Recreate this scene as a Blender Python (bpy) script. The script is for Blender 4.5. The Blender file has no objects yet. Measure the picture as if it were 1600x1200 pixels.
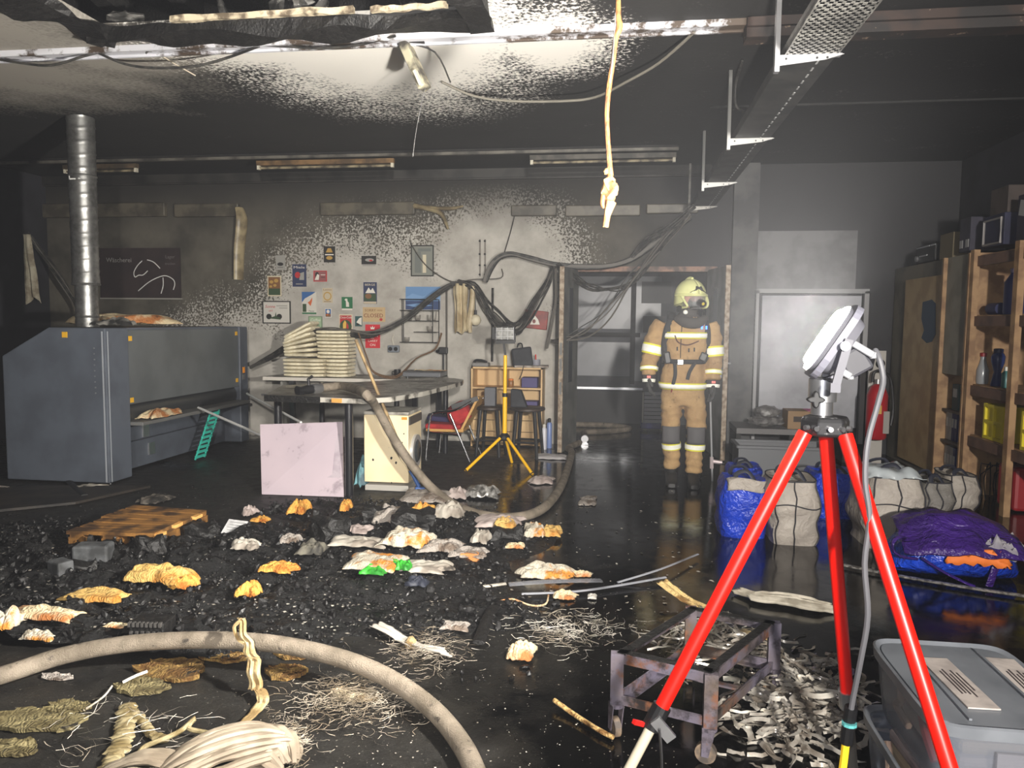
import bpy, bmesh, math, random
from mathutils import Vector, Matrix, noise as mnoise
random.seed(7)
SC = bpy.context.scene
COL = SC.collection
PI = math.pi
# ------------------------------------------------------------------ camera
CAM = Vector((0, 0, 1.5)); FPX = 1200.0
YAW, PITCH, ROLL = math.radians(8.0), math.radians(4.62), math.radians(.55)
_f = Vector((-math.sin(YAW)*math.cos(PITCH), math.cos(YAW)*math.cos(PITCH), -math.sin(PITCH)))
_r = _f.cross(Vector((0, 0, 1))).normalized(); _u = _r.cross(_f).normalized()
RGT = _r*math.cos(ROLL) + _u*math.sin(ROLL); UPV = _u*math.cos(ROLL) - _r*math.sin(ROLL)
cd = bpy.data.cameras.new('camera'); cam = bpy.data.objects.new('camera', cd); COL.objects.link(cam)
cam.matrix_world = Matrix(((RGT.x, UPV.x, -_f.x, CAM.x), (RGT.y, UPV.y, -_f.y, CAM.y), (RGT.z, UPV.z, -_f.z, CAM.z), (0, 0, 0, 1)))
cd.sensor_width = 36; cd.lens = 36*FPX/1600; cd.clip_end = 60; cd.clip_start = .05
SC.camera = cam
# ------------------------------------------------------------------ world, lights, exposure
w = bpy.data.worlds.new('world'); SC.world = w; w.use_nodes = True
w.node_tree.nodes['Background'].inputs[0].default_value = (.10, .12, .16, 1)
w.node_tree.nodes['Background'].inputs[1].default_value = .12
# thin smoke still hanging in the air
_v = w.node_tree.nodes.new('ShaderNodeVolumeScatter'); _v.inputs['Density'].default_value = .0018; _v.inputs['Color'].default_value = (.92, .94, 1, 1); _v.inputs['Anisotropy'].default_value = .3
w.node_tree.links.new(_v.outputs[0], w.node_tree.nodes['World Output'].inputs['Volume'])
SC.view_settings.view_transform = 'Standard'; SC.view_settings.look = 'None'
SC.view_settings.exposure = 0; SC.view_settings.gamma = 1; SC.view_settings.use_curve_mapping = False
SC.cycles.use_denoising = True; SC.cycles.max_bounces = 6; SC.cycles.diffuse_bounces = 3; SC.cycles.glossy_bounces = 3; SC.cycles.transmission_bounces = 3; SC.cycles.transparent_max_bounces = 8
SC.cycles.use_adaptive_sampling = True; SC.cycles.adaptive_threshold = .02
LAMP_STRENGTH = 6800
def spot(name, loc, aim, power, ang, blend, col, size):
    d = bpy.data.lights.new(name, 'SPOT'); d.energy = power; d.spot_size = math.radians(ang); d.spot_blend = blend
    d.color = col; d.shadow_soft_size = size
    o = bpy.data.objects.new(name, d); COL.objects.link(o); o.location = loc
    o.rotation_euler = (Vector(aim)-Vector(loc)).to_track_quat('-Z', 'Y').to_euler()
    return o
# unseen fill spot added behind the camera, and the phone's own flash
spot('fill_spot_light', (1.1, -3.2, 2.5), (-.1, 8.6, 1.1), 3300, 70, 1.0, (1, .95, .88), .12)
fl = bpy.data.lights.new('phone_flash_light', 'POINT'); fl.energy = 70; fl.color = (.93, .93, 1.0); fl.shadow_soft_size = .02
flo = bpy.data.objects.new('phone_flash_light', fl); COL.objects.link(flo); flo.location = CAM + UPV*.03 - RGT*.02
# ------------------------------------------------------------------ photo -> place
def ray(px, py):
    return (_f + RGT*((px-800)/FPX) - UPV*((py-600)/FPX))
def P(px, py, Y):
    d = ray(px, py); return CAM + d*((Y-CAM.y)/d.y)
def PX(px, py, X):
    d = ray(px, py); return CAM + d*((X-CAM.x)/d.x)
def F(px, py, z=0.0):
    d = ray(px, py); return CAM + d*((z-CAM.z)/d.z)
def V(*a): return Vector(a)
# ------------------------------------------------------------------ materials
def lin(c):
    return tuple(((v/255)/12.92 if v/255 <= .04045 else ((v/255+.055)/1.055)**2.4) for v in c)
MATS = {}
class NT:
    def __init__(s, name):
        s.m = bpy.data.materials.new(name); s.m.use_nodes = True
        s.t = s.m.node_tree; s.b = s.t.nodes['Principled BSDF']; s.out = s.t.nodes['Material Output']
        s.tc = s.n('ShaderNodeTexCoord')
    def n(s, k, **kw):
        x = s.t.nodes.new(k)
        for a, v in kw.items(): setattr(x, a, v)
        return x
    def l(s, a, b): s.t.links.new(a, b)
    def val(s, sock, v):
        if hasattr(v, 'is_linked') or isinstance(v, bpy.types.NodeSocket): s.l(v, sock)
        else: sock.default_value = v
    def pos(s):
        return s.n('ShaderNodeNewGeometry').outputs['Position']
    def noise(s, scale=5, detail=4, rough=.5, vec=None, dist=0, obj=True):
        x = s.n('ShaderNodeTexNoise'); x.inputs['Scale'].default_value = scale; x.inputs['Detail'].default_value = detail
        x.inputs['Roughness'].default_value = rough; x.inputs['Distortion'].default_value = dist
        s.l(vec if vec is not None else s.tc.outputs['Object'], x.inputs['Vector']); return x.outputs['Fac']
    def voro(s, scale=5, vec=None, feat='F1'):
        x = s.n('ShaderNodeTexVoronoi'); x.feature = feat; x.inputs['Scale'].default_value = scale
        s.l(vec if vec is not None else s.tc.outputs['Object'], x.inputs['Vector']); return x.outputs['Distance']
    def mrange(s, v, a, b, c=0.0, d=1.0, smooth=False):
        x = s.n('ShaderNodeMapRange'); x.clamp = True
        if smooth: x.interpolation_type = 'SMOOTHSTEP'
        s.l(v, x.inputs[0])
        for i, q in zip((1, 2, 3, 4), (a, b, c, d)): x.inputs[i].default_value = q
        return x.outputs[0]
    def math(s, op, a, b=0.0):
        x = s.n('ShaderNodeMath'); x.operation = op
        s.val(x.inputs[0], a); s.val(x.inputs[1], b); return x.outputs[0]
    def mix(s, fac, a, b):
        x = s.n('ShaderNodeMix'); x.data_type = 'RGBA'
        s.val(x.inputs[0], fac)
        for i, v in ((6, a), (7, b)):
            if isinstance(v, tuple): x.inputs[i].default_value = (*v[:3], 1)
            else: s.l(v, x.inputs[i])
        return x.outputs[2]
    def bump(s, h, strength=.3, dist=.01):
        x = s.n('ShaderNodeBump'); x.inputs['Strength'].default_value = strength; x.inputs['Distance'].default_value = dist
        s.l(h, x.inputs['Height']); s.l(x.outputs[0], s.b.inputs['Normal'])
    def blob(s, pos, c, r, axes=(1, 1, 1)):
        """1 at c, 0 beyond distance r (in stretched world space)"""
        sub = s.n('ShaderNodeVectorMath'); sub.operation = 'SUBTRACT'; s.l(pos, sub.inputs[0]); sub.inputs[1].default_value = c
        mul = s.n('ShaderNodeVectorMath'); mul.operation = 'MULTIPLY'; s.l(sub.outputs[0], mul.inputs[0]); mul.inputs[1].default_value = axes
        ln = s.n('ShaderNodeVectorMath'); ln.operation = 'LENGTH'; s.l(mul.outputs[0], ln.inputs[0])
        return s.mrange(ln.outputs['Value'], 0, r, 1, 0)
def mat(name, c1, rough=.6, metal=0.0, c2=None, scale=6, lo=.42, hi=.6, bump=0, bscale=40, c3=None, s3=20, lo3=.6, hi3=.66, coat=0, alpha=None, trans=0, sheen=0, rough2=None, detail=4):
    if name in MATS: return MATS[name]
    t = NT(name); b = t.b
    col = lin(c1)
    if c2:
        fac = t.mrange(t.noise(scale, detail), lo, hi); col = t.mix(fac, col, lin(c2))
        if rough2 is not None: t.l(t.mrange(fac, 0, 1, rough, rough2), b.inputs['Roughness'])
    if c3: col = t.mix(t.mrange(t.noise(s3, 5, .6), lo3, hi3), col, lin(c3))
    if isinstance(col, tuple): b.inputs['Base Color'].default_value = (*col, 1)
    else: t.l(col, b.inputs['Base Color'])
    if not (c2 and rough2 is not None): b.inputs['Roughness'].default_value = rough
    b.inputs['Metallic'].default_value = metal
    b.inputs['Coat Weight'].default_value = coat
    b.inputs['Transmission Weight'].default_value = trans
    if alpha is not None: b.inputs['Alpha'].default_value = alpha
    if sheen: b.inputs['Sheen Weight'].default_value = sheen
    if bump: t.bump(t.noise(bscale, 4), bump, .01)
    MATS[name] = t.m; return t.m
# ------------------------------------------------------------------ objects
def tag(o, label=None, cat=None, group=None, kind=None):
    if label: o['label'] = label
    if cat: o['category'] = cat
    if group: o['group'] = group
    if kind: o['kind'] = kind
    return o
def thing(name, label, cat, loc=(0, 0, 0), rotz=0.0, group=None, kind=None, rot=None):
    o = bpy.data.objects.new(name, None); COL.objects.link(o); o.location = loc
    o.rotation_euler = rot if rot else (0, 0, rotz)
    o.empty_display_size = .05
    return tag(o, label, cat, group, kind)
def basis(o):
    m = o.matrix_basis.copy()
    return basis(o.parent) @ m if o.parent else m
def obj(name, bm, m, parent=None, world=False, smooth=False, origin=None, bevel=0, sub=0, solid=0):
    """bm -> one mesh object. world=True: verts are world coordinates even under a parent."""
    if parent is not None and world: bm.transform(basis(parent).inverted())
    if parent is None and origin is not None: bm.transform(Matrix.Translation(-Vector(origin)))
    bmesh.ops.recalc_face_normals(bm, faces=bm.faces)
    me = bpy.data.meshes.new(name); bm.to_mesh(me); bm.free()
    if isinstance(m, (list, tuple)):
        for q in m: me.materials.append(q)
    else: me.materials.append(m)
    if smooth:
        for p in me.polygons: p.use_smooth = True
        try: me.set_sharp_from_angle(angle=math.radians(42))
        except Exception: pass
    o = bpy.data.objects.new(name, me); COL.objects.link(o)
    if parent is not None: o.parent = parent
    elif origin is not None: o.location = origin
    if solid:
        q = o.modifiers.new('solid', 'SOLIDIFY'); q.thickness = solid; q.offset = 0
    if bevel:
        q = o.modifiers.new('bevel', 'BEVEL'); q.width = bevel; q.segments = 2; q.limit_method = 'ANGLE'
    if sub:
        q = o.modifiers.new('sub', 'SUBSURF'); q.levels = sub; q.render_levels = sub
    return o
def copy_tree(o, parent=None):
    c = o.copy(); COL.objects.link(c); c.parent = parent
    for ch in list(o.children): copy_tree(ch, c)
    return c
def nb(): return bmesh.new()
def box(bm, c, s, rot=None, m=None):
    """box with centre c, size s, optional euler rot (about centre) and outer matrix m"""
    M = Matrix.Translation(Vector(c))
    if rot: 
        from mathutils import Euler
        M = M @ Euler(rot).to_matrix().to_4x4()
    M = M @ Matrix.Diagonal((s[0], s[1], s[2], 1))
    if m is not None: M = m @ M
    bmesh.ops.create_cube(bm, size=1, matrix=M); return bm
def bar(bm, a, b, wd, ht=None, up=(0, 0, 1)):
    """rectangular bar from a to b"""
    a, b = Vector(a), Vector(b); d = (b-a); L = d.length
    if L < 1e-6: return bm
    d.normalize(); up = Vector(up)
    if abs(d.dot(up)) > .98: up = Vector((0, 1, 0)) if abs(d.y) < .9 else Vector((1, 0, 0))
    x = d.cross(up).normalized(); z = x.cross(d).normalized()
    ht = ht or wd
    M = Matrix(((x.x*wd, d.x*L, z.x*ht, (a.x+b.x)/2), (x.y*wd, d.y*L, z.y*ht, (a.y+b.y)/2), (x.z*wd, d.z*L, z.z*ht, (a.z+b.z)/2), (0, 0, 0, 1)))
    bmesh.ops.create_cube(bm, size=1, matrix=M); return bm
def ring(bm, c, x, y, rx, ry, n, ph=0, pw=1.0):
    vs = []
    for i in range(n):
        a = 2*PI*i/n + ph; ca, sa = math.cos(a), math.sin(a)
        if pw != 1.0:
            ca = math.copysign(abs(ca)**pw, ca); sa = math.copysign(abs(sa)**pw, sa)
        vs.append(bm.verts.new(c + x*(rx*ca) + y*(ry*sa)))
    return vs
def skin(bm, rings, cap=True, closed=False):
    n = len(rings[0])
    seq = list(zip(rings, rings[1:])) + ([(rings[-1], rings[0])] if closed else [])
    for A, B in seq:
        for i in range(n):
            try: bm.faces.new((A[i], A[(i+1) % n], B[(i+1) % n], B[i]))
            except ValueError: pass
    if cap and not closed:
        for R in (rings[0][::-1], rings[-1]):
            try: bm.faces.new(R)
            except ValueError: pass
    return bm
def smooth_path(pts, k=4):
    pts = [Vector(p) for p in pts]
    if len(pts) < 3 or k <= 1: return pts
    out = []
    for i in range(len(pts)-1):
        p0 = pts[max(i-1, 0)]; p1 = pts[i]; p2 = pts[i+1]; p3 = pts[min(i+2, len(pts)-1)]
        for j in range(k):
            t = j/k
            out.append(.5*((2*p1)+(p2-p0)*t+(2*p0-5*p1+4*p2-p3)*t*t+(3*p1-p0-3*p2+p3)*t*t*t))
    out.append(pts[-1]); return out
def tube(bm, pts, r, n=8, k=1, cap=True, flat=1.0, closed=False, up=None):
    """tube along pts; r number or list; flat = ratio of second radius"""
    base = len(pts); pts = smooth_path(pts, k); N = len(pts)
    def rad(i):
        if isinstance(r, (list, tuple)):
            t = i/(N-1)*(len(r)-1); j = min(int(t), len(r)-2); return r[j]+(r[j+1]-r[j])*(t-j)
        return r
    rings = []; x = None
    for i, p in enumerate(pts):
        d = (pts[min(i+1, N-1)]-pts[max(i-1, 0)])
        d = d.normalized() if d.length > 1e-9 else Vector((0, 0, 1))
        if x is None:
            q = Vector(up) if up else (Vector((0, 0, 1)) if abs(d.z) < .9 else Vector((1, 0, 0)))
            x = d.cross(q).normalized()
        else:
            x = (x - d*x.dot(d))
            x = x.normalized() if x.length > 1e-6 else d.orthogonal().normalized()
        y = d.cross(x)
        rings.append(ring(bm, p, x, y, rad(i), rad(i)*flat, n))
    return skin(bm, rings, cap)
def cyl(bm, a, b, r, r2=None, n=16, cap=True):
    return tube(bm, [a, b], [r, r if r2 is None else r2], n, 1, cap)
def lathe(bm, prof, n=20, c=(0, 0, 0), axis='z', cap=True):
    """prof: (radius, height) list"""
    c = Vector(c); rings = []
    ax = {'z': (V(1, 0, 0), V(0, 1, 0), V(0, 0, 1)), 'y': (V(1, 0, 0), V(0, 0, 1), V(0, 1, 0)), 'x': (V(0, 1, 0), V(0, 0, 1), V(1, 0, 0))}[axis] if isinstance(axis, str) else axis
    for r, h in prof: rings.append(ring(bm, c+ax[2]*h, ax[0], ax[1], max(r, 1e-4), max(r, 1e-4), n))
    return skin(bm, rings, cap)
def prism(bm, pts, off):
    """polygon pts (3d list) extruded by vector off"""
    off = Vector(off); A = [bm.verts.new(Vector(p)) for p in pts]; B = [bm.verts.new(Vector(p)+off) for p in pts]
    n = len(A); bm.faces.new(A); bm.faces.new(B[::-1])
    for i in range(n): bm.faces.new((A[i], B[i], B[(i+1) % n], A[(i+1) % n]))
    return bm
def grid(bm, fn, nu, nv, thick=0):
    """surface fn(u,v), u,v in 0..1"""
    vs = [[bm.verts.new(Vector(fn(i/nu, j/nv))) for j in range(nv+1)] for i in range(nu+1)]
    for i in range(nu):
        for j in range(nv): bm.faces.new((vs[i][j], vs[i+1][j], vs[i+1][j+1], vs[i][j+1]))
    return bm
def nz(x, y=0, z=0): return mnoise.noise(Vector((x, y, z)))
def text(s, size, m, parent, loc, rot=(PI/2, 0, 0), ext=.001, name='lettering', align='CENTER', shear=0, width=None):
    cu = bpy.data.curves.new('t', 'FONT'); cu.body = s; cu.size = size; cu.extrude = ext; cu.align_x = align; cu.align_y = 'CENTER'; cu.shear = shear; cu.resolution_u = 2
    to = bpy.data.objects.new('t', cu)
    me = bpy.data.meshes.new_from_object(to)
    bpy.data.objects.remove(to); me.name = name; me.materials.clear(); me.materials.append(m)
    if width:
        xs = [v.co.x for v in me.vertices]; k = width/(max(xs)-min(xs))
        for v in me.vertices: v.co.x *= k
    o = bpy.data.objects.new(name, me); COL.objects.link(o); o.parent = parent; o.location = loc; o.rotation_euler = rot
    return o
def blobmesh(bm, c, r, seed=0, sub=2, amp=.35, fr=1.6, sq=(1, 1, 1), rot=None):
    from mathutils import Euler
    R = Euler(rot).to_matrix() if rot else Matrix.Identity(3)
    g = bmesh.ops.create_icosphere(bm, subdivisions=sub, radius=1)
    for v in g['verts']:
        p = v.co.copy(); k = 1+amp*mnoise.noise(p*fr+Vector((seed*3.7, seed*1.3, seed)))
        v.co = Vector(c) + R @ Vector((p.x*k*r*sq[0], p.y*k*r*sq[1], p.z*k*r*sq[2]))
    return bm
# ================================================================== the room
YB, ZC, XL, XR, YR = 9.4, 3.35, -7.6, 3.75, -4.0
def mat_backwall():
    t = NT('sooted_back_wall'); p = t.pos()
    c = P(660, 470, YB); fx = 1/2.1
    # clean area: union of blobs in X/Z with speckled border
    def bl(px, py, rx, rz):
        q = P(px, py, YB); rx = rx*YB/FPX; rz = rz*YB/FPX
        return t.blob(p, tuple(q), 1.0, (1/rx, 0, 1/rz))
    m = bl(640, 590, 400, 330)
    for a in ((775, 430, 190, 190), (385, 610, 240, 200), (850, 640, 210, 300), (560, 520, 250, 230)):
        m = t.math('MAXIMUM', m, bl(*a))
    base = t.mrange(m, .08, .60)
    sp = t.noise(38, 3, .6, p); sp2 = t.noise(2.0, 4, .6, p)
    amp = t.mrange(base, .55, 1.0, 3.4, .5)
    v = t.math('ADD', base, t.math('MULTIPLY', t.math('SUBTRACT', sp, .5), amp))
    v = t.math('ADD', v, t.math('MULTIPLY', t.math('SUBTRACT', sp2, .5), .7))
    clean = t.math('MULTIPLY', t.mrange(v, .34, .66), t.mrange(m, .03, .22))
    grey = t.mix(t.mrange(t.noise(1.4, 4, .6, p), .35, .65), lin((62, 59, 52)), lin((98, 93, 83)))
    white = t.mix(t.mrange(t.noise(3, 5, .6, p), .35, .7), lin((186, 182, 174)), lin((150, 145, 137)))
    # right of the doorway plain dark soot
    sx = t.n('ShaderNodeSeparateXYZ'); t.l(p, sx.inputs[0])
    col = t.mix(clean, grey, white)
    top = t.mrange(sx.outputs[2], 2.55, 3.2)
    col = t.mix(top, col, lin((40, 38, 35)))
    rt = t.mrange(sx.outputs[0], -.35, .9)
    col = t.mix(rt, col, lin((52, 52, 54)))
    t.l(col, t.b.inputs['Base Color']); t.b.inputs['Roughness'].default_value = .85
    t.bump(t.noise(60, 4, .6, p), .25, .004)
    return t.m
def mat_ceiling():
    t = NT('sooted_ceiling'); p = t.pos()
    def bl(px, py, rx, ry):
        q = F(px, py, ZC); return t.blob(p, tuple(q), 1.0, (1/rx, 1/ry, 0))
    m = bl(575, 90, 1.6, 2.1)
    for a in ((690, 60, 1.0, 1.6), (860, 70, .7, .9), (420, 75, 1.2, .9)): m = t.math('MAXIMUM', m, bl(*a))
    m2 = bl(0, 110, 2.0, 1.5)
    m2 = t.math('MAXIMUM', m2, bl(200, 95, 1.4, .6))
    m2 = t.math('MAXIMUM', m2, bl(-100, 60, 2.6, 2.2))
    sp = t.noise(34, 3, .6, p); sp2 = t.noise(2.6, 4, .6, p)
    v = t.math('ADD', m, t.math('MULTIPLY', t.math('SUBTRACT', sp, .5), t.mrange(m, .3, .75, 2.4, .5)))
    v = t.math('ADD', v, t.math('MULTIPLY', t.math('SUBTRACT', sp2, .5), .7))
    clean = t.math('MULTIPLY', t.mrange(v, .26, .58), t.mrange(m, .02, .25))
    v2 = t.math('ADD', m2, t.math('MULTIPLY', t.math('SUBTRACT', sp, .5), .7))
    v2 = t.math('ADD', v2, t.math('MULTIPLY', t.math('SUBTRACT', sp2, .5), .7))
    c2 = t.mrange(v2, .15, .75)
    soot = t.mix(t.mrange(t.noise(1.1, 4, .6, p), .4, .65), lin((34, 33, 32)), lin((25, 24, 24)))
    sx = t.n('ShaderNodeSeparateXYZ'); t.l(p, sx.inputs[0])
    soot = t.mix(t.mrange(sx.outputs[0], .2, 1.6), soot, lin((20, 19, 20)))
    col = t.mix(c2, soot, lin((160, 154, 144)))
    col = t.mix(clean, col, lin((244, 240, 232)))
    t.l(col, t.b.inputs['Base Color']); t.b.inputs['Roughness'].default_value = .8
    t.bump(t.noise(30, 4, .6, p), .3, .005)
    return t.m
def mat_floor():
    t = NT('wet_burnt_floor'); p = t.pos()
    sx = t.n('ShaderNodeSeparateXYZ'); t.l(p, sx.inputs[0])
    wet0 = t.mrange(sx.outputs[0], -1.6, .3)
    far = t.mrange(sx.outputs[1], 4.2, 6.5)
    wn = t.noise(.9, 5, .6, p)
    wet = t.mrange(t.math('ADD', wn, t.math('MULTIPLY', t.math('SUBTRACT', t.math('ADD', wet0, t.math('MULTIPLY', far, .35)), .55), .55)), .42, .58)
    grit = t.noise(60, 4, .7, p); g2 = t.noise(4, 5, .65, p)
    dry = t.mix(t.mrange(g2, .35, .68), lin((17, 16, 15)), lin((38, 36, 32)))
    dry = t.mix(t.mrange(grit, .64, .7), dry, lin((120, 116, 105)))
    wetc = t.mix(t.mrange(t.noise(70, 3, .7, p), .70, .74), lin((9, 9, 9)), lin((84, 80, 72)))
    t.l(t.mix(wet, dry, wetc), t.b.inputs['Base Color'])
    rg = t.math('ADD', t.mrange(wet, 0, 1, .55, .07), t.mrange(t.noise(9, 4, .6, p), .45, .75, 0, .22))
    t.l(rg, t.b.inputs['Roughness'])
    h = t.math('ADD', t.math('MULTIPLY', grit, t.mrange(wet, 0, 1, 1, .06)), t.math('MULTIPLY', t.noise(3, 3, .5, p), .35))
    t.bump(h, .35, .012)
    return t.m
M_soot = mat('soot_black', (30, 29, 28), .75, c2=(18, 17, 17), scale=9)
M_char = mat('charred_wood', (13, 12, 12), .55, c2=(26, 25, 24), scale=30, bump=.8, bscale=60)
M_greywall = mat('sooty_grey_paint', (88, 88, 88), .7, c2=(64, 64, 66), scale=3)
def struct(name, bm, m, label, cat=None, parent=None, **k):
    o = obj(name, bm, m, parent, **k)
    if parent is None: tag(o, label, cat or name.split('_')[0], kind='structure')
    return o
bm = nb(); box(bm, ((XL+XR)/2, (YR+12.2)/2, -.05), (XR-XL, 12.2-YR, .1))
struct('floor', bm, mat_floor(), 'wet blackened floor strewn with ash and puddles')
# doorway in the back wall
DL, DR = P(903, 430, YB).x, P(1106, 430, YB).x
DT = P(1000, 425, YB).z
bm = nb()
for x0, x1, z0, z1 in ((XL, DL, 0, ZC+.05), (DR, XR, 0, ZC+.05), (DL, DR, DT, ZC+.05)):
    box(bm, ((x0+x1)/2, YB+.1, (z0+z1)/2), (x1-x0, .2, z1-z0))
struct('wall_back', bm, mat_backwall(), 'soot-stained plaster wall with a double doorway at the far end')
for nm, x, lb in (('wall_left', XL-.1, 'dark smoke-blackened wall along the left side'), ('wall_right', XR+.1, 'dark sooty wall behind the wooden shelving')):
    bm = nb(); box(bm, (x, (YR+YB)/2, ZC/2), (.2, YB-YR, ZC+.1)); struct(nm, bm, mat('sooty_side_wall', (46, 46, 52), .8, c2=(32, 32, 36), scale=1.5), lb)
bm = nb(); box(bm, ((XL+XR)/2, YR-.1, ZC/2), (XR-XL, .2, ZC+.1)); struct('wall_rear', bm, M_soot, 'smoke-blackened wall behind the viewer')
# ceiling with the burnt-through hole
H0, H1 = F(196, 72, ZC), F(745, 26, ZC)
HX0, HX1, HY1, HY0 = H0.x, H1.x, min(H0.y, H1.y)-.02, 2.9
MC = mat_ceiling()
bm = nb()
for x0, x1, y0, y1 in ((XL, XR, HY1, YB), (XL, XR, YR, HY0), (XL, HX0, HY0, HY1), (HX1, XR, HY0, HY1)):
    box(bm, ((x0+x1)/2, (y0+y1)/2, ZC+.03), (x1-x0, y1-y0, .06))
ceil = struct('ceiling', bm, MC, 'soot-blackened ceiling with a white scorched-clean patch and a burnt hole')
# void above the hole: charred joists, roof boards, broken plaster
bm = nb()
zt = ZC+.75
box(bm, ((HX0+HX1)/2, (HY0+HY1)/2, zt), (HX1-HX0+1, HY1-HY0+1, .05))
for x0, x1, y0, y1 in ((HX0-.45, HX0-.4, HY0-.5, HY1+.5), (HX1+.4, HX1+.45, HY0-.5, HY1+.5)):
    box(bm, ((x0+x1)/2, (y0+y1)/2, ZC+.42), (x1-x0, y1-y0, .7))
for y in (HY0-.45, HY1+.45): box(bm, ((HX0+HX1)/2, y, ZC+.42), (HX1-HX0+.9, .05, .7))
struct('roof_void', bm, M_char, 'charred dark roof space seen through the hole in the ceiling', 'roof void')
M_lath = mat('scorched_lath', (196, 182, 155), .7, c2=(96, 84, 68), scale=14, lo=.45, hi=.62)
def crooked(name, a, b, wd, ht, m, parent, seed, seg=10, amp=.012):
    bm = nb(); a, b = Vector(a), Vector(b); rings = []; d = (b-a).normalized(); x = d.cross(V(0, 0, 1)).normalized()
    for i in range(seg+1):
        t = i/seg; p = a.lerp(b, t); j = lambda q: amp*nz(t*6+q, seed*2.1, q)
        rings.append([bm.verts.new(p+x*(sx*wd/2+j(k*3+1))+V(0, 0, sz*ht/2+j(k*3+2))) for k, (sx, sz) in enumerate(((-1, -1), (1, -1), (1, 1), (-1, 1)))])
    skin(bm, rings); return obj(name, bm, m, parent)
tj = thing('charred_joist', 'charred roof joists crossing the burnt hole in the ceiling', 'joist', (HX0, HY0, ZC+.06), kind='structure')
for i in range(6):
    x = HX0+.05+(HX1-HX0-.1)*i/5+random.uniform(-.06, .06)
    o = crooked('joist', (x, HY0-.3, ZC+.30), (x+random.uniform(-.1, .1), HY1+.35, ZC+.30), .09, .16, M_char, None, i, 12, .05)
    o.parent = tj; o.matrix_parent_inverse = tj.matrix_basis.inverted()
def lip(name, a, b, wd, ht, m, seed, amp): 
    o = crooked(name, a, b, wd, ht, m, None, seed, 26, amp); o.parent = ceil; return o
lip('charred_lip', (HX0-.05, HY1+.0, ZC-.03), (HX1+.05, HY1+.0, ZC-.03), .16, .09, M_char, 3, .07)
lip('charred_lip', (HX0-.02, HY1+.05, ZC-.02), (HX0-.10, HY0, ZC-.02), .22, .09, M_char, 5, .09)
lip('charred_lip', (HX1+.02, HY1+.05, ZC-.03), (HX1+.02, HY0, ZC-.03), .16, .10, M_char, 8, .08)
lip('pale_lath', (HX0+.55, HY1-.10, ZC+.02), (HX0+1.75, HY1-.12, ZC+.02), .035, .035, M_lath, 9, .015)
lip('pale_lath', (HX0+1.85, HY1-.10, ZC+.02), (HX1-.15, HY1-.12, ZC+.02), .03, .03, M_lath, 10, .015)
M_plas = mat('broken_plaster', (118, 116, 112), .8, c2=(44, 43, 41), scale=9, lo=.4, hi=.6)
for i, (px, py, s) in enumerate(((195, 28, .10), (215, 48, .12), (430, 12, .09), (470, 6, .11), (500, 14, .08), (350, 20, .07), (640, 8, .08), (300, 38, .06))):
    q = F(px, py, ZC+.1); bm = nb(); blobmesh(bm, q, s, i+2, 2, .8, 2.2, (1.2, .6, .35), (0, i, i*.7))
    obj('plaster_fragment', bm, M_plas, ceil)
# ---- ceiling strip, timber beam
def mat_strip():
    t = NT('scorched_white_strip'); p = t.pos()
    v = t.noise(3.2, 5, .7, p)
    sx = t.n('ShaderNodeSeparateXYZ'); t.l(p, sx.inputs[0])
    v = t.math('ADD', v, t.mrange(sx.outputs[0], -1.0, 1.2, 0, .16))
    t.l(t.mix(t.mrange(v, .52, .60), lin((206, 206, 212)), lin((70, 58, 48))), t.b.inputs['Base Color']); t.b.inputs['Roughness'].default_value = .5
    return t.m
SY = F(400, 66, ZC).y
sx0, sx1 = XL, F(1165, 32, ZC).x
bm = nb(); box(bm, ((sx0+sx1)/2, SY+.02, ZC-.012), (sx1-sx0, .09, .024)); box(bm, ((sx0+sx1)/2, SY-.04, ZC-.02), (sx1-sx0, .02, .04)); box(bm, ((sx0+sx1)/2, SY+.075, ZC-.02), (sx1-sx0, .02, .04))
struct('trim_1', bm, mat_strip(), 'scorched white metal rail running across the ceiling', 'trim')
M_rustwood = mat('scorched_beam', (50, 36, 30), .7, c2=(26, 22, 21), scale=5, c3=(140, 120, 100), s3=14, lo3=.64, hi3=.7)
bm = nb(); box(bm, ((sx1+XR)/2, SY+.0, ZC-.06), (XR-sx1, .14, .12)); box(bm, ((sx1+XR)/2, SY-.085, ZC-.04), (XR-sx1, .03, .05))
struct('trim_2', bm, M_rustwood, 'scorched brown timber beam along the ceiling above the shelving', 'trim')
bm = nb(); box(bm, ((sx1+XR)/2, 6.9, ZC-.008), (XR-sx1, .03, .016)); struct('trim_3', bm, M_soot, 'thin black batten on the dark ceiling', 'trim')
# ledge near the top of the back wall
q = P(500, 283, YB).z
bm = nb(); box(bm, ((XL+DR)/2, YB-.02, q), (DR-XL, .04, .035)); box(bm, ((XL+DR)/2, YB-.03, (q+ZC)/2), (DR-XL, .06, ZC-q))
struct('trim_4', bm, mat('sooty_ledge', (50, 48, 45), .6, c2=(34, 33, 31), scale=4), 'dark ledge along the top of the poster wall', 'trim')
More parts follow.
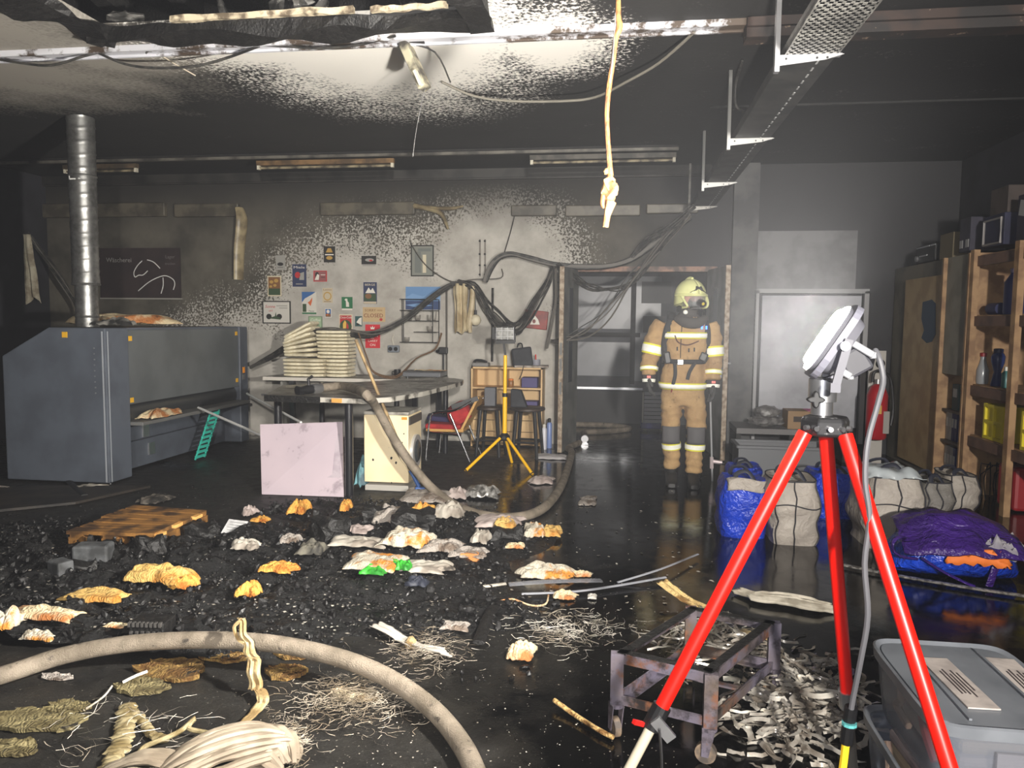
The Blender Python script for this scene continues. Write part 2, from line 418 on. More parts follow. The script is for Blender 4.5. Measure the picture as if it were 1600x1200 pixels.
# right part of back wall: pilaster, blanked window, low bench
bm = nb(); x0, x1 = P(1139, 500, YB).x, P(1178, 500, YB).x
box(bm, ((x0+x1)/2, YB-.05, ZC/2), (x1-x0, .1, ZC)); struct('wall_pilaster', bm, M_greywall, 'grey sooty pilaster beside the open door', 'wall')
wn = thing('window_2', 'blanked-off window with two grey panels behind the lit lamp', 'window', P(1190, 690, YB), kind='structure')
def rect(px0, py0, px1, py1, Y): 
    a, b = P(px0, py0, Y), P(px1, py1, Y); return (min(a.x, b.x), max(a.x, b.x), min(a.z, b.z), max(a.z, b.z))
bm = nb(); a = rect(1180, 362, 1334, 455, YB); box(bm, ((a[0]+a[1])/2, YB-.03, (a[2]+a[3])/2), (a[1]-a[0], .05, a[3]-a[2])); obj('upper_panel', bm, mat('window_panel_grey', (120, 120, 122), .6, c2=(96, 96, 98), scale=3), wn, True)
bm = nb(); a = rect(1190, 462, 1335, 668, YB); box(bm, ((a[0]+a[1])/2, YB-.03, (a[2]+a[3])/2), (a[1]-a[0], .04, a[3]-a[2])); obj('lower_panel', bm, mat('window_panel_white', (176, 177, 184), .5, c2=(150, 151, 158), scale=2), wn, True)
bm = nb(); a = rect(1181, 455, 1340, 692, YB)
for c, s in ((((a[0]), YB-.05, (a[2]+a[3])/2), (.05, .1, a[3]-a[2])), ((a[1], YB-.05, (a[2]+a[3])/2), (.05, .1, a[3]-a[2])), (((a[0]+a[1])/2, YB-.05, a[3]), (a[1]-a[0]+.05, .1, .05))): box(bm, c, s)
obj('window_frame', bm, mat('window_frame_grey', (150, 150, 152), .5), wn, True)
# corridor behind the doorway
YC = 11.6
bm = nb(); box(bm, (.0, YC+.1, 1.6), (6.5, .2, 3.4)); struct('wall_corridor', bm, mat('corridor_wall', (84, 85, 90), .7, c2=(66, 67, 71), scale=2), 'smoky grey corridor wall behind the doorway')
for x in (-2.3, 2.6): bm = nb(); box(bm, (x, (YB+.2+YC)/2, 1.6), (.1, YC-YB-.2, 3.2)); struct('wall_corridor_side', bm, MATS['corridor_wall'], 'grey side wall of the corridor at %s of the doorway' % ('the hinge side' if x < 0 else 'the far side'), 'wall')
bm = nb(); box(bm, (.15, (YB+YC)/2+.15, 2.75), (5.2, YC-YB, .08)); struct('ceiling_corridor', bm, M_soot, 'dark corridor ceiling behind the doorway', 'ceiling')
w1 = thing('window_1', 'shuttered window with a bright metal sill in the corridor', 'window', P(945, 607, YC-.02), kind='structure')
M_pane = mat('corridor_pane', (120, 121, 126), .35, c2=(104, 105, 110), scale=1.5)
for py0, py1 in ((432, 514), (534, 588)):
    a = rect(899, py0, 986, py1, YC-.02); bm = nb(); box(bm, ((a[0]+a[1])/2, YC-.02, (a[2]+a[3])/2), (a[1]-a[0], .03, a[3]-a[2])); obj('pane', bm, M_pane, w1, True)
a = rect(992, 432, 1030, 596, YC-.02); bm = nb(); box(bm, ((a[0]+a[1])/2, YC-.02, (a[2]+a[3])/2), (a[1]-a[0], .03, a[3]-a[2])); obj('pane', bm, M_pane, w1, True)
a = rect(1003, 440, 1048, 474, YC-.05); bm = nb(); box(bm, ((a[0]+a[1])/2, YC-.05, (a[2]+a[3])/2), (a[1]-a[0], .02, a[3]-a[2])); obj('notice_board', bm, mat('board_dark', (74, 74, 76), .6), w1, True)
a = rect(1005, 494, 1040, 520, YC-.05); bm = nb(); box(bm, ((a[0]+a[1])/2, YC-.05, (a[2]+a[3])/2), (a[1]-a[0], .02, a[3]-a[2])); obj('notice_board', bm, MATS['board_dark'], w1, True)
a = rect(895, 519, 1000, 527, YC-.05); bm = nb(); box(bm, ((a[0]+a[1])/2, YC-.06, (a[2]+a[3])/2), (a[1]-a[0], .06, a[3]-a[2])); obj('cross_bar', bm, M_soot, w1, True)
bm = nb()
a = rect(987, 430, 991, 600, YC-.03); box(bm, ((a[0]+a[1])/2, YC-.04, (a[2]+a[3])/2), (a[1]-a[0], .05, a[3]-a[2])); obj('mullion', bm, M_soot, w1, True)
a = rect(893, 603, 1004, 609, YC-.1); bm = nb(); box(bm, ((a[0]+a[1])/2, YC-.1, (a[2]+a[3])/2), (a[1]-a[0], .18, a[3]-a[2])); obj('window_sill', bm, mat('bright_metal', (210, 212, 216), .3, .6), w1, True)
a = rect(893, 610, 1100, 690, YC-.02); bm = nb(); box(bm, ((a[0]+a[1])/2, YC-.02, (a[2]+a[3])/2-.05), (a[1]-a[0], .05, a[3]-a[2]+.1)); obj('parapet', bm, mat('dark_parapet', (56, 56, 58), .7), w1, True)
# lintel and door frame
M_lintel = mat('copper_brown_lintel', (150, 112, 92), .6, c2=(84, 70, 62), scale=7)
bm = nb(); box(bm, ((DL+DR)/2, YB-.03, DT+.03), (DR-DL+.2, .08, .06)); struct('trim_5', bm, M_lintel, 'reddish brown lintel above the open doorway', 'trim')
# door leaves, swung open towards the room
M_leaf = mat('grey_door_leaf', (112, 112, 108), .55, c2=(92, 92, 90), scale=4)
M_edge = mat('pale_wood_edge', (176, 160, 140), .65, c2=(122, 104, 86), scale=22, lo=.4, hi=.65)
LH = 2.12
def leaf(name, hinge, tip, label, handle):
    h, tp = Vector(hinge), Vector(tip); d = (tp-h); L = d.length; a = math.atan2(d.y, d.x)
    t = thing(name, label, 'door', (h.x, h.y, 0), a, kind='structure')
    bm = nb(); box(bm, (L/2-.015, 0, LH/2+.01), (L-.03, .045, LH)); obj('panel', bm, M_leaf, t, bevel=.003)
    bm = nb(); box(bm, (L-.012, 0, LH/2+.01), (.024, .05, LH)); obj('edge_strip', bm, M_edge, t)
    if handle:
        for s in (-1, 1):
            bm = nb(); box(bm, (L-.09, s*.028, 1.03), (.035, .012, .24)); obj('handle_plate', bm, MATS['bright_metal'], t)
            bm = nb(); tube(bm, [(L-.09, s*.03, 1.07), (L-.09, s*.075, 1.07), (L-.2, s*.075, 1.07)], .009, 8); obj('handle', bm, MATS['bright_metal'], t, smooth=True)
    else:
        for z in (.75, 1.02, 1.2):
            bm = nb(); box(bm, (L+.002, 0, z), (.004, .03, .14)); obj('lock_plate', bm, mat('dull_steel', (150, 150, 148), .4, .7), t)
    # glass slot
    bm = nb(); box(bm, (L*.5, 0, 1.35), (.16, .05, 1.1)); obj('glass_slot', bm, mat('dark_glass', (60, 63, 66), .15), t)
    return t
leaf('door_1', (DL-.01, YB-.03), P(874, 705, 8.72).to_2d(), 'grey door leaf with a pale worn edge beside the bookcase', False)
leaf('door_2', (DR+.01, YB-.03), P(1129, 720, 8.55).to_2d(), 'grey door leaf with a metal handle behind the firefighter', True)
# ================================================================== red tripod with the lit work lamp
M_red = mat('fluorescent_red_enamel', (255, 26, 12), .35)
M_black = mat('black_plastic', (22, 22, 24), .45)
M_steel = mat('brushed_steel', (196, 196, 198), .3, .9)
M_greyplast = mat('grey_plastic', (104, 104, 112), .5)
M_cream = mat('cream_tube', (206, 196, 172), .5)
M_cable = mat('grey_rubber_cable', (96, 96, 100), .5)
HUB = P(1289, 664, 2.15)
tl = thing('tripod_work_lamp', 'lit work lamp on a fluorescent red tripod standing over the burnt cart', 'work lamp', (HUB.x, HUB.y, 0))
def wobj(name, bm, m, parent, **k): return obj(name, bm, m, parent, world=True, **k)
# hub
bm = nb(); lathe(bm, [(.052, -.028), (.064, -.022), (.064, .012), (.058, .024), (.03, .028)], 6, HUB); wobj('hub', bm, mat('hub_metal', (58, 58, 60), .3, .5, c2=(150, 150, 150), scale=40, lo=.6, hi=.68), tl, bevel=.004)
for i in range(5):
    a = -2.6+i*.5; bm = nb(); c = HUB+V(math.cos(a)*.058, math.sin(a)*.058, -.004)
    cyl(bm, c, c+V(math.cos(a)*.012, math.sin(a)*.012, 0), .007, n=8); wobj('bolt', bm, M_steel, tl)
A0 = HUB+V(0, 0, .028)
bm = nb(); lathe(bm, [(.028, 0), (.028, .035), (.036, .036), (.036, .095), (.03, .1), (.012, .1)], 20, A0-V(.01, 0, 0)); wobj('spigot', bm, M_steel, tl, smooth=True)
bm = nb(); kc = P(1276, 625, 2.09); 
pts = []
for i in range(16):
    a = 2*PI*i/16; r = .018*(1+.35*math.cos(4*a)); pts.append(kc+V(r*math.cos(a), 0, r*math.sin(a)))
prism(bm, pts, (0, .02, 0)); wobj('star_knob', bm, M_black, tl, bevel=.003)
LC = P(1291, 528, 2.15)
Nn = V(-.85, .10, .52).normalized(); Vv = V(0, 0, 1).cross(Nn).normalized(); Uu = Nn.cross(Vv).normalized()
if Uu.z < 0: Uu = -Uu; Vv = -Vv
def LP(u, v, n): return LC+Uu*u+Vv*v+Nn*n
def rrect(bm, hu, hv, n0, n1, pw=.45, n=28, k0=1.0, k1=1.0):
    skin(bm, [ring(bm, LC+Nn*n0, Uu, Vv, hu*k0, hv*k0, n, 0, pw), ring(bm, LC+Nn*n1, Uu, Vv, hu*k1, hv*k1, n, 0, pw)])
bm = nb(); rrect(bm, .098, .092, -.055, .0, .5, 28, .8, 1.0); wobj('housing', bm, M_greyplast, tl, smooth=True)
bm = nb(); rrect(bm, .088, .082, .001, .012, .6, 28, 1.0, .92)
t = NT('lamp_light'); e = t.n('ShaderNodeEmission'); e.inputs[0].default_value = (1, .95, .87, 1); e.inputs[1].default_value = LAMP_STRENGTH; t.l(e.outputs[0], t.out.inputs[0])
wobj('diffuser', bm, t.m, tl)
bm = nb(); rrect(bm, .110, .098, -.03, -.012, .5); wobj('bumper_rim', bm, mat('pale_grey_plastic', (128, 128, 140), .5), tl)
for s in (-1, 1):
    bm = nb(); bar(bm, LP(.02, s*.104, -.035), LP(-.1, s*.104, -.075), .016, .02); wobj('yoke', bm, M_greyplast, tl)
    bm = nb(); cyl(bm, LP(.0, s*.108, -.035), LP(.0, s*.122, -.035), .012, n=12); wobj('yoke_knob', bm, MATS['bright_metal'], tl)
bm = nb(); bar(bm, LP(-.1, -.115, -.075), LP(-.1, .115, -.075), .024); wobj('yoke_bar', bm, M_greyplast, tl)
bm = nb(); bar(bm, LP(-.1, 0, -.07), A0+V(-.005, 0, .1), .035, .05); wobj('stem', bm, M_greyplast, tl)
for u, l in ((.02, .06), (-.055, .045)):
    bm = nb(); bar(bm, LP(u, -.05, -.055), LP(u, -.05, -.055-l), .018, .018); bar(bm, LP(u, .05, -.055), LP(u, .05, -.055-l), .018, .018); bar(bm, LP(u, -.05, -.055-l), LP(u, .05, -.055-l), .018, .018); wobj('grip', bm, MATS['bright_metal'], tl, bevel=.004)
bm = nb(); box(bm, LP(-.02, 0, -.085), (.07, .1, .07), rot=(0, -.55, 0)); wobj('ballast_box', bm, mat('ballast_grey', (66, 66, 72), .5), tl, bevel=.008)
# legs: red outer tube, clamp, pale inner tube, foot
feet = [V(-.10, 1.97, 0), V(.78, 2.5, 0), V(.90, 1.66, 0)]
dirs = [V(-.055, -.02, -.02), V(.012, .04, -.02), V(.04, -.045, -.02)]
reds = [.625, .70, .80]
for i, (ft, dd, rr) in enumerate(zip(feet, dirs, reds)):
    a = HUB+dd; L = a.lerp(ft, rr)
    bm = nb(); cyl(bm, a, L, .0195, n=16); lg = wobj('leg', bm, M_red, tl, smooth=True)
    bm = nb(); cyl(bm, L, a.lerp(ft, .985), .0145, n=14); wobj('inner_tube', bm, M_cream if i == 0 else mat('grey_tube', (120, 116, 108), .5), tl, smooth=True)
    bm = nb(); cyl(bm, a.lerp(ft, rr-.015), a.lerp(ft, rr+.035), .0255, n=14); cl = wobj('clamp', bm, M_black if i == 0 else M_steel, tl)
    bm = nb(); cyl(bm, a.lerp(ft, .965), ft, .02, .023, n=12); wobj('rubber_foot', bm, M_black, tl)
    if i == 0:
        bm = nb(); d = (ft-a).normalized(); c = a.lerp(ft, rr+.02)
        bar(bm, c+V(-.03, -.01, -.005), c+V(-.055, -.03, .01), .012); wobj('clamp_screw', bm, mat('red_knob', (200, 30, 24), .4), tl)
        bm = nb(); bar(bm, c+V(.0, -.028, .02), c+V(.045, -.03, -.03), .012, .03); wobj('buckle', bm, M_steel, tl)
        bm = nb(); pts = [c+V(.012, -.03, .0), c+V(.02, -.045, -.1), c+V(.012, -.04, -.22), c+V(.015, -.035, -.34)]; tube(bm, pts, .021, 8, 4, flat=.18); wobj('strap', bm, mat('dark_webbing', (52, 52, 54), .8), tl)
# mains cable of the lamp
bm = nb()
cp = [LP(-.01, -.02, -.14)]
for px, py, Y in ((1368, 548, 2.1), (1380, 590, 2.08), (1372, 630, 2.06), (1356, 690, 2.04), (1352, 750, 2.03), (1359, 810, 2.02), (1351, 880, 2.02), (1356, 960, 2.02), (1345, 1030, 2.05), (1334, 1085, 2.1), (1328, 1120, 2.12)): cp.append(P(px, py, Y))
tube(bm, cp, .0075, 8, 4); wobj('cable', bm, M_cable, tl, smooth=True)
bm = nb(); cyl(bm, P(1330, 1105, 2.12), P(1322, 1160, 2.14), .017, n=10); wobj('plug', bm, M_black, tl)
bm = nb(); tube(bm, [P(1322, 1158, 2.14), P(1317, 1200, 2.14), P(1308, 1260, 2.12), F(1290, 1420), F(1260, 1600), F(1200, 1900)], .011, 8, 4); wobj('extension_lead', bm, mat('yellow_cable', (236, 196, 40), .5), tl, smooth=True)
bm = nb(); c = P(1327, 1131, 2.12); lathe(bm, [(.02, -.004), (.02, .004)], 10, c); wobj('cable_tie', bm, mat('turquoise_tie', (90, 170, 170), .5), tl)
# ================================================================== ironing machine, duct and what lies on it
M_iron = mat('anthracite_enamel', (86, 92, 102), .5, c2=(76, 81, 90), scale=3, c3=(120, 124, 128), s3=55, lo3=.7, hi3=.73)
M_iron2 = mat('anthracite_cover', (96, 100, 102), .42, c2=(84, 88, 90), scale=2)
M_iron3 = mat('anthracite_dark', (40, 43, 48), .6)
M_tag = mat('yellow_sticker', (222, 170, 40), .6)
c0 = F(172, 759); YM0 = c0.y; XF = c0.x
XBk = P(9, 700, YM0).x; ZM = P(120, 512, YM0).z
YM1 = min(PX(388, 600, XF).y, YB-.12); YE0 = PX(203, 600, XF).y; YE1 = PX(376, 600, XF).y
ti = thing('ironing_machine', 'large anthracite ironing machine with a sloping back corner under the steel duct', 'ironing machine', (XF-.5, YM0, 0))
def profile(y0, y1, xf=XF, name='end_cabinet', m=M_iron):
    bm = nb(); zc = P(9, 556, YM0).z; xc = P(75, 512, YM0).x
    prism(bm, [(XBk, y0, .02), (xf, y0, .02), (xf, y0, ZM), (xc, y0, ZM), (XBk, y0, zc)], (0, y1-y0, 0)); return wobj(name, bm, m, ti, bevel=.012)
profile(YM0, YE0); profile(YE1, YM1)
profile(YE0+.002, YE1-.002, XF-.45, 'rear_body', M_iron3)
zl = PX(205, 632, XF-.02).z
bm = nb(); box(bm, (XF-.045, (YE0+YE1)/2, (zl+ZM-.02)/2), (.05, YE1-YE0-.004, ZM-.02-zl)); cov = wobj('roll_cover', bm, M_iron2, ti, bevel=.008)
bm = nb(); box(bm, (XF-.26, (YE0+YE1)/2, ZM-.012), (.46, YE1-YE0-.004, .024)); wobj('top_cover', bm, M_iron, ti)
for y, z in ((YE0+.05, ZM-.10), (YE0+.05, zl+.04), (YE1-.05, ZM-.08), (YE1-.05, zl+.08)):
    bm = nb(); box(bm, (XF-.018, y, z), (.004, .05, .045)); wobj('sticker', bm, M_tag, cov)
for px, py in ((101, 523),):
    q = P(px, py, YM0-.004); bm = nb(); box(bm, q, (.05, .006, .05)); wobj('sticker', bm, M_tag, ti)
q = PX(381, 578, XF+.003); bm = nb(); box(bm, q, (.004, .05, .07)); wobj('switch', bm, mat('orange_switch', (240, 150, 30), .5), ti)
q = PX(381, 589, XF+.003); bm = nb(); box(bm, q, (.004, .05, .06)); wobj('switch', bm, MATS['dull_steel'], ti)
# roller, feed table, lower panels
bm = nb(); cyl(bm, (XF-.20, YE0+.005, zl-.10), (XF-.20, YE1-.005, zl-.10), .15, n=28); wobj('roller', bm, mat('roller_dark', (70, 72, 74), .3, .5), ti, smooth=True)
zf = PX(230, 657, XF).z
bm = nb(); box(bm, (XF-.0, (YE0+YE1)/2, zf), (.24, YE1-YE0-.006, .035)); wobj('feed_table', bm, mat('table_grey', (120, 120, 118), .5, .3), ti, bevel=.006)
bm = nb(); box(bm, (XF-.30, (YE0+YE1)/2, zf-.17), (.05, YE1-YE0-.006, .20)); wobj('lower_panel', bm, M_iron, ti)
bm = nb(); box(bm, (XF-.24, (YE0+YE1)/2, .16), (.05, YE1-YE0-.006, .26)); wobj('lower_panel', bm, M_iron, ti)
for z in (zf-.16, .18):
    q = PX(258, 690, XF-.2); bm = nb(); box(bm, (XF-(.27 if z > .3 else .21), YE0+.62, z), (.02, .1, .12)); wobj('steel_plate', bm, M_steel, ti)
for i in range(9):
    bm = nb(); box(bm, (P(147, 540, YM0).x, YM0-.001, ZM-.18-.05*i), (.012, .006, .012)); wobj('rivet', bm, mat('rivet_grey', (150, 152, 156), .4, .6), ti)
bm = nb(); box(bm, (XF-.002, YM0+.03, ZM/2), (.01, .012, ZM-.06)); wobj('edge_trim', bm, mat('edge_grey', (150, 154, 160), .4), ti)
bm = nb(); box(bm, (XF-.03, YM0-.002, ZM/2), (.012, .008, ZM-.06)); wobj('edge_trim', bm, MATS['edge_grey'], ti)
# teal slatted strip leaning in the machine
ts = thing('slatted_strip', 'teal plastic slatted strip leaning under the ironing machine', 'plastic strip', F(310, 712))
a, b = PX(312, 706, XF+.1), PX(336, 642, XF+.06); a.z = .02
M_teal = mat('teal_plastic', (60, 190, 170), .4)
d = (b-a)
for s in (-1, 1):
    bm = nb(); bar(bm, a+V(0, s*.09, 0), b+V(0, s*.09, 0), .014); wobj('rail', bm, M_teal, ts)
for i in range(10):
    p = a+d*((i+.5)/10); bm = nb(); bar(bm, p-V(0, .095, 0), p+V(0, .095, 0), .02, d.length/22); wobj('slat', bm, M_teal, ts)
# white rods
for n_, (p0, p1, lb) in enumerate((((310, 637, 7.5), (412, 682, 6.62), 'long white rod reaching from the feed table to the pale board'), ((386, 615, 8.2), (470, 660, 6.9), 'white rod sloping under the front table'))):
    a, b = P(*p0), P(*p1); bm = nb(); cyl(bm, a, b, .013, n=10); o = obj('white_rod', bm, mat('white_paint', (226, 226, 224), .4), origin=a, smooth=True); tag(o, lb, 'rod')
# steel duct
dq = P(137, 511, YM0+.42); DX, DY = dq.x, dq.y
td = thing('steel_duct', 'spiral steel exhaust duct rising from the machine to the ceiling', 'duct', (DX, DY, ZM))
def mat_duct():
    t = NT('galvanised_duct'); t.b.inputs['Metallic'].default_value = .85
    v = t.noise(7, 5, .65)
    t.l(t.mix(t.mrange(v, .35, .7), lin((168, 168, 166)), lin((84, 84, 82))), t.b.inputs['Base Color'])
    t.l(t.mrange(v, .3, .7, .28, .5), t.b.inputs['Roughness']); return t.m
MD = mat_duct()
zc1 = P(130, 430, DY).z; zc2 = P(133, 445, DY).z
bm = nb(); n = 24
def hel(z0, z1, r0, r1, pitch=.12):
    # spiral seam: ridge that winds
    m = int((z1-z0)/.012); rings = []
    for i in range(m+1):
        z = z0+(z1-z0)*i/m; vs = []
        for j in range(n):
            a = 2*PI*j/n; ph = ((z/pitch)-a/(2*PI)) % 1.0; r = (r0+(r1-r0)*i/m)+(.004 if ph < .12 else 0)
            vs.append(bm.verts.new((DX+r*math.cos(a), DY+r*math.sin(a), z)))
        rings.append(vs)
    skin(bm, rings)
hel(zc2, ZC-.005, .115, .12); wobj('duct_tube', bm, MD, td, smooth=True)
bm = nb(); lathe(bm, [(.10, ZM+.005), (.104, ZM+.05), (.10, ZM+.10), (.098, zc1-.1), (.118, zc1), (.122, zc2), (.117, zc2+.04)], 24, (DX, DY, 0)); wobj('reducer', bm, MD, td, smooth=True)
for z in (ZM+.10, zc2+.005, zc2+1.0):
    bm = nb(); lathe(bm, [(.121 if z > ZM+.2 else .102, z-.012), (.126 if z > ZM+.2 else .107, z), (.121 if z > ZM+.2 else .102, z+.012)], 24, (DX, DY, 0)); wobj('joint_ring', bm, MD, td, smooth=True)
zq = P(130, 283, DY).z
for k, (x, dz, l) in enumerate(((-.05, .02, .05), (-.01, .0, .06), (.04, .005, .04))):
    bm = nb(); box(bm, (DX+x, DY-.121+abs(x)*.3, zq+dz), (.012 if k == 0 else l, .004, l if k == 0 else .012)); wobj('worn_marking', bm, mat('chalk_white', (220, 220, 216), .8), td)
# crumpled cloth helper -------------------------------------------------
def crumple(bm, c, sx, sy, h, seed, rz=0.0, nu=16, nv=12, lump=1.0, fr=3.2, edge=.25):
    c = Vector(c); ca, sa = math.cos(rz), math.sin(rz)
    def fn(u, v):
        x, y = (u-.5), (v-.5); k = 1+edge*nz(u*3+seed, v*3, seed)
        rr = (max(0, 1-(2*abs(x))**4)*max(0, 1-(2*abs(y))**4))**.6
        z = h*(.18+.82*rr*lump)*(.5+.7*abs(nz(u*fr+seed*1.7, v*fr*1.2, seed*.3)))+.25*h*nz(u*fr*3, v*fr*3, seed)
        z = max(z, .004)
        X, Y = x*sx*k+.12*sx*nz(v*2.3, seed, 1), y*sy*k+.12*sy*nz(u*2.3, seed, 4)
        return (c.x+X*ca-Y*sa, c.y+X*sa+Y*ca, c.z+z)
    return grid(bm, fn, nu, nv)
def mat_scorch(name, base, mid=(196, 130, 50), dark=(26, 22, 19), sc=9, a=.50, b=.60, c=.66, bump=.4):
    if name in MATS: return MATS[name]
    t = NT(name); v = t.noise(sc, 5, .6); vv = t.noise(sc*.6, 3, .5)
    m = t.mix(t.mrange(v, a, b), lin(base), lin(mid)); m = t.mix(t.mrange(t.math('MAXIMUM', v, vv), c, c+.05), m, lin(dark))
    t.l(m, t.b.inputs['Base Color']); t.b.inputs['Roughness'].default_value = .8
    w = t.n('ShaderNodeTexWave'); w.inputs['Scale'].default_value = 14; w.inputs['Distortion'].default_value = 26; w.inputs['Detail'].default_value = 3; t.l(t.tc.outputs['Object'], w.inputs['Vector'])
    t.bump(w.outputs['Fac'], bump, .01); MATS[name] = t.m; return t.m
M_sc_w = mat_scorch('scorched_white_cloth', (192, 184, 166))
M_sc_c = mat_scorch('scorched_cream_cloth', (222, 204, 166), (176, 112, 60), sc=6, a=.46, b=.6)
M_sc_o = mat_scorch('scorched_orange_foam', (214, 160, 74), (168, 96, 28), sc=12, a=.46, b=.62, c=.68)
M_sc_g = mat_scorch('grey_wet_cloth', (158, 150, 142), (110, 96, 84), sc=8, c=.70)
def lay(name, c, sx, sy, h, seed, m, label, cat, rz=0.0, group=None, fr=3.2, nu=16, nv=12, edge=.25, thick=.006):
    bm = nb(); crumple(bm, c, sx, sy, h, seed, rz, nu, nv, 1.0, fr, edge)
    o = obj(name, bm, m, origin=c, smooth=True, solid=thick, sub=1); return tag(o, label, cat, group)
q = F(240, 511, ZM); lay('scorched_sheet', (XF-.55, q.y if q.y < YE1 else YM0+.5, ZM+.012), 1.0, .5, .17, 3, M_sc_c, 'scorched cream sheet crumpled on top of the ironing machine', 'sheet', rz=.9)
q = (XF-.55, YM0+.42, ZM+.01); lay('burnt_rag', (DX+.34, DY-.06, ZM+.012), .26, .26, .10, 9, mat('grey_burnt_rag', (120, 118, 112), .8, c2=(30, 29, 28), scale=12), 'small grey burnt rag at the foot of the duct', 'rag')
lay('folded_cloth', (XF+.04, YE0+.40, zf+.02), .20, .55, .10, 14, M_sc_c, 'scorched cream cloth folded over the feed table', 'cloth', fr=2)
# hanging cloth at far wall
def hang(bm, top, bot, w0, w1, seed, depth=.05, folds=3, nu=14, nv=16):
    top, bot = Vector(top), Vector(bot)
    def fn(u, v):
        p = top.lerp(bot, v); w_ = w0+(w1-w0)*v
        return (p.x+(u-.5)*w_*(1+.15*nz(v*3, seed)), p.y+depth*math.sin(u*folds*2*PI+seed)*.6+.02*nz(u*4, v*4, seed), p.z+(-.16*w_*math.cos(u*PI*3+seed)*v*(bot-top).length/.8))
    return grid(bm, fn, nu, nv)
M_ragw = mat('smoke_grey_cloth', (176, 168, 148), .85, c2=(128, 118, 100), scale=7)
th = thing('hanging_rag', 'smoke-stained cloth hanging on a thin pole near the left wall', 'rag', P(42, 500, 9.0))
bm = nb(); hang(bm, P(39, 366, 8.98), P(45, 470, 8.98), .12, .30, 2.2); wobj('cloth', bm, M_ragw, th, smooth=True, solid=.008)
bm = nb(); cyl(bm, P(38, 330, 9.05), V(P(44, 520, 9.05).x, 9.05, 0), .012, n=8); wobj('pole', bm, MATS['dull_steel'], th)
# ================================================================== tables, laundry, washing machine
ZT, ZD = .87, .82
def mat_tabletop():
    t = NT('sooty_laminate'); v = t.noise(4, 5, .65)
    t.l(t.mix(t.mrange(v, .35, .65), lin((150, 146, 138)), lin((72, 69, 64))), t.b.inputs['Base Color'])
    t.l(t.mrange(v, .35, .65, .22, .5), t.b.inputs['Roughness']); return t.m
M_top = mat_tabletop()
M_leg = mat('black_tube_leg', (28, 28, 32), .32, coat=.4)
M_edgew = mat('pale_table_edge', (186, 182, 172), .5, c2=(60, 56, 50), scale=6, lo=.5, hi=.62)
tt = thing('work_table', 'curved sooty work table with a fire hose lying across it', 'table', F(560, 740))
out = [F(414, 617, ZT), F(490, 620, ZT), F(566, 623, ZT), F(612, 620, ZT), F(660, 612, ZT), F(700, 602, ZT), F(722, 596, ZT), F(724, 593, ZT), F(708, 590.5, ZT), F(660, 590, ZT), F(575, 596, ZT), F(440, 602, ZT)]
bm = nb(); prism(bm, [p for p in out], (0, 0, -.045)); wobj('tabletop', bm, M_top, tt, bevel=.006)
bm = nb()
for a, b in zip(out[:8], out[1:9]):
    bar(bm, a+V(0, -.004, -.022), b+V(0, -.004, -.022), .006, .04)
wobj('edge_band', bm, M_edgew, tt)
bm = nb(); a, b = out[0].lerp(out[2], .0), out[0].lerp(out[2], .58); bar(bm, a+V(0, -.012, -.025), b+V(0, -.012, -.025), .01, .055); wobj('charred_edge', bm, M_char, tt)
bm = nb(); a, b = out[0].lerp(out[2], .70), out[0].lerp(out[2], .80); bar(bm, a+V(0, -.012, -.022), b+V(0, -.012, -.022), .01, .035); wobj('orange_chip', bm, mat('bare_chipboard', (206, 150, 76), .7), tt)
for px, py, r in ((546, 778, .035), (436, 752, .035), (504, 715, .03), (696, 708, .03), (620, 712, .03)):
    q = F(px, py); bm = nb(); cyl(bm, (q.x, q.y, 0), (q.x, q.y, ZT-.045), r, n=18); wobj('leg', bm, M_leg, tt, smooth=True)
q = F(436, 752); bm = nb(); box(bm, (q.x+.0, q.y, ZT-.06), (.28, .08, .02)); wobj('leg_plate', bm, M_steel, tt)
# desk along the wall
tdk = thing('wall_desk', 'narrow white-edged desk against the poster wall carrying the towels', 'desk', F(470, 700))
d0, d1 = F(390, 592, ZD), F(640, 599, ZD); y0 = P(470, 594, 8.75).y
bm = nb(); box(bm, ((d0.x+P(690, 590, 9).x)/2, (8.62+9.36)/2, ZD-.018), (P(690, 590, 9).x-d0.x, .74, .036)); wobj('desktop', bm, M_top, tdk)
bm = nb(); box(bm, ((d0.x+P(690, 590, 9).x)/2, 8.612, ZD-.018), (P(690, 590, 9).x-d0.x, .014, .04)); wobj('front_edge', bm, mat('white_edge', (204, 198, 188), .5), tdk)
for px in (452, 684, 645):
    q = P(px, 640, 8.8); bm = nb(); box(bm, (q.x, 8.9, (ZD-.036)/2), (.06, .06, ZD-.036)); wobj('leg', bm, M_leg, tdk)
bm = nb(); box(bm, (d0.x+.1, 9.1, (ZD-.036)/2), (.03, .4, ZD-.036)); wobj('side_panel', bm, mat('panel_grey', (140, 138, 132), .6), tdk)
# folded towels
M_tow = mat('cream_terry', (240, 231, 204), .95, c2=(228, 217, 186), scale=18, bump=.5, bscale=140)
def towel_mesh(w_, d_, h, seed):
    bm = nb(); rings = []; n = 12
    for i in range(9):
        t_ = i/8; x = (t_-.5)*w_; k = (1-.18*abs(2*t_-1)**6)
        vs = []
        for j in range(n):
            a = 2*PI*j/n; ca, sa = math.cos(a), math.sin(a)
            ca = math.copysign(abs(ca)**.35, ca); sa = math.copysign(abs(sa)**.6, sa)
            vs.append(bm.verts.new((x*(1+.02*nz(seed, j)), ca*d_/2*k+.012*nz(t_*4, j*.4, seed), sa*h/2*k+.004*nz(t_*5, seed, j))))
        rings.append(vs)
    return skin(bm, rings)
tw0 = [obj('folded_towel', towel_mesh(.40, .36, .048, s), M_tow, smooth=True) for s in range(3)]
used = [False]*3; NT_ = 0
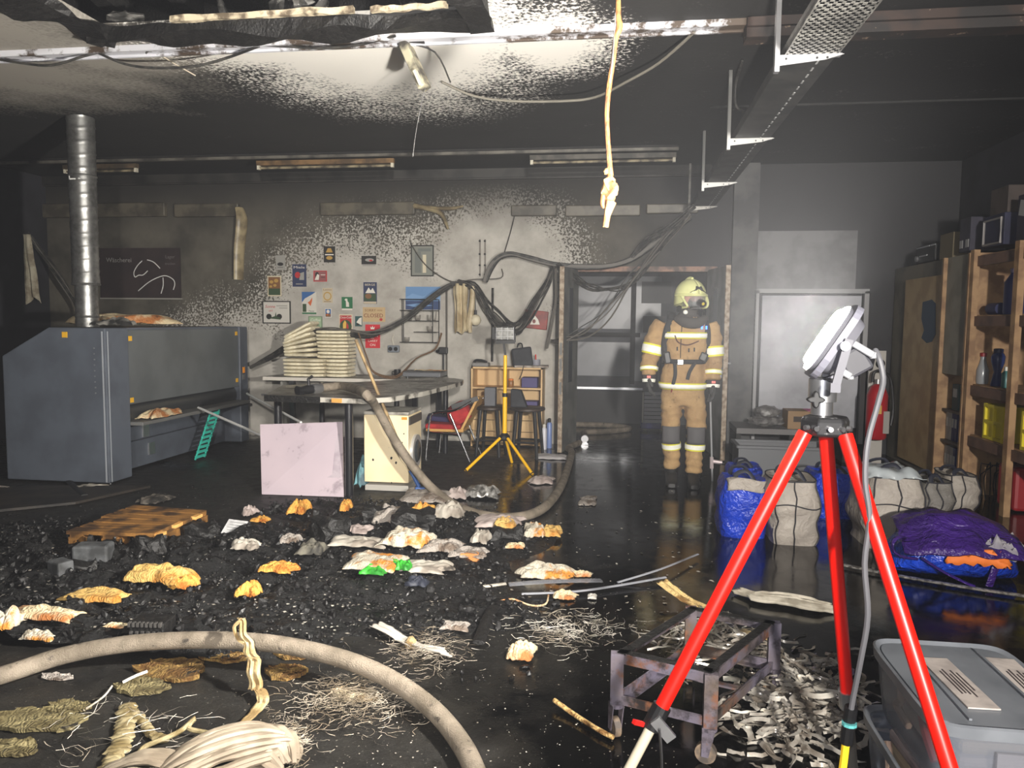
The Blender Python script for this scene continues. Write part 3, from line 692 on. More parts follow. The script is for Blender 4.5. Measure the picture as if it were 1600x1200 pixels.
def towel(loc, rot, k, sx, label, group):
    i = NT_k[0] % 3; NT_k[0] += 1
    if not used[i]: o = tw0[i]; used[i] = True
    else: o = tw0[i].copy(); COL.objects.link(o)
    o.location = loc; o.rotation_euler = rot; o.scale = (sx, 1, k); return tag(o, label, 'towel', group)
NT_k = [0]
ORD = ('lowest', 'second lowest', 'third', 'fourth', 'fifth', 'sixth', 'seventh', 'eighth')
def stack(px, py0, n, step, w_, lab, group, lean=0.0, dxs=0.0, Y=8.9, z0=None, rz=0):
    c = P(px, py0, Y); z = z0 if z0 is not None else c.z
    for i in range(n):
        j = random.uniform(-.008, .008)
        zz = z+step*(i+.5); ang = lean*(i/max(n-1, 1))
        towel((c.x+j+dxs*(i/max(n-1, 1))**1.3, Y+random.uniform(-.01, .01), zz+abs(math.sin(ang))*.03), (0, -ang, rz+random.uniform(-.03, .03)), step/.048*.93, w_/.40, (lab % ORD[i] if i < n-1 else lab % 'topmost'), group)
b1 = stack(482, 590, 5, .044, .50, '%s folded cream towel of the wide low stack on the desk', 'towels in the low stack', z0=ZD, Y=8.86)
stack(533, 590, 5, .044, .26, '%s folded cream towel of the short base stack beside the wooden stick', 'towels in the base stack by the stick', z0=ZD, Y=8.9)
stack(474, 562, 7, .047, .37, '%s folded cream towel of the tilting stack', 'towels in the tilting stack', lean=.5, dxs=-.02, z0=ZD+5*.044+.02, Y=8.86)
stack(526, 562, 8, .042, .38, '%s folded cream towel of the upright stack under the cables', 'towels in the upright stack', z0=ZD+5*.044+.005, Y=8.9)
# mug, scale, black gadget on pole
q = F(621, 589, ZT)
tm = thing('mug', 'black mug standing on the sooty table', 'mug', P(621, 589, 9.05).xyz); tm.location.z = ZD
bm = nb(); lathe(bm, [(.03, 0), (.04, .02), (.042, .09), (.038, .09), (.036, .02), (.01, .015)], 16); obj('cup', bm, M_black, tm, smooth=True)
bm = nb(); tube(bm, [(-.04, 0, .07), (-.065, 0, .06), (-.065, 0, .035), (-.04, 0, .025)], .006, 6, 3); obj('handle', bm, M_black, tm)
ts_ = thing('tabletop_scale', 'grey flat appliance with scattered papers on the table corner', 'appliance', (P(664, 588, 8.95).x, 8.95, ZD))
bm = nb(); box(bm, (0, 0, .05), (.46, .34, .05)); obj('body', bm, mat('appliance_grey', (106, 108, 112), .4), ts_, bevel=.01)
bm = nb(); box(bm, (0, 0, .082), (.44, .32, .012)); obj('lid', bm, mat('appliance_dark', (62, 62, 64), .5), ts_)
for sx in (-.18, .18):
    bm = nb(); cyl(bm, (sx, -.12, .001), (sx, -.12, .03), .018, n=10); obj('foot', bm, M_black, ts_)
for i in range(3):
    bm = nb(); grid(bm, lambda u, v: (-.12+.12*i+u*.14, -.06+v*.12, .093+.02*abs(nz(u*3, v*3, i))), 5, 4); obj('paper_scrap', bm, M_sc_c, ts_, solid=.002)
tg = thing('black_gadget', 'small black device on a thin stand against the wall', 'device', (P(693, 586, 9.28).x, 9.28, ZD))
bm = nb(); cyl(bm, (0, 0, .0), (0, 0, .30), .012, n=8); obj('stand', bm, M_black, tg)
bm = nb(); box(bm, (0, -.01, .32), (.11, .07, .085)); obj('head', bm, M_black, tg, bevel=.012)
bm = nb(); cyl(bm, (-.05, -.02, .32), (-.07, -.06, .31), .02, n=10); obj('nozzle', bm, M_black, tg)
bm = nb(); cyl(bm, (0, 0, 0), (0, 0, .012), .05, n=14); obj('base', bm, M_black, tg)
# pale board leaning on the table leg
def mat_board():
    t = NT('pale_printed_board'); v = t.noise(6, 6, .7); v2 = t.noise(1.5, 3, .5)
    c = t.mix(t.mrange(v2, .35, .65), lin((196, 180, 188)), lin((180, 166, 176)))
    c = t.mix(t.mrange(v, .56, .66), c, lin((156, 142, 150))); c = t.mix(t.mrange(t.noise(24, 5, .7), .68, .72), c, lin((110, 96, 100)))
    t.l(c, t.b.inputs['Base Color']); t.b.inputs['Roughness'].default_value = .6; return t.m
bl, br = F(409, 789), F(537, 780); bl.z = br.z = 0.03
bl, br = P(409, 788, 6.13), P(537, 780, 6.16); tlp, trp = P(406, 663, 6.36), P(535, 659, 6.36)
for p in (bl, br): p.z = max(p.z, .005)
tb = thing('pale_board', 'square pale pinkish board leaning upright against the table legs', 'board', (bl+br)/2)
bm = nb(); n_ = (br-bl).cross(tlp-bl).normalized()*.022; prism(bm, [bl, br, trp, tlp], n_ if n_.y > 0 else -n_); wobj('panel', bm, mat_board(), tb, bevel=.003)
bm = nb(); off = -(n_ if n_.y > 0 else -n_)*.06
def bp(u, v): return bl.lerp(br, u).lerp(tlp.lerp(trp, u), v)
prism(bm, [bp(.36, .70)+off*1.1, bp(.58, .70)+off*1.1, bp(.58, .80)+off*1.1, bp(.36, .80)+off*1.1], off*.5); wobj('glued_patch', bm, mat('board_patch', (190, 176, 182), .6, c2=(172, 156, 164), scale=20), tb)
bm = nb(); prism(bm, [bp(.60, .25)+off*1.1, bp(.97, .25)+off*1.1, bp(.97, .84)+off*1.1, bp(.60, .84)+off*1.1], off*.5); wobj('glued_patch', bm, mat('board_patch2', (184, 172, 180), .6, c2=(166, 152, 162), scale=10), tb)
# washing machine under the table, front door facing the chair
a, b = F(567, 768), F(640, 768); WY = (a.y+b.y)/2; WX0, WX1 = a.x, b.x; WH = P(600, 645, WY).z; WD = .44
twm = thing('washing_machine', 'small cream washing machine with round door under the work table', 'washing machine', ((WX0+WX1)/2, WY+WD/2, 0))
M_wm = mat('cream_enamel', (246, 228, 190), .4, c2=(240, 220, 180), scale=4, c3=(40, 34, 30), s3=24, lo3=.735, hi3=.75)
ww = WX1-WX0
bm = nb(); box(bm, (0, 0, WH/2+.03), (ww, WD, WH-.10)); obj('body', bm, M_wm, twm, bevel=.008)
bm = nb(); box(bm, (0, 0, .03), (ww-.01, WD-.02, .05)); obj('plinth', bm, mat('plinth_grey', (176, 172, 164), .6), twm)
bm = nb(); box(bm, (0, 0, WH-.005), (ww+.004, WD+.004, .03)); obj('lid', bm, mat('wm_top', (190, 186, 176), .5, c2=(110, 106, 98), scale=6), twm, bevel=.006)
bm = nb(); cyl(bm, (ww/2, -.01, WH*.48), (ww/2+.025, -.01, WH*.48), .15, n=28); drr = obj('door', bm, MATS['bright_metal'], twm, smooth=True)
bm = nb(); cyl(bm, (ww/2+.02, -.01, WH*.48), (ww/2+.035, -.01, WH*.48), .11, .09, n=28); obj('door_glass', bm, mat('dark_glass', (60, 63, 66), .15), drr, smooth=True)
bm = nb(); box(bm, (ww/2+.006, -.01, WH*.9), (.012, WD-.04, .07)); obj('control_panel', bm, mat('panel_dark', (70, 68, 66), .4), twm)
bm = nb(); box(bm, (ww/2-.035, -WD/2-.003, WH-.045), (.05, .004, .024)); obj('orange_label', bm, mat('orange_label', (206, 140, 40), .6), twm)
for i, (u, z, s) in enumerate(((.62, .28, .022), (.8, .33, .03), (.72, .24, .02), (.2, .26, .02), (.9, .5, .012), (.86, .42, .012), (.62, .03+.03, .012))):
    bm = nb(); blobmesh(bm, (-ww/2+u*ww, -WD/2, z*WH/.7+.02), s*.5, i, 1, .6, 2, (1, .2, 1.3)); obj('scorch_flake', bm, M_char, twm)
# blue-green sack beside the machine
q = F(556, 770); lay('blue_sack', (q.x, q.y+.25, .0), .12, .3, .30, 5, mat('teal_sack', (110, 160, 168), .6, c2=(60, 90, 100), scale=8), 'crumpled pale blue plastic sack beside the washing machine', 'plastic sack')
# ================================================================== chalkboard, posters, wall fittings
M_chalk = mat('chalk_white', (220, 220, 216), .8)
def frame4(px0, py0, px1, py1, Y=YB): return rect(px0, py0, px1, py1, Y)
a = frame4(157, 388, 284, 466); W_, H_ = a[1]-a[0], a[3]-a[2]
tc_ = thing('chalkboard', 'brown chalkboard with a chalk horse drawing beside the duct', 'chalkboard', ((a[0]+a[1])/2, YB-.002, (a[2]+a[3])/2))
bm = nb(); box(bm, (0, -.012, 0), (W_, .022, H_)); obj('board', bm, mat('chalkboard_brown', (44, 34, 34), .7, c2=(52, 40, 39), scale=4), tc_)
bm = nb(); box(bm, (0, -.014, -H_/2-.008), (W_+.02, .03, .016)); obj('ledge', bm, mat('ledge_pale', (150, 148, 140), .6), tc_)
def cp(cx, cy): return V((cx/1600*160+140-157)/127*W_-W_/2, -.026, H_/2-((cy/1100*110+370)-388)/78*H_)
for k, pts in enumerate((((850, 380), (770, 460), (715, 560), (730, 632), (790, 604), (860, 600), (935, 535)), ((930, 365), (1030, 400), (1130, 498)), ((775, 850), (950, 710), (1120, 628), (1230, 615), (1330, 670), (1355, 740), (1330, 830)), ((1172, 640), (1172, 760), (1135, 890)))):
    bm = nb(); tube(bm, [cp(*p) for p in pts], .006, 6, 4, flat=.3, up=(0, 1, 0)); obj('chalk_stroke', bm, M_chalk, tc_)
text('Wäscherei', .085, mat('chalk_grey', (140, 138, 134), .8), tc_, cp(480, 370), name='chalk_lettering', width=.36)
text('Lager', .06, mat('chalk_faint', (96, 92, 90), .8), tc_, cp(1290, 320), name='chalk_lettering')
text('trocken', .045, MATS['chalk_faint'], tc_, cp(1290, 425), name='chalk_lettering')
def flat(name, c, s=None, poly=None, m=None, parent=None, y=-.006):
    bm = nb()
    if poly: prism(bm, [(p[0], y, p[1]) for p in poly], (0, -.001, 0))
    else: box(bm, (c[0], y, c[1]), (s[0], .0015, s[1]))
    return obj(name, bm, m, parent)
def disc(c, rx, rz, n=14): return [(c[0]+rx*math.cos(2*PI*i/n), c[1]+rz*math.sin(2*PI*i/n)) for i in range(n)]
def cm(n, c, r=.6): return mat('print_'+n, c, r)
def poster(name, px0, py0, px1, py1, base, label, border=None, cat='poster', draw=None, frame=None):
    a = frame4(px0, py0, px1, py1); W, H = a[1]-a[0], a[3]-a[2]
    bm = nb(); box(bm, (0, -.003, 0), (W, .006, H))
    o = obj(name, bm, border or base); o.location = ((a[0]+a[1])/2, YB-.0005, (a[2]+a[3])/2); tag(o, label, cat)
    if border: flat('print_field', (0, 0), (W*.86, H*.88), m=base, parent=o, y=-.0065)
    if frame:
        bm = nb()
        for c, s in (((0, -.006, H/2), (W+.012, .012, .014)), ((0, -.006, -H/2), (W+.012, .012, .014)), ((W/2, -.006, 0), (.014, .012, H)), ((-W/2, -.006, 0), (.014, .012, H))): box(bm, c, s)
        obj('frame', bm, frame, o)
    if draw: draw(o, W, H)
    return o
wht = cm('white', (214, 210, 200)); blk = cm('black', (34, 32, 30)); gold = cm('gold', (176, 140, 70)); red = cm('red', (176, 44, 46)); navy = cm('navy', (44, 52, 84)); grn = cm('green', (38, 104, 66)); beige = cm('beige', (186, 174, 148)); blu = cm('blue', (52, 96, 150)); org = cm('orange', (196, 96, 50)); brn = cm('brown', (120, 82, 48)); drk = cm('dark_green', (52, 72, 46)); gry = cm('grey', (148, 146, 140)); yel = cm('yellow', (216, 176, 80)); pale = cm('pale_green', (150, 172, 140)); crm = cm('cream', (200, 190, 164)); skyb = cm('sky', (112, 148, 190))
Y2, Y3, Y4 = -.008, -.0095, -.011
def d_card(o, W, H): flat('print', None, poly=disc((0, -.1*H), .32*W, .12*H), m=blk, parent=o, y=Y2); flat('print', (0, -.32*H), (.6*W, .03*H), m=blk, parent=o, y=Y2)
def d_miele(o, W, H):
    text('Miele', H*.16, wht, o, (0, Y3, H*.36), ext=.0005, width=W*.8); flat('print', None, poly=disc((-.12*W, .02*H), .2*W, .14*H), m=red, parent=o, y=Y2); flat('print', None, poly=[(0, -.2*H), (.35*W, -.2*H), (.35*W, .16*H), (.05*W, .1*H)], m=gry, parent=o, y=Y2); flat('print', (0, -.38*H), (.5*W, .04*H), m=gry, parent=o, y=Y2)
def d_pin(o, W, H): flat('print', None, poly=disc((-.22*W, .1*H), .14*W, .28*H), m=blk, parent=o, y=Y2); flat('print', None, poly=[(-.4*W, -.35*H), (-.1*W, -.35*H), (-.05*W, .1*H), (-.2*W, .2*H)], m=wht, parent=o, y=Y3); flat('print', (.22*W, .12*H), (.34*W, .06*H), m=wht, parent=o, y=Y2); flat('print', (.22*W, -.1*H), (.3*W, .05*H), m=blk, parent=o, y=Y2)
def d_hat(o, W, H): flat('print', None, poly=[(-.3*W, .12*H), (.3*W, .12*H), (.14*W, .38*H), (-.14*W, .38*H)], m=gold, parent=o, y=Y2); flat('print', (0, -.02*H), (.75*W, .07*H), m=wht, parent=o, y=Y2); flat('print', None, poly=disc((0, -.22*H), .28*W, .12*H), m=gold, parent=o, y=Y2)
def d_fish(o, W, H): flat('print', None, poly=disc((.05*W, .02*H), .3*W, .2*H), m=gry, parent=o, y=Y2); flat('print', None, poly=disc((.15*W, -.05*H), .12*W, .1*H), m=red, parent=o, y=Y3); flat('print', (0, -.62*H), (.9*W, .2*H), m=gry, parent=o, y=-.004)
def d_field(o, W, H):
    flat('print', (0, -.28*H), (.84*W, .32*H), m=drk, parent=o, y=Y2)
    for x, z, r in ((-.2, .2, .14), (.15, .26, .16), (.05, .03, .12), (-.25, -.02, .1)): flat('print', None, poly=disc((x*W, z*H), r*W, r*W*.8), m=gold, parent=o, y=Y3)
def d_scooter(o, W, H):
    text('Sonne', H*.2, red, o, (-.24*W, Y2, .26*H), ext=.0005, shear=.3); text('satt', H*.14, red, o, (-.22*W, Y2, .08*H), ext=.0005, shear=.3)
    flat('print', (.2*W, .3*H), (.4*W, .04*H), m=gry, parent=o, y=Y2); flat('print', (.25*W, .2*H), (.3*W, .04*H), m=gry, parent=o, y=Y2)
    for x in (-.28, .1): flat('print', None, poly=disc((x*W, -.2*H), .1*W, .13*H), m=blk, parent=o, y=Y2)
    flat('print', None, poly=[(-.3*W, -.28*H), (.16*W, -.34*H), (.12*W, -.24*H), (0, -.2*H), (-.02*W, .02*H), (-.06*W, -.18*H)], m=drk, parent=o, y=Y3)
def d_drink(o, W, H):
    flat('print', None, poly=[(-.5*W, .5*H), (.45*W, .5*H), (.2*W, .38*H), (-.3*W, .2*H), (-.5*W, .02*H)], m=blu, parent=o, y=Y2); flat('print', None, poly=[(-.1*W, .02*H), (.1*W, -.14*H), (.2*W, .08*H), (.22*W, .26*H), (.06*W, .1*H)], m=org, parent=o, y=Y2)
    flat('print', (0, -.46*H), (.98*W, .07*H), m=grn, parent=o, y=Y2); flat('print', (-.33*W, -.22*H), (.26*W, .36*H), m=drk, parent=o, y=Y2); text('Pause', H*.11, blk, o, (.15*W, Y2, -.36*H), ext=.0005)
def d_latte(o, W, H): text('Latino', H*.16, brn, o, (0, Y2, .38*H), ext=.0005, width=W*.8); flat('print', None, poly=disc((0, -.06*H), .4*W, .3*H, 18), m=gold, parent=o, y=Y2); flat('print', None, poly=disc((0, -.06*H), .3*W, .22*H, 18), m=beige, parent=o, y=Y3); flat('print', (0, -.42*H), (.7*W, .04*H), m=brn, parent=o, y=Y2)
def d_dog(o, W, H): flat('print', None, poly=[(-.08*W, -.36*H), (.2*W, -.36*H), (.18*W, 0), (.06*W, .12*H), (.04*W, .34*H), (-.12*W, .36*H), (-.22*W, .26*H), (-.1*W, .14*H)], m=wht, parent=o, y=Y2); flat('print', (0, -.58*H), (.95*W, .12*H), m=wht, parent=o, y=-.004)
def d_small(o, W, H): flat('print', None, poly=disc((0, .16*H), .25*W, .2*H), m=wht, parent=o, y=Y2); flat('print', (0, -.26*H), (.8*W, .34*H), m=brn, parent=o, y=Y2); flat('print', None, poly=disc((-.1*W, -.2*H), .14*W, .08*H), m=org, parent=o, y=Y3)
def d_coffee(o, W, H): text('Coffee', H*.24, wht, o, (0, Y2, .26*H), ext=.0005, shear=.25, width=W*.7); text('time', H*.16, wht, o, (.1*W, Y2, .06*H), ext=.0005, shear=.25); flat('print', None, poly=disc((-.25*W, .0), .08*W, .06*H), m=red, parent=o, y=Y2); flat('print', None, poly=disc((0, -.24*H), .26*W, .06*H), m=wht, parent=o, y=Y2); flat('print', None, poly=[(-.22*W, -.25*H), (.22*W, -.25*H), (.15*W, -.48*H), (-.15*W, -.48*H)], m=blk, parent=o, y=Y3)
def d_cola(o, W, H): text('Coca-Cola', H*.15, wht, o, (0, Y3, .34*H), ext=.0005, shear=.2, width=W*.85); flat('print', None, poly=disc((0, -.12*H), .46*W, .34*H), m=drk, parent=o, y=Y2); flat('print', None, poly=[(-.2*W, -.48*H), (.0, -.48*H), (.05*W, .1*H), (-.06*W, .2*H), (-.2*W, .02*H)], m=yel, parent=o, y=Y3); flat('print', None, poly=[(.04*W, -.48*H), (.26*W, -.44*H), (.2*W, -.04*H), (.08*W, .08*H)], m=red, parent=o, y=Y3)
def d_teal(o, W, H): flat('print', None, poly=[(-.3*W, -.1*H), (.45*W, -.4*H), (.45*W, .4*H), (.1*W, .3*H)], m=wht, parent=o, y=Y2); flat('print', None, poly=disc((-.1*W, -.3*H), .2*W, .1*H), m=blk, parent=o, y=Y3)
def d_mount(o, W, H): text('BERGE', H*.13, crm, o, (0, Y3, .38*H), ext=.0005, width=W*.75); flat('print', None, poly=[(-.35*W, .0), (-.1*W, .26*H), (.05*W, .12*H), (.2*W, .24*H), (.4*W, 0)], m=wht, parent=o, y=Y2); flat('print', (0, -.2*H), (.9*W, .34*H), m=drk, parent=o, y=Y2); flat('print', None, poly=disc((-.12*W, -.14*H), .24*W, .12*H), m=brn, parent=o, y=Y3); flat('print', (0, -.44*H), (.96*W, .1*H), m=beige, parent=o, y=Y3)
def d_closed(o, W, H): text("SORRY", H*.24, brn, o, (-.16*W, Y2, .28*H), ext=.0005, width=.5*W); text("WE'RE", H*.14, brn, o, (.26*W, Y2, .28*H), ext=.0005, width=.24*W); text('CLOSED', H*.36, cm('maroon', (110, 40, 34)), o, (-.02*W, Y2, -.08*H), ext=.0005, width=.86*W); flat('print', None, poly=disc((.32*W, -.34*H), .07*W, .1*H), m=red, parent=o, y=Y2)
def d_calm(o, W, H):
    flat('print', None, poly=[(-.12*W, .3*H), (.12*W, .3*H), (.15*W, .42*H), (.06*W, .36*H), (0, .45*H), (-.06*W, .36*H), (-.15*W, .42*H)], m=wht, parent=o, y=Y2)
    for s, z, w2, h in (('KEEP', .18, .6, .13), ('CALM', .02, .7, .14), ('AND', -.09, .22, .05), ('CARRY', -.2, .66, .12), ('ON', -.37, .36, .14)): text(s, H*h*1.1, wht, o, (0, Y2, z*H), ext=.0005, width=w2*W)
def d_frame(o, W, H): flat('print', (-.2*W, -.05*H), (.28*W, .7*H), m=cm('slate', (104, 108, 104)), parent=o, y=Y2); flat('print', (.1*W, -.1*H), (.16*W, .6*H), m=crm, parent=o, y=Y2); flat('print', (.1*W, .36*H), (.6*W, .1*H), m=cm('slate', (104, 108, 104)), parent=o, y=Y2)
def d_sea(o, W, H): flat('print', (0, -.3*H), (W, .4*H), m=cm('deep_sea', (40, 62, 104)), parent=o, y=Y2); flat('print', None, poly=[(-.5*W, .02*H), (-.3*W, .2*H), (0, .08*H), (.3*W, .22*H), (.5*W, .06*H), (.5*W, -.12*H), (-.5*W, -.12*H)], m=skyb, parent=o, y=Y2); flat('print', None, poly=[(-.5*W, -.3*H), (-.1*W, -.22*H), (.3*W, -.32*H), (-.2*W, -.4*H)], m=skyb, parent=o, y=Y3)
poster('wall_card', 431, 399, 446, 422, gry, 'small pale card with a dark ship picture, highest at the left of the posters', draw=d_card)
poster('poster', 457, 413, 479, 448, navy, 'dark navy advertising poster with white heading', draw=d_miele)
poster('poster', 490, 423, 511, 440, cm('dull_red', (140, 84, 84)), 'small wide reddish card with a dark-haired portrait', border=red, draw=d_pin)
poster('poster', 506, 385, 524, 410, blk, 'black poster with a golden emblem, topmost of the wall pictures', draw=d_hat)
poster('poster', 565, 400, 588, 413, blk, 'small wide black picture with a grey and red fish shape', draw=d_fish)
poster('poster', 418, 431, 440, 463, brn, 'brown and green garden print in a pale border', border=crm, draw=d_field)
poster('poster', 411, 471, 454, 505, cm('offwhite', (196, 192, 184)), 'framed off-white scooter print with red lettering', draw=d_scooter, frame=blk)
poster('poster', 472, 456, 495, 491, cm('offwhite2', (200, 196, 186)), 'poster with a blue corner, orange figure and green base', draw=d_drink)
poster('poster', 504, 450, 520, 473, beige, 'beige poster with a golden round emblem', draw=d_latte)
poster('poster', 534, 464, 551, 482, grn, 'green square card with a white animal silhouette', draw=d_dog)
poster('poster', 508, 482, 518, 496, blu, 'tiny blue and brown card above the coffee poster', border=wht, draw=d_small)
poster('poster', 482, 494, 504, 519, pale, 'pale green coffee poster with a dark cup', draw=d_coffee, border=cm('pale_edge', (110, 130, 104)))
poster('poster', 530, 491, 551, 522, red, 'red drinks poster with a yellow figure in a dark circle', border=crm, draw=d_cola)
poster('poster', 555, 494, 566, 510, cm('teal', (40, 78, 78)), 'tiny teal and white card beside the closed sign', draw=d_teal)
poster('poster', 568, 441, 589, 475, navy, 'blue mountain travel poster with a pale heading', draw=d_mount)
poster('closed_sign', 567, 480, 602, 503, cm('sign_beige', (186, 160, 120)), 'beige tin sign reading sorry we are closed', cat='sign', draw=d_closed)
poster('poster', 571, 507, 594, 544, cm('bright_red', (196, 32, 46)), 'bright red poster with a white crown and keep calm lettering', draw=d_calm)
poster('picture', 643, 384, 677, 431, cm('smoked_picture', (122, 124, 116)), 'smoked grey picture in a thin black frame', cat='picture', draw=d_frame, frame=blk)
poster('picture', 634, 448, 688, 484, cm('sea_sky', (96, 134, 178)), 'blue seascape picture behind the wire rack', cat='picture', draw=d_sea)
# wire rack with cups
a = frame4(630, 468, 687, 535); W_, H_ = a[1]-a[0], a[3]-a[2]
tr = thing('wire_rack', 'thin black wire wall rack holding small glasses', 'wall rack', ((a[0]+a[1])/2, YB-.1, a[2]))
for x in (-W_/2, -W_/2+.05, W_/2-.05, W_/2):
    bm = nb(); cyl(bm, (x, -.06 if abs(x) < W_/2-.01 else .06, 0), (x, -.06 if abs(x) < W_/2-.01 else .06, H_), .005, n=6); obj('upright', bm, M_black, tr)
zs = (0.0, H_*.24, H_*.50, H_*.74, H_)
for i, z in enumerate(zs):
    x0 = -W_/2 if i != 1 else -W_*.12
    bm = nb(); 
    for y in (-.06, .06): cyl(bm, (x0, y, z), (W_/2, y, z), .005, n=6)
    bar(bm, (x0, 0, z), (W_/2, 0, z), .11, .004); obj('shelf', bm, M_black, tr)
M_glass = mat('smoky_glass', (150, 146, 138), .2, c2=(110, 106, 100), scale=9)
for i, (px, py, h, r) in enumerate(((653, 500, .07, .034), (671, 500, .07, .026), (679, 500, .11, .022), (672, 518, .07, .035), (636, 535, .06, .033), (641, 500, .03, .02))):
    q = P(px, py, YB-.1); z = min(zs, key=lambda k: abs(a[2]+k-q.z))
    bm = nb(); lathe(bm, [(r*.7, 0), (r, h*.3), (r, h), (r*.85, h), (r*.8, h*.3), (.004, h*.15)], 12)
    o = obj('glass', bm, M_glass, smooth=True); o.location = (q.x, YB-.1, a[2]+z+.003); tag(o, ('wide glass bowl on the middle wire shelf', 'narrow glass tumbler on the middle wire shelf', 'tall slim glass at the end of the middle wire shelf', 'glass bowl on the short wire shelf', 'small glass on the lowest wire shelf', 'shallow dish on the middle wire shelf')[i], 'glass')
# wall socket with melted flex
q = P(616, 545, YB); tso = thing('wall_socket', 'half-melted grey wall socket box above the desk', 'socket', (q.x, YB, q.z))
bm = nb(); box(bm, (0, -.025, 0), (.15, .05, .09)); obj('box', bm, mat('socket_grey', (110, 116, 124), .5), tso, bevel=.012)
for x in (-.035, .035): bm = nb(); cyl(bm, (x, -.05, 0), (x, -.056, 0), .026, n=14); obj('outlet', bm, M_black, tso)
bm = nb(); tube(bm, [(.0, -.02, .04), (-.02, -.02, .12), (.0, -.02, .18)], .012, 8, 3); obj('conduit', bm, mat('pvc_pale', (178, 172, 160), .5), tso)
# wall trunking pieces and melted drips
M_trunk = mat('sooty_trunking', (98, 92, 80), .45, c2=(70, 66, 58), scale=5)
ttk = thing('wall_trunking', 'sooty cable trunking running in pieces along the upper poster wall', 'trunking', P(300, 340, YB))
for px0, px1, py0, py1 in ((-40, 34, 321, 341), (55, 262, 320, 339), (276, 376, 320, 339), (503, 650, 318, 336), (800, 870, 322, 338), (884, 1000, 322, 338), (1010, 1090, 320, 334)):
    a = rect(px0, py0, px1, py1, YB); bm = nb(); box(bm, ((a[0]+a[1])/2, YB-.035, (a[2]+a[3])/2), (a[1]-a[0], .07, a[3]-a[2])); wobj('trunking_length', bm, M_trunk, ttk, bevel=.012)
M_melt = mat('melted_plastic', (158, 144, 112), .4, c2=(112, 100, 78), scale=6)
bm = nb(); tube(bm, [P(374, 325, YB-.06), P(378, 345, YB-.09), P(374, 390, YB-.06), P(373, 437, YB-.05)], [.06, .08, .075, .07], 10, 5, flat=.4); wobj('sagging_cover', bm, M_melt, ttk, smooth=True)
bm = nb(); tube(bm, [P(648, 322, YB-.05), P(672, 327, YB-.06), P(690, 335, YB-.06), P(700, 358, YB-.05)], [.07, .06, .06, .03], 10, 5, flat=.5); wobj('sagging_cover', bm, M_melt, ttk, smooth=True)
bm = nb(); tube(bm, [P(650, 322, YB-.05), P(700, 326, YB-.06), P(724, 322, YB-.06)], [.03, .05, .02], 8, 5, flat=.5); wobj('sagging_cover', bm, M_melt, ttk, smooth=True)
# red box by the door
a = frame4(820, 485, 856, 514); q = ((a[0]+a[1])/2, YB, (a[2]+a[3])/2)
trb = thing('red_wall_box', 'red fire sign box on the wall tangled in cables', 'sign box', q)
bm = nb(); box(bm, (0, -.03, 0), (a[1]-a[0], .06, a[3]-a[2]), rot=(0, .1, 0)); obj('box', bm, mat('sign_red', (150, 46, 36), .5, c2=(110, 36, 30), scale=6), trb, bevel=.008)
flat('pictogram', None, poly=[(-.07, -.06), (.05, -.06), (.03, .0), (-.01, .05), (-.04, .0)], m=wht, parent=trb, y=-.064)
flat('pictogram', None, poly=disc((-.02, -.02), .02, .025), m=mat('sign_red', (150, 46, 36)), parent=trb, y=-.067)
# hooks strip and a dark downpipe on the wall
a = rect(750, 372, 752, 432, YB)
for px in (750, 758):
    q0, q1 = P(px, 374, YB-.01), P(px, 432, YB-.01)
    tb_ = thing('wall_batten', 'thin scorched batten with %s on the speckled wall' % ('dark pegs' if px == 750 else 'three black screws'), 'batten', q1)
    bm = nb(); bar(bm, q0, q1, .018, .012); wobj('strip', bm, mat('batten_grey', (120, 114, 106), .7), tb_)
    for k in (.05, .4, .7, .95): bm = nb(); p = q0.lerp(q1, k); cyl(bm, p, p+V(0, -.03, 0), .012, n=8); wobj('peg', bm, M_char, tb_)
# ================================================================== slatted trolley in the corridor
q = F(1021, 674); t = thing('slatted_trolley', 'white slatted trolley with a blue base behind the firefighter', 'trolley', (q.x, q.y, 0))
zt_, zb_ = P(1021, 613, q.y).z, P(1021, 662, q.y).z; w_ = P(1040, 640, q.y).x-P(1005, 640, q.y).x
bm = nb(); box(bm, (0, .12, zb_-.03), (w_+.05, .3, .08)); obj('base', bm, mat('trolley_blue', (36, 44, 130), .5), t, bevel=.01)
for x in (-w_/2, w_/2): bm = nb(); box(bm, (x, 0, (zt_+zb_)/2), (.02, .02, zt_-zb_)); obj('upright', bm, wht, t)
for i in range(8): z = zb_+.03+(zt_-zb_-.05)*i/7; bm = nb(); box(bm, (0, .0, z), (w_-.03, .016, (zt_-zb_)/8*.8)); obj('slat', bm, mat('trolley_white', (190, 190, 196), .5), t)
for x in (-w_/2+.03, w_/2-.03): bm = nb(); cyl(bm, (x, 0, .035), (x, .03, .035), .035, n=12); obj('castor', bm, M_black, t)
bm = nb(); box(bm, (0, .12, .06), (w_*.8, .2, .04)); obj('axle', bm, M_black, t)
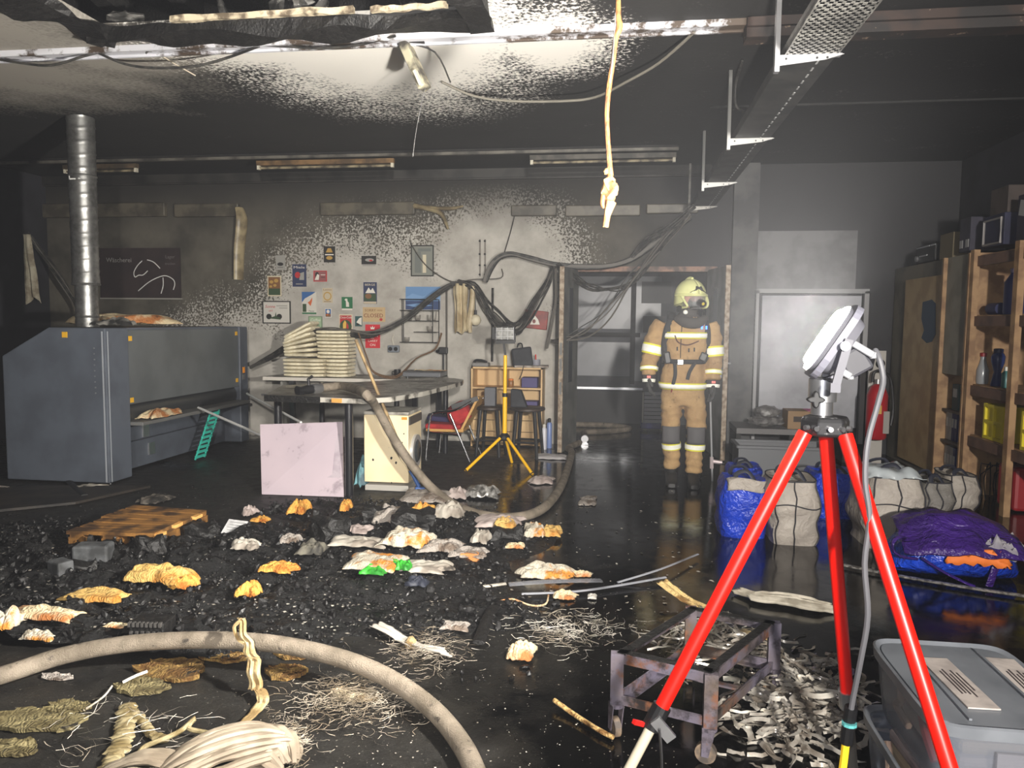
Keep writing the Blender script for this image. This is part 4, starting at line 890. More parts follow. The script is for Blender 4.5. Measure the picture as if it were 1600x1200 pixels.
# ================================================================== hoses, stick, chair, stools, bookcase, yellow tripod, cables
M_hose = mat('pale_fire_hose', (138, 127, 112), .75, c2=(112, 102, 88), scale=10, c3=(58, 52, 46), s3=18, lo3=.62, hi3=.72, bump=.5, bscale=160)
th1 = thing('fire_hose', 'pale fire hose draped over the work table and looping across the wet floor', 'fire hose', F(740, 800))
hp = [F(496, 607, ZT+.04), F(530, 603, ZT+.05), F(552, 607, ZT+.05), F(572, 616, ZT+.06), P(588, 636, 6.12), P(610, 676, 6.1), P(640, 722, 6.1), P(672, 760, 6.1), F(705, 786, .045), F(745, 803, .04), F(800, 809, .04), F(846, 796, .04), F(874, 764, .04), F(888, 728, .04), F(893, 706, .04), F(888, 700, .04), V(-.47, 9.3, .04)]
bm = nb(); tube(bm, hp, .037, 12, 5); wobj('hose', bm, M_hose, th1, smooth=True)
th4 = thing('fire_hose', 'far end of a pale fire hose looping on the corridor floor', 'fire hose', (-.3, 10.4, 0))
bm = nb(); tube(bm, [V(-.42, 9.66, .04), V(-.42, 9.85, .04), V(-.45, 10.2, .04), V(-.2, 10.35, .04), V(.15, 10.7, .04), V(-.2, 11.0, .04), V(-.9, 10.95, .04)], .037, 12, 5); wobj('hose', bm, M_hose, th4, smooth=True)
bm = nb(); cyl(bm, V(-.42, 9.62, .04), V(-.42, 9.70, .04), .046, n=14); wobj('coupling', bm, M_steel, th4, smooth=True)
bm = nb(); a, b = hp[0], F(484, 606, ZT+.05); d = (hp[0]-hp[1]).normalized()
tube(bm, [a-d*.04, a+d*.02, a+d*.05], [.04, .046, .044], 14); wobj('coupling', bm, M_steel, th1, smooth=True)
bm = nb(); tube(bm, [a+d*.05, a+d*.10, a+d*.16, a+d*.20], [.035, .04, .03, .042], 14); noz = wobj('nozzle', bm, M_black, th1, smooth=True)
bm = nb(); tube(bm, [a+d*.08, a+d*.09+V(0, 0, .09), a+d*.05+V(0, 0, .11)], .014, 8); wobj('lever', bm, M_black, th1)
bm = nb(); tube(bm, [a+d*.12+V(0, 0, -.01), a+d*.17+V(0, -.04, -.04)], .018, 8); wobj('pistol_grip', bm, M_black, th1)
th2 = thing('fire_hose', 'pale fire hose curving in a wide arc across the foreground debris', 'fire hose', F(550, 1035))
pts = [F(-260, 1160, .05), F(-120, 1085, .05)]+[F(px, py, z) for px, py, z in ((0, 1056, .06), (100, 1024, .09), (200, 1006, .12), (300, 1000, .14), (400, 1003, .15), (480, 1015, .14), (560, 1038, .12), (625, 1070, .09), (680, 1112, .06), (718, 1158, .045), (742, 1205, .04), (760, 1270, .04), (765, 1360, .04))]
bm = nb(); tube(bm, pts, .036, 14, 6); wobj('hose', bm, M_hose, th2, smooth=True)
# wooden stick with a blue brush
tsk = thing('broom', 'wooden broom handle with a blue head leaning across the table', 'broom', F(655, 769))
a, b = P(655, 768, 6.24), P(556, 531, 6.34); c = P(641, 735, 6.25)
bm = nb(); cyl(bm, c, b, .014, n=10); wobj('handle', bm, mat('weathered_wood', (168, 142, 100), .6, c2=(120, 98, 68), scale=12), tsk, smooth=True)
bm = nb(); cyl(bm, c, a+V(0, 0, .04), .016, n=10); wobj('sleeve', bm, mat('blue_plastic', (40, 84, 150), .5), tsk)
bm = nb(); box(bm, a+V(.02, 0, .02), (.11, .05, .04), rot=(0, .1, .3)); wobj('head', bm, MATS['blue_plastic'], tsk, bevel=.01)
# red chair with chrome frame, turned to the left
fn_, rn = F(665, 717), F(734, 722)
tch = thing('armchair', 'chrome-framed chair with red cushions beside the table leg', 'chair', (fn_+rn)/2)
M_chrome = mat('chrome', (220, 220, 222), .15, 1.0)
sz = P(690, 673, fn_.y).z
for s, o_ in ((0, V(0, 0, 0)), (1, V(.05, .42, 0))):
    f0, r0 = fn_+o_, rn+o_
    bm = nb(); tube(bm, [f0, V(f0.x+.05, f0.y, sz+.12), V(f0.x+.12, f0.y, sz+.2), V(r0.x-.16, r0.y, sz+.24), V(r0.x+.02, r0.y, sz+.34)], .012, 8, 5); wobj('arm_frame', bm, M_chrome, tch, smooth=True)
    bm = nb(); cyl(bm, V(r0.x-.22, r0.y, sz+.20), r0, .012, n=8); wobj('leg', bm, M_chrome, tch, smooth=True)
    bm = nb(); cyl(bm, V(f0.x+.045, f0.y, sz-.02), V(r0.x-.1, r0.y, sz-.03), .011, n=8); wobj('seat_rail', bm, M_chrome, tch, smooth=True)
bm = nb(); box(bm, ((fn_.x+rn.x)/2-.05, fn_.y+.22, sz), (.42, .40, .035)); wobj('seat', bm, mat('chair_wood', (196, 150, 84), .5), tch, bevel=.012)
M_redc = mat('red_fabric', (176, 40, 42), .85, c2=(150, 30, 34), scale=9)
bm = nb(); box(bm, ((fn_.x+rn.x)/2-.07, fn_.y+.2, sz+.04), (.40, .38, .06)); wobj('seat_cushion', bm, M_redc, tch, bevel=.025)
bm = nb(); box(bm, ((fn_.x+rn.x)/2-.16, fn_.y+.3, sz+.10), (.30, .26, .06), rot=(0, .1, .2)); wobj('navy_cushion', bm, mat('navy_fabric', (44, 40, 78), .85), tch, bevel=.025)
bm = nb(); box(bm, (rn.x-.17, fn_.y+.16, sz+.18), (.26, .3, .20), rot=(.2, -.5, .1)); wobj('red_pillow', bm, M_redc, tch, bevel=.07)
bm = nb(); bar(bm, V(rn.x-.13, fn_.y+.22, sz-.02), V(rn.x+.06, fn_.y+.24, sz+.36), .38, .025, up=(1, 0, 0)); wobj('backrest', bm, MATS['chair_wood'], tch)
bm = nb(); bar(bm, V(rn.x-.22, fn_.y+.0, sz+.26), V(rn.x+.06, fn_.y+.04, sz+.36), .03, .05); wobj('arm_pad', bm, M_black, tch)
# bookcase
YBF = 9.06
a = rect(736, 573, 846, 703, YBF)
tbk = thing('bookcase', 'low birch bookcase with open shelves behind the two stools', 'bookcase', ((a[0]+a[1])/2, (YBF+YB)/2, 0))
M_birch = mat('birch_board', (214, 180, 130), .55, c2=(200, 164, 116), scale=5)
W_, H_ = a[1]-a[0], a[3]; D_ = YB-.01-YBF
for s in (-1, 1): bm = nb(); box(bm, (s*(W_/2-.01), 0, H_/2), (.02, D_, H_)); obj('side_panel', bm, M_birch, tbk)
zsh = P(790, 607, YBF).z; zmid = P(790, 637, YBF).z
for z, nm in ((H_-.01, 'top'), (zsh, 'shelf'), (zmid, 'shelf'), (.03, 'bottom')): bm = nb(); box(bm, (0, 0, z), (W_-.04 if nm != 'top' else W_, D_, .02)); obj(nm, bm, M_birch, tbk)
bm = nb(); box(bm, (0, D_/2-.006, H_/2), (W_-.04, .01, H_-.02)); obj('back_panel', bm, mat('birch_back', (204, 172, 126), .6), tbk)
for i in range(3):
    z0 = .045+i*(zmid-.06)/3; bm = nb(); box(bm, (0, -D_/2+.01, z0+(zmid-.06)/6), (W_-.045, .018, (zmid-.06)/3-.008)); obj('drawer_front', bm, M_birch, tbk)
for s in (-.42, .0, .4):
    pass
bm = nb(); box(bm, (-.02, 0, (zsh+H_)/2), (.018, D_-.02, H_-zsh-.03)); obj('divider', bm, M_birch, tbk)
def boxy(name, c, s, m, label, cat, rot=None, bev=.006):
    bm = nb(); box(bm, (0, 0, 0), s); o = obj(name, bm, m, bevel=bev); o.location = c
    if rot: o.rotation_euler = rot
    return tag(o, label, cat)
q = P(828, 600, YBF+.1); boxy('storage_box', (q.x, YBF+.14, zsh+.01+.062), (.19, .2, .12), mat('violet_card', (70, 62, 112), .6), 'dark violet storage box on the upper bookcase shelf', 'box')
q = P(825, 628, YBF+.1); boxy('storage_box', (q.x, YBF+.14, zmid+.01+.035), (.24, .2, .065), mat('violet_card', (70, 62, 112), .6), 'flat violet box on the lower bookcase shelf', 'box')
q = P(798, 601, YBF+.1); tj_ = thing('jam_jar', 'small jar with an orange lid on the bookcase shelf', 'jar', (q.x, YBF+.12, zsh+.01))
bm = nb(); lathe(bm, [(.03, 0), (.034, .01), (.034, .07), (.028, .08)], 14); obj('body', bm, mat('jar_brown', (140, 96, 50), .3), tj_, smooth=True)
bm = nb(); lathe(bm, [(.031, .08), (.031, .1)], 14); obj('lid', bm, mat('orange_lid', (216, 120, 40), .5), tj_)
# things on the bookcase
def backpack(c):
    t = thing('black_bag', 'small black bag slumped on top of the bookcase', 'bag', c, .1)
    bm = nb(); box(bm, (0, 0, .12), (.24, .12, .23), rot=(0, -.14, 0)); obj('body', bm, mat('black_nylon', (28, 30, 36), .7, c2=(38, 40, 46), scale=8), t, bevel=.02)
    bm = nb(); tube(bm, [(-.06, -.0, .235), (-.05, 0, .28), (-.01, 0, .28), (.0, 0, .235)], .01, 6, 3); obj('handle', bm, M_black, t)
    bm = nb(); tube(bm, [(.02, -.07, .03), (.0, -.1, -.06), (-.03, -.1, -.14)], .012, 6, 3, flat=.4); obj('strap', bm, M_black, t)
backpack((P(816, 574, 9.12).x, 9.12, H_+.001))
tcp = thing('pen_cup', 'grey cup holding a red pen on top of the bookcase', 'cup', (P(838, 568, 9.15).x, 9.15, H_+.026))
bm = nb(); lathe(bm, [(.045, 0), (.05, .01), (.05, .07), (.045, .07), (.044, .01), (.005, .008)], 16); obj('cup', bm, mat('cup_grey', (140, 140, 150), .5), tcp, smooth=True)
bm = nb(); cyl(bm, (0, 0, .01), (-.01, 0, .13), .008, n=8); obj('pen', bm, mat('red_knob', (200, 30, 24), .4), tcp)
boxy('paper_pile', (P(838, 572, 9.12).x-.06, 9.17, H_+.013), (.40, .24, .024), mat('smoky_paper', (168, 158, 148), .8, c2=(120, 110, 100), scale=8), 'smoke-stained sheets of paper under the pen cup', 'papers', rot=(0, 0, .06), bev=.002)
ttp = thing('tape_dispenser', 'grey desk device with a black handle on the bookcase corner', 'device', (P(752, 574, 9.15).x, 9.15, H_))
bm = nb(); box(bm, (0, 0, .025), (.20, .14, .048)); obj('base', bm, mat('device_grey', (124, 122, 120), .5), ttp, bevel=.012)
bm = nb(); tube(bm, [(-.09, 0, .05), (-.06, 0, .075), (.02, 0, .07), (.07, 0, .05)], .016, 8, 3); obj('handle', bm, M_black, ttp)
# two black stools with open boxes on them
def stool(name, px, py, label, r=.19, h=None):
    q = F(px, py); t = thing(name, label, 'stool', (q.x, q.y, 0)); h = h or .56
    bm = nb(); lathe(bm, [(r*.92, h-.035), (r, h-.028), (r, h-.008), (r*.95, h)], 22); obj('seat', bm, mat('dark_stool', (34, 30, 28), .5, c2=(58, 46, 38), scale=6), t, smooth=True)
    for a in (.6, 2.2, 3.9, 5.4): bm = nb(); cyl(bm, (math.cos(a)*r*.72, math.sin(a)*r*.72, h-.03), (math.cos(a)*r*1.02, math.sin(a)*r*1.02, 0), .022, .018, n=8); obj('leg', bm, M_black, t)
    bm = nb(); pts = [(math.cos(a)*r*.92, math.sin(a)*r*.92, .18) for a in (.6, 2.2, 3.9, 5.4)]
    for p0, p1 in zip(pts, pts[1:]+pts[:1]): cyl(bm, p0, p1, .013, n=6)
    obj('footrest', bm, M_black, t); return q, h
q, h = stool('bar_stool', 766, 711, 'black stool carrying an upright grey box, beside the red chair')
boxy('upright_box', (q.x-.0, q.y, h+.105), (.125, .11, .205), mat('slate_card', (88, 90, 96), .6), 'slate grey box standing upright on a black stool', 'box')
q, h = stool('bar_stool', 823, 714, 'black stool behind the yellow tripod, nearer the door', .2)
tbb = thing('black_folder', 'black wedge-shaped case standing on the second stool', 'case', (q.x-.10, q.y, h))
bm = nb(); prism(bm, [(-.08, -.06, .001), (.10, -.06, .001), (.03, -.06, .19), (-.08, -.06, .2)], (0, .12, 0)); obj('body', bm, mat('black_nylon', (28, 30, 36), .7), tbb, bevel=.008)
# spray cans and rags next to the door
for px, py, h, c, lb in ((850, 702, .30, (206, 206, 214), 'tall white spray can at the foot of the door'), (858, 700, .36, (120, 140, 190), 'blue and white spray can touching the door leaf')):
    q = F(px, py); t = thing('spray_can', lb, 'spray can', (q.x, q.y, 0)); r = .032
    bm = nb(); lathe(bm, [(r*.95, 0), (r, .01), (r, h*.8), (r*.7, h*.86)], 14); obj('body', bm, mat('can_%d' % px, c, .35), t, smooth=True)
    bm = nb(); lathe(bm, [(r*.6, h*.86), (r*.6, h*.97), (r*.4, h)], 12); obj('cap', bm, M_black if px == 858 else wht, t)
q = F(862, 716); lay('wet_rag', (q.x, q.y, 0), .36, .22, .06, 31, mat('pale_wet_rag', (176, 172, 172), .6), 'pale crumpled rag lying in front of the spray cans', 'rag')
# small yellow work-light tripod
c = F(788, 728); t2 = thing('yellow_work_light', 'unlit floodlight on a small yellow tripod in front of the bookcase', 'work light', (c.x, c.y, 0))
M_yel = mat('yellow_enamel', (248, 190, 20), .4)
zh = P(788, 684, c.y).z; zt2 = P(788, 555, c.y).z; zm = P(788, 617, c.y).z
for px, py in ((727, 736), (832, 741), (800, 723)):
    f0 = F(px, py); bm = nb(); cyl(bm, V(c.x, c.y, zh)+(f0-c)*.12, f0, .016, n=10); wobj('leg', bm, M_yel, t2, smooth=True)
    bm = nb(); cyl(bm, f0+(V(c.x, c.y, zh)-f0)*.02, f0, .019, n=10); wobj('foot_cap', bm, M_black, t2)
bm = nb(); cyl(bm, (0, 0, zh-.02), (0, 0, zm), .024, n=12); obj('column', bm, M_yel, t2, smooth=True)
bm = nb(); cyl(bm, (0, 0, zm), (0, 0, zt2), .019, n=12); obj('upper_column', bm, M_yel, t2, smooth=True)
bm = nb(); lathe(bm, [(.028, zm-.02), (.03, zm+.02)], 12); obj('collar', bm, M_black, t2)
bm = nb(); lathe(bm, [(.03, zh-.03), (.055, zh-.01), (.055, zh+.02), (.03, zh+.05)], 10); obj('hub', bm, M_black, t2)
zh2 = P(788, 521, c.y).z
bm = nb(); bar(bm, (0, 0, zt2), (-.02, 0, zh2-.09), .02); bar(bm, (-.1, 0, zh2-.09), (.1, 0, zh2-.09), .015, .03); bar(bm, (-.1, 0, zh2-.09), (-.1, 0, zh2), .012, .03); bar(bm, (.1, 0, zh2-.09), (.1, 0, zh2), .012, .03); obj('bracket', bm, M_black, t2)
bm = nb(); box(bm, (0, .02, zh2), (.19, .09, .14), rot=(.1, 0, .05)); hd = obj('lamp_housing', bm, mat('lamp_black', (40, 40, 42), .5), t2, bevel=.01)
bm = nb(); box(bm, (0, -.032, zh2), (.17, .01, .12), rot=(.1, 0, .05)); obj('reflector_glass', bm, mat('reflector', (190, 190, 186), .25, .6, c2=(140, 140, 138), scale=30), hd)
bm = nb()
for i in range(4): bar(bm, (-.09+.06*i, -.045, zh2-.065), (-.09+.06*i, -.045, zh2+.065), .004)
for k in (-.03, .03): bar(bm, (-.095, -.045, zh2+k), (.095, -.045, zh2+k), .004)
obj('wire_guard', bm, M_steel, hd)
bm = nb(); box(bm, (-.12, .0, zh2), (.03, .06, .12)); obj('junction_box', bm, M_black, t2)
# ---------------------------------------------------------------- cables
M_wire = mat('burnt_black_wire', (30, 29, 28), .6, c2=(62, 60, 56), scale=14)
M_wireg = mat('grey_bare_wire', (92, 88, 82), .6)
def bundle(name, path, n, spread, label, r=(.006, .011), seed=0, sag=.0, m=None, cat='cables', k=4, part='cable'):
    rnd = random.Random(seed); pts = [Vector(p) for p in path]
    t = thing(name, label, cat, pts[len(pts)//2])
    for i in range(n):
        q = []; off = V(rnd.uniform(-1, 1), rnd.uniform(-.6, .6), rnd.uniform(-1, 1))*spread
        for j, p in enumerate(pts):
            e = .35 if j in (0, len(pts)-1) else 1
            q.append(p+off*e*(1+.5*rnd.uniform(-1, 1))+V(rnd.uniform(-1, 1), 0, rnd.uniform(-1, 1))*spread*.35-V(0, 0, sag*rnd.random()*math.sin(PI*j/(len(pts)-1))))
        bm = nb(); tube(bm, q, rnd.uniform(*r), 5, k); wobj(part, bm, m or (M_wire if rnd.random() < .8 else M_wireg), t, smooth=True)
    return t
Yc = 9.2
bundle('cable_bundle', [P(391, 574, 8.9), P(420, 560, 8.95), P(446, 542, 8.9), P(478, 516, 8.86), P(512, 515, 8.86), P(545, 517, 8.88), P(575, 520, 9.0), P(606, 511, 9.15), P(640, 491, Yc), P(672, 466, Yc), P(700, 447, Yc), P(716, 441, Yc)], 14, .028, 'thick black cable bundle sagging over the towel stacks', seed=1, sag=.05)
bundle('cable_bundle', [P(716, 441, Yc), P(740, 446, Yc), P(757, 470, Yc), P(775, 493, Yc), P(800, 508, Yc), P(815, 500, Yc), P(835, 470, Yc), P(855, 440, Yc), P(864, 418, Yc)], 16, .045, 'tangled black wires looping above the unlit floodlight', seed=2, sag=.16)
bundle('cable_conduit', [P(757, 440, Yc), P(766, 418, Yc), P(780, 402, Yc), P(800, 397, Yc), P(826, 402, Yc), P(866, 412, Yc), P(905, 416, Yc), P(950, 415, Yc), P(985, 405, Yc), P(1015, 385, Yc-.02), P(1045, 360, Yc-.05), P(1078, 340, 9.1)], 5, .016, 'thick black conduit arching from the wall to the cable tray', r=(.018, .03), seed=3, k=5)
bundle('doorway_cables', [P(862, 534, Yc), P(880, 530, Yc-.3), P(915, 512, Yc-.3), P(950, 480, Yc-.25), P(985, 436, Yc-.2), P(1015, 398, Yc-.15), P(1050, 358, 9.1), P(1078, 336, 9.05)], 5, .03, 'loose black cables hanging diagonally across the doorway', seed=4, sag=.10)
bundle('doorway_cables', [P(872, 412, Yc-.1), P(900, 432, Yc-.1), P(930, 445, Yc-.1), P(965, 447, Yc-.1), P(995, 432, Yc-.1), P(1035, 385, 9.1), P(1070, 345, 9.1)], 5, .022, 'black cable garland drooping just under the lintel', seed=5, sag=.08)
bundle('tray_cables', [P(985, 405, 9.2), P(1005, 375, 9.1), P(1030, 352, 9.0), P(1055, 342, 8.95), P(1085, 322, 8.85)], 8, .04, 'spray of thin cables spreading down from the cable tray end', seed=6, sag=.12)
bundle('loose_wire', [P(560, 520, 8.7), P(575, 560, 8.66), P(586, 582, 8.66), P(620, 588, 8.7), P(650, 560, 9.1), P(680, 545, 9.25), P(690, 520, 9.3)], 2, .01, 'brown flex trailing over the towels to the wire rack', seed=7, m=mat('brown_flex', (104, 80, 58), .7))
bundle('loose_wire', [P(640, 375, 9.33), P(652, 396, 9.33), P(667, 415, 9.33), P(690, 432, 9.3), P(712, 440, 9.25), P(742, 436, 9.25), P(783, 434, 9.3), P(784, 420, 9.36)], 1, .004, 'thin black wire crossing the smoked grey picture', seed=8)
bundle('loose_wire', [P(806, 330, 9.35), P(797, 365, 9.35), P(785, 405, 9.33)], 1, .004, 'single thin wire dangling above the black conduit', seed=9)
bundle('wall_conduit', [P(698, 452, 9.37), P(698, 590, 9.37)], 1, .001, 'slim dark conduit down the wall next to the wire rack', r=(.012, .013), seed=10)
bundle('wall_conduit', [P(770, 450, 9.36), P(769, 565, 9.36)], 1, .001, 'dark vertical conduit behind the unlit floodlight', r=(.015, .016), seed=11)
bundle('wall_cables', [P(-30, 392, 9.1), P(10, 380, 9.1), P(38, 364, 9.05), P(60, 386, 9.1), P(90, 428, 9.1), P(118, 470, 9.1), P(128, 492, 8.9)], 7, .035, 'black cables slanting down behind the steel duct', seed=12, sag=.05)
bundle('hanging_flex', [P(868, 420, 9.1), P(868, 470, 9.05), P(860, 520, 9.05), P(855, 545, 9.05)], 2, .012, 'frayed flex hanging down beside the door leaf edge', seed=13, m=M_wireg)
# melted covers hanging from the bundle
tml = thing('melted_light_cover', 'long melted translucent light cover hanging from the cables', 'light cover', P(720, 490, 9.2))
bm = nb(); hang(bm, P(719, 443, 9.2), P(720, 520, 9.2), .17, .15, 1.0, .05, 2); wobj('cover', bm, mat('melted_pale', (196, 182, 150), .45, c2=(160, 142, 110), scale=5), tml, smooth=True, solid=.01)
bm = nb(); tube(bm, [P(739, 447, 9.2), P(737, 480, 9.2), P(733, 505, 9.2), P(735, 520, 9.2)], [.03, .035, .04, .02], 8, 4); wobj('drip', bm, MATS['melted_pale'], tml, smooth=True)
tbl = thing('globe_lamp', 'small pale globe lamp hanging beside the melted cover', 'lamp', P(743, 500, 9.22))
bm = nb(); blobmesh(bm, (0, 0, 0), .07, 2, 2, .05); obj('globe', bm, mat('globe_pale', (206, 196, 170), .5), tbl, smooth=True)
bm = nb(); cyl(bm, (0, 0, .06), (0, 0, .12), .018, n=8); obj('neck', bm, M_black, tbl)
bm = nb(); cyl(bm, (0, 0, .12), (-.01, -.01, .42), .004, n=6); obj('flex', bm, M_black, tbl)
# ================================================================== firefighter
fp = F(1064, 757); K = .006*fp.y/7.2
tp = thing('person', 'firefighter in tan turnout gear and pale helmet standing in the doorway', 'person', (fp.x, fp.y, 0), -math.radians(2))
def L(px, py, y=0.0): return V((px-1063)*K, y, (757-py)*K)
def mat_suit():
    t = NT('tan_turnout_cloth'); v = t.noise(5, 5, .6)
    c = t.mix(t.mrange(v, .35, .65), lin((182, 150, 104)), lin((158, 126, 86))); c = t.mix(t.mrange(t.noise(12, 5, .7), .62, .72), c, lin((96, 72, 50)))
    t.l(c, t.b.inputs['Base Color']); t.b.inputs['Roughness'].default_value = .85
    t.bump(t.math('ADD', t.noise(8, 3, .5), t.math('MULTIPLY', t.noise(40, 3, .6), .3)), .7, .03); return t.m
M_suit = mat_suit()
M_skin = mat('skin', (205, 140, 120), .55)
def sect(bm, secs, n=20, pw=.85):
    rings = []
    for c, rx, ry in secs: rings.append(ring(bm, Vector(c), V(1, 0, 0), V(0, 1, 0), rx*K/.006, ry*K/.006, n, 0, pw))
    skin(bm, rings)
bm = nb()
TOR = [(L(1062, 612, .0), .185, .135), (L(1061, 600, 0), .205, .150), (L(1061, 584, 0), .195, .145), (L(1062, 566, 0), .172, .125), (L(1063, 548, 0), .185, .140), (L(1064, 528, .01), .205, .15), (L(1064, 512, .015), .205, .14), (L(1064, 502, .02), .16, .115), (L(1066, 495, .02), .09, .09), (L(1069, 486, .01), .075, .085)]
sect(bm, TOR)
sect(bm, [(L(1061, 632, 0), .15, .12), (L(1062, 612, 0), .188, .138), (L(1062, 600, 0), .19, .14)])
LEG = {-1: [(L(1047, 606, 0), .100), (L(1045, 640, -.01), .100), (L(1045, 675, -.02), .080), (L(1047, 700, .0), .076), (L(1048, 733, .0), .074)],
       1: [(L(1078, 606, 0), .100), (L(1081, 640, -.01), .100), (L(1083, 675, -.03), .084), (L(1082, 700, -.03), .080), (L(1081, 737, -.03), .078)]}
ARM = {-1: [(L(1030, 507, .03), .085), (L(1019, 528, .03), .094), (L(1013, 556, .02), .084), (L(1010, 575, -.01), .074), (L(1010, 588, -.03), .064)],
       1: [(L(1097, 508, .03), .085), (L(1104, 530, .03), .088), (L(1107, 558, .02), .078), (L(1106, 578, -.01), .070), (L(1106, 593, -.03), .062)]}
for s in (-1, 1):
    for lst in (LEG[s], ARM[s]): tube(bm, [p for p, r in lst], [r*K/.006 for p, r in lst], 16, 3)
blobmesh(bm, L(1071, 468, -.01), .098, 0, 2, .0, 1, (.9, 1.0, 1.15))
me = bpy.data.meshes.new('tmp'); bm.to_mesh(me); bm.free()
to = bpy.data.objects.new('tmp', me); COL.objects.link(to)
md = to.modifiers.new('r', 'REMESH'); md.mode = 'VOXEL'; md.voxel_size = .014
md = to.modifiers.new('s', 'SMOOTH'); md.factor = .5; md.iterations = 6
bpy.context.view_layer.update()
dg = bpy.context.evaluated_depsgraph_get(); body = bpy.data.meshes.new_from_object(to.evaluated_get(dg)); bpy.data.objects.remove(to)
# cloth folds
for v in body.vertices:
    if v.co.z < 1.5:
        k = .012*mnoise.noise(v.co*7)+.006*mnoise.noise(v.co*19)+.006*math.sin(v.co.z*70+5*mnoise.noise(v.co*5))*(1 if v.co.z < .75 or abs(v.co.x) > .22 else .4)
        v.co += v.normal*k
body.materials.clear(); body.materials.append(M_suit); body.materials.append(M_skin); body.materials.append(mat('dark_hood', (66, 62, 60), .85))
for p in body.polygons:
    p.use_smooth = True
    z = p.center.z
    p.material_index = 1 if z > L(0, 484).z else (2 if z > L(0, 499).z and abs(p.center.x-.03) < .14 else 0)
bo = bpy.data.objects.new('body', body); COL.objects.link(bo); bo.parent = tp
M_refl = mat('reflective_band', (255, 255, 246), .35, c2=(244, 244, 232), scale=20)
M_lime = mat('lime_trim', (226, 222, 60), .6)
def band_tube(lst, t0, t1, name, grow=.010, m=None, k=6):
    """band round a limb between param t0..t1"""
    pts = [p for p, r in lst]; rs = [r*K/.006 for p, r in lst]
    def ev(t):
        x = t*(len(pts)-1); i = min(int(x), len(pts)-2); f = x-i; return pts[i].lerp(pts[i+1], f), rs[i]+(rs[i+1]-rs[i])*f
    for (a, b, g, mm, nm) in ((t0, t1, grow, M_lime, name+'_trim'), (t0+(t1-t0)*.17, t1-(t1-t0)*.17, grow+.004, M_refl, name)):
        bm = nb(); (p0, r0), (p1, r1) = ev(a), ev(b); pm, rm = ev((a+b)/2); tube(bm, [p0, pm, p1], [r0+g, rm+g, r1+g], 18); obj(nm, bm, mm, tp, smooth=True)
band_tube(ARM[-1], .36, .50, 'sleeve_band'); band_tube(ARM[1], .36, .50, 'sleeve_band')
band_tube(ARM[-1], .76, .87, 'cuff_band'); band_tube(ARM[1], .76, .87, 'cuff_band')
band_tube(LEG[-1], .66, .76, 'shin_band', .009); band_tube(LEG[1], .66, .76, 'shin_band', .009)
def band_tor(zc, hgt, name, a0=0, a1=2*PI, grow=.012):
    def at(z):
        for (c0, x0, y0), (c1, x1, y1) in zip(TOR, TOR[1:]):
            if c0.z <= z <= c1.z: f = (z-c0.z)/(c1.z-c0.z); return c0.lerp(c1, f), x0+(x1-x0)*f, y0+(y1-y0)*f
        return TOR[0]
    for hh, g, mm, nm in ((hgt, grow, M_lime, name+'_trim'), (hgt*.66, grow+.005, M_refl, name)):
        bm = nb(); n = 28
        def fn(u, v):
            z = zc-hh/2+hh*v; c, rx, ry = at(z); a = a0+(a1-a0)*u; ca, sa = math.cos(a), math.sin(a)
            ca = math.copysign(abs(ca)**.85, ca); sa = math.copysign(abs(sa)**.85, sa)
            return (c.x+(rx*K/.006+g)*ca, c.y+(ry*K/.006+g)*sa, z)
        grid(bm, fn, n, 2); obj(nm, bm, mm, tp, smooth=True, solid=.004)
band_tor(L(0, 603).z, .062, 'hem_band'); band_tor(L(0, 526).z, .058, 'chest_band', PI*1.18, PI*1.80)
# zip line, belt, straps
M_web = mat('black_webbing', (30, 30, 32), .75)
band = nb(); 
def torso_pt(px, py, g=.02):
    z = L(0, py).z
    for (c0, x0, y0), (c1, x1, y1) in zip(TOR, TOR[1:]):
        if c0.z <= z <= c1.z:
            f = (z-c0.z)/(c1.z-c0.z); c = c0.lerp(c1, f); rx = (x0+(x1-x0)*f)*K/.006; ry = (y0+(y1-y0)*f)*K/.006; break
    else: c, rx, ry = TOR[0][0], .18, .13
    x = (px-1063)*K; u = max(-1, min(1, (x-c.x)/rx)); return V(x, c.y-ry*math.sqrt(max(.02, 1-abs(u)**2.3))-g, z)
def strap(name, pts, w_=.024, m=M_web, g=.018):
    bm = nb(); q = [torso_pt(*p, g) if len(p) == 2 else p for p in pts]; tube(bm, q, w_, 8, 4, flat=.3, up=(0, 1, 0)); return obj(name, bm, m, tp, smooth=True)
def beltring(z0, z1, g, m, name):
    bm = nb(); c, rx, ry = TOR[3]
    grid(bm, lambda u, v: (c.x+(rx*K/.006+g)*math.cos(2*PI*u), c.y+(ry*K/.006+g)*math.sin(2*PI*u), z0+(z1-z0)*v), 28, 1); return obj(name, bm, m, tp, smooth=True, solid=.008)
beltring(L(0, 569).z, L(0, 562).z, .02, M_web, 'belt')
bm = nb(); box(bm, torso_pt(1056, 566, .035), (.055, .02, .05)); obj('buckle', bm, M_steel, tp, bevel=.006)
for s, pts in ((-1, ((1042, 501), (1036, 518), (1033, 538), (1034, 556), (1040, 566))), (1, ((1090, 501), (1094, 518), (1095, 538), (1094, 556), (1088, 566)))):
    strap('shoulder_strap', pts, .034)
    bm = nb(); x = pts[0][0]; tube(bm, [torso_pt(x, 503, .02), V((x-1063)*K, -.02, L(0, 493).z), V((x-1063)*K, .12, L(0, 497).z), V((x-1063)*K, .18, L(0, 520).z)], .034, 8, 4, flat=.35); obj('shoulder_strap', bm, M_web, tp, smooth=True)
strap('strap_tail', ((1048, 568), (1049, 585), (1046, 600)), .016); strap('strap_tail', ((1078, 566), (1070, 580), (1067, 592)), .016)
strap('red_pull_cord', ((1049, 588), (1046, 600), (1044, 612)), .006, mat('dark_red_cord', (120, 34, 34), .6))
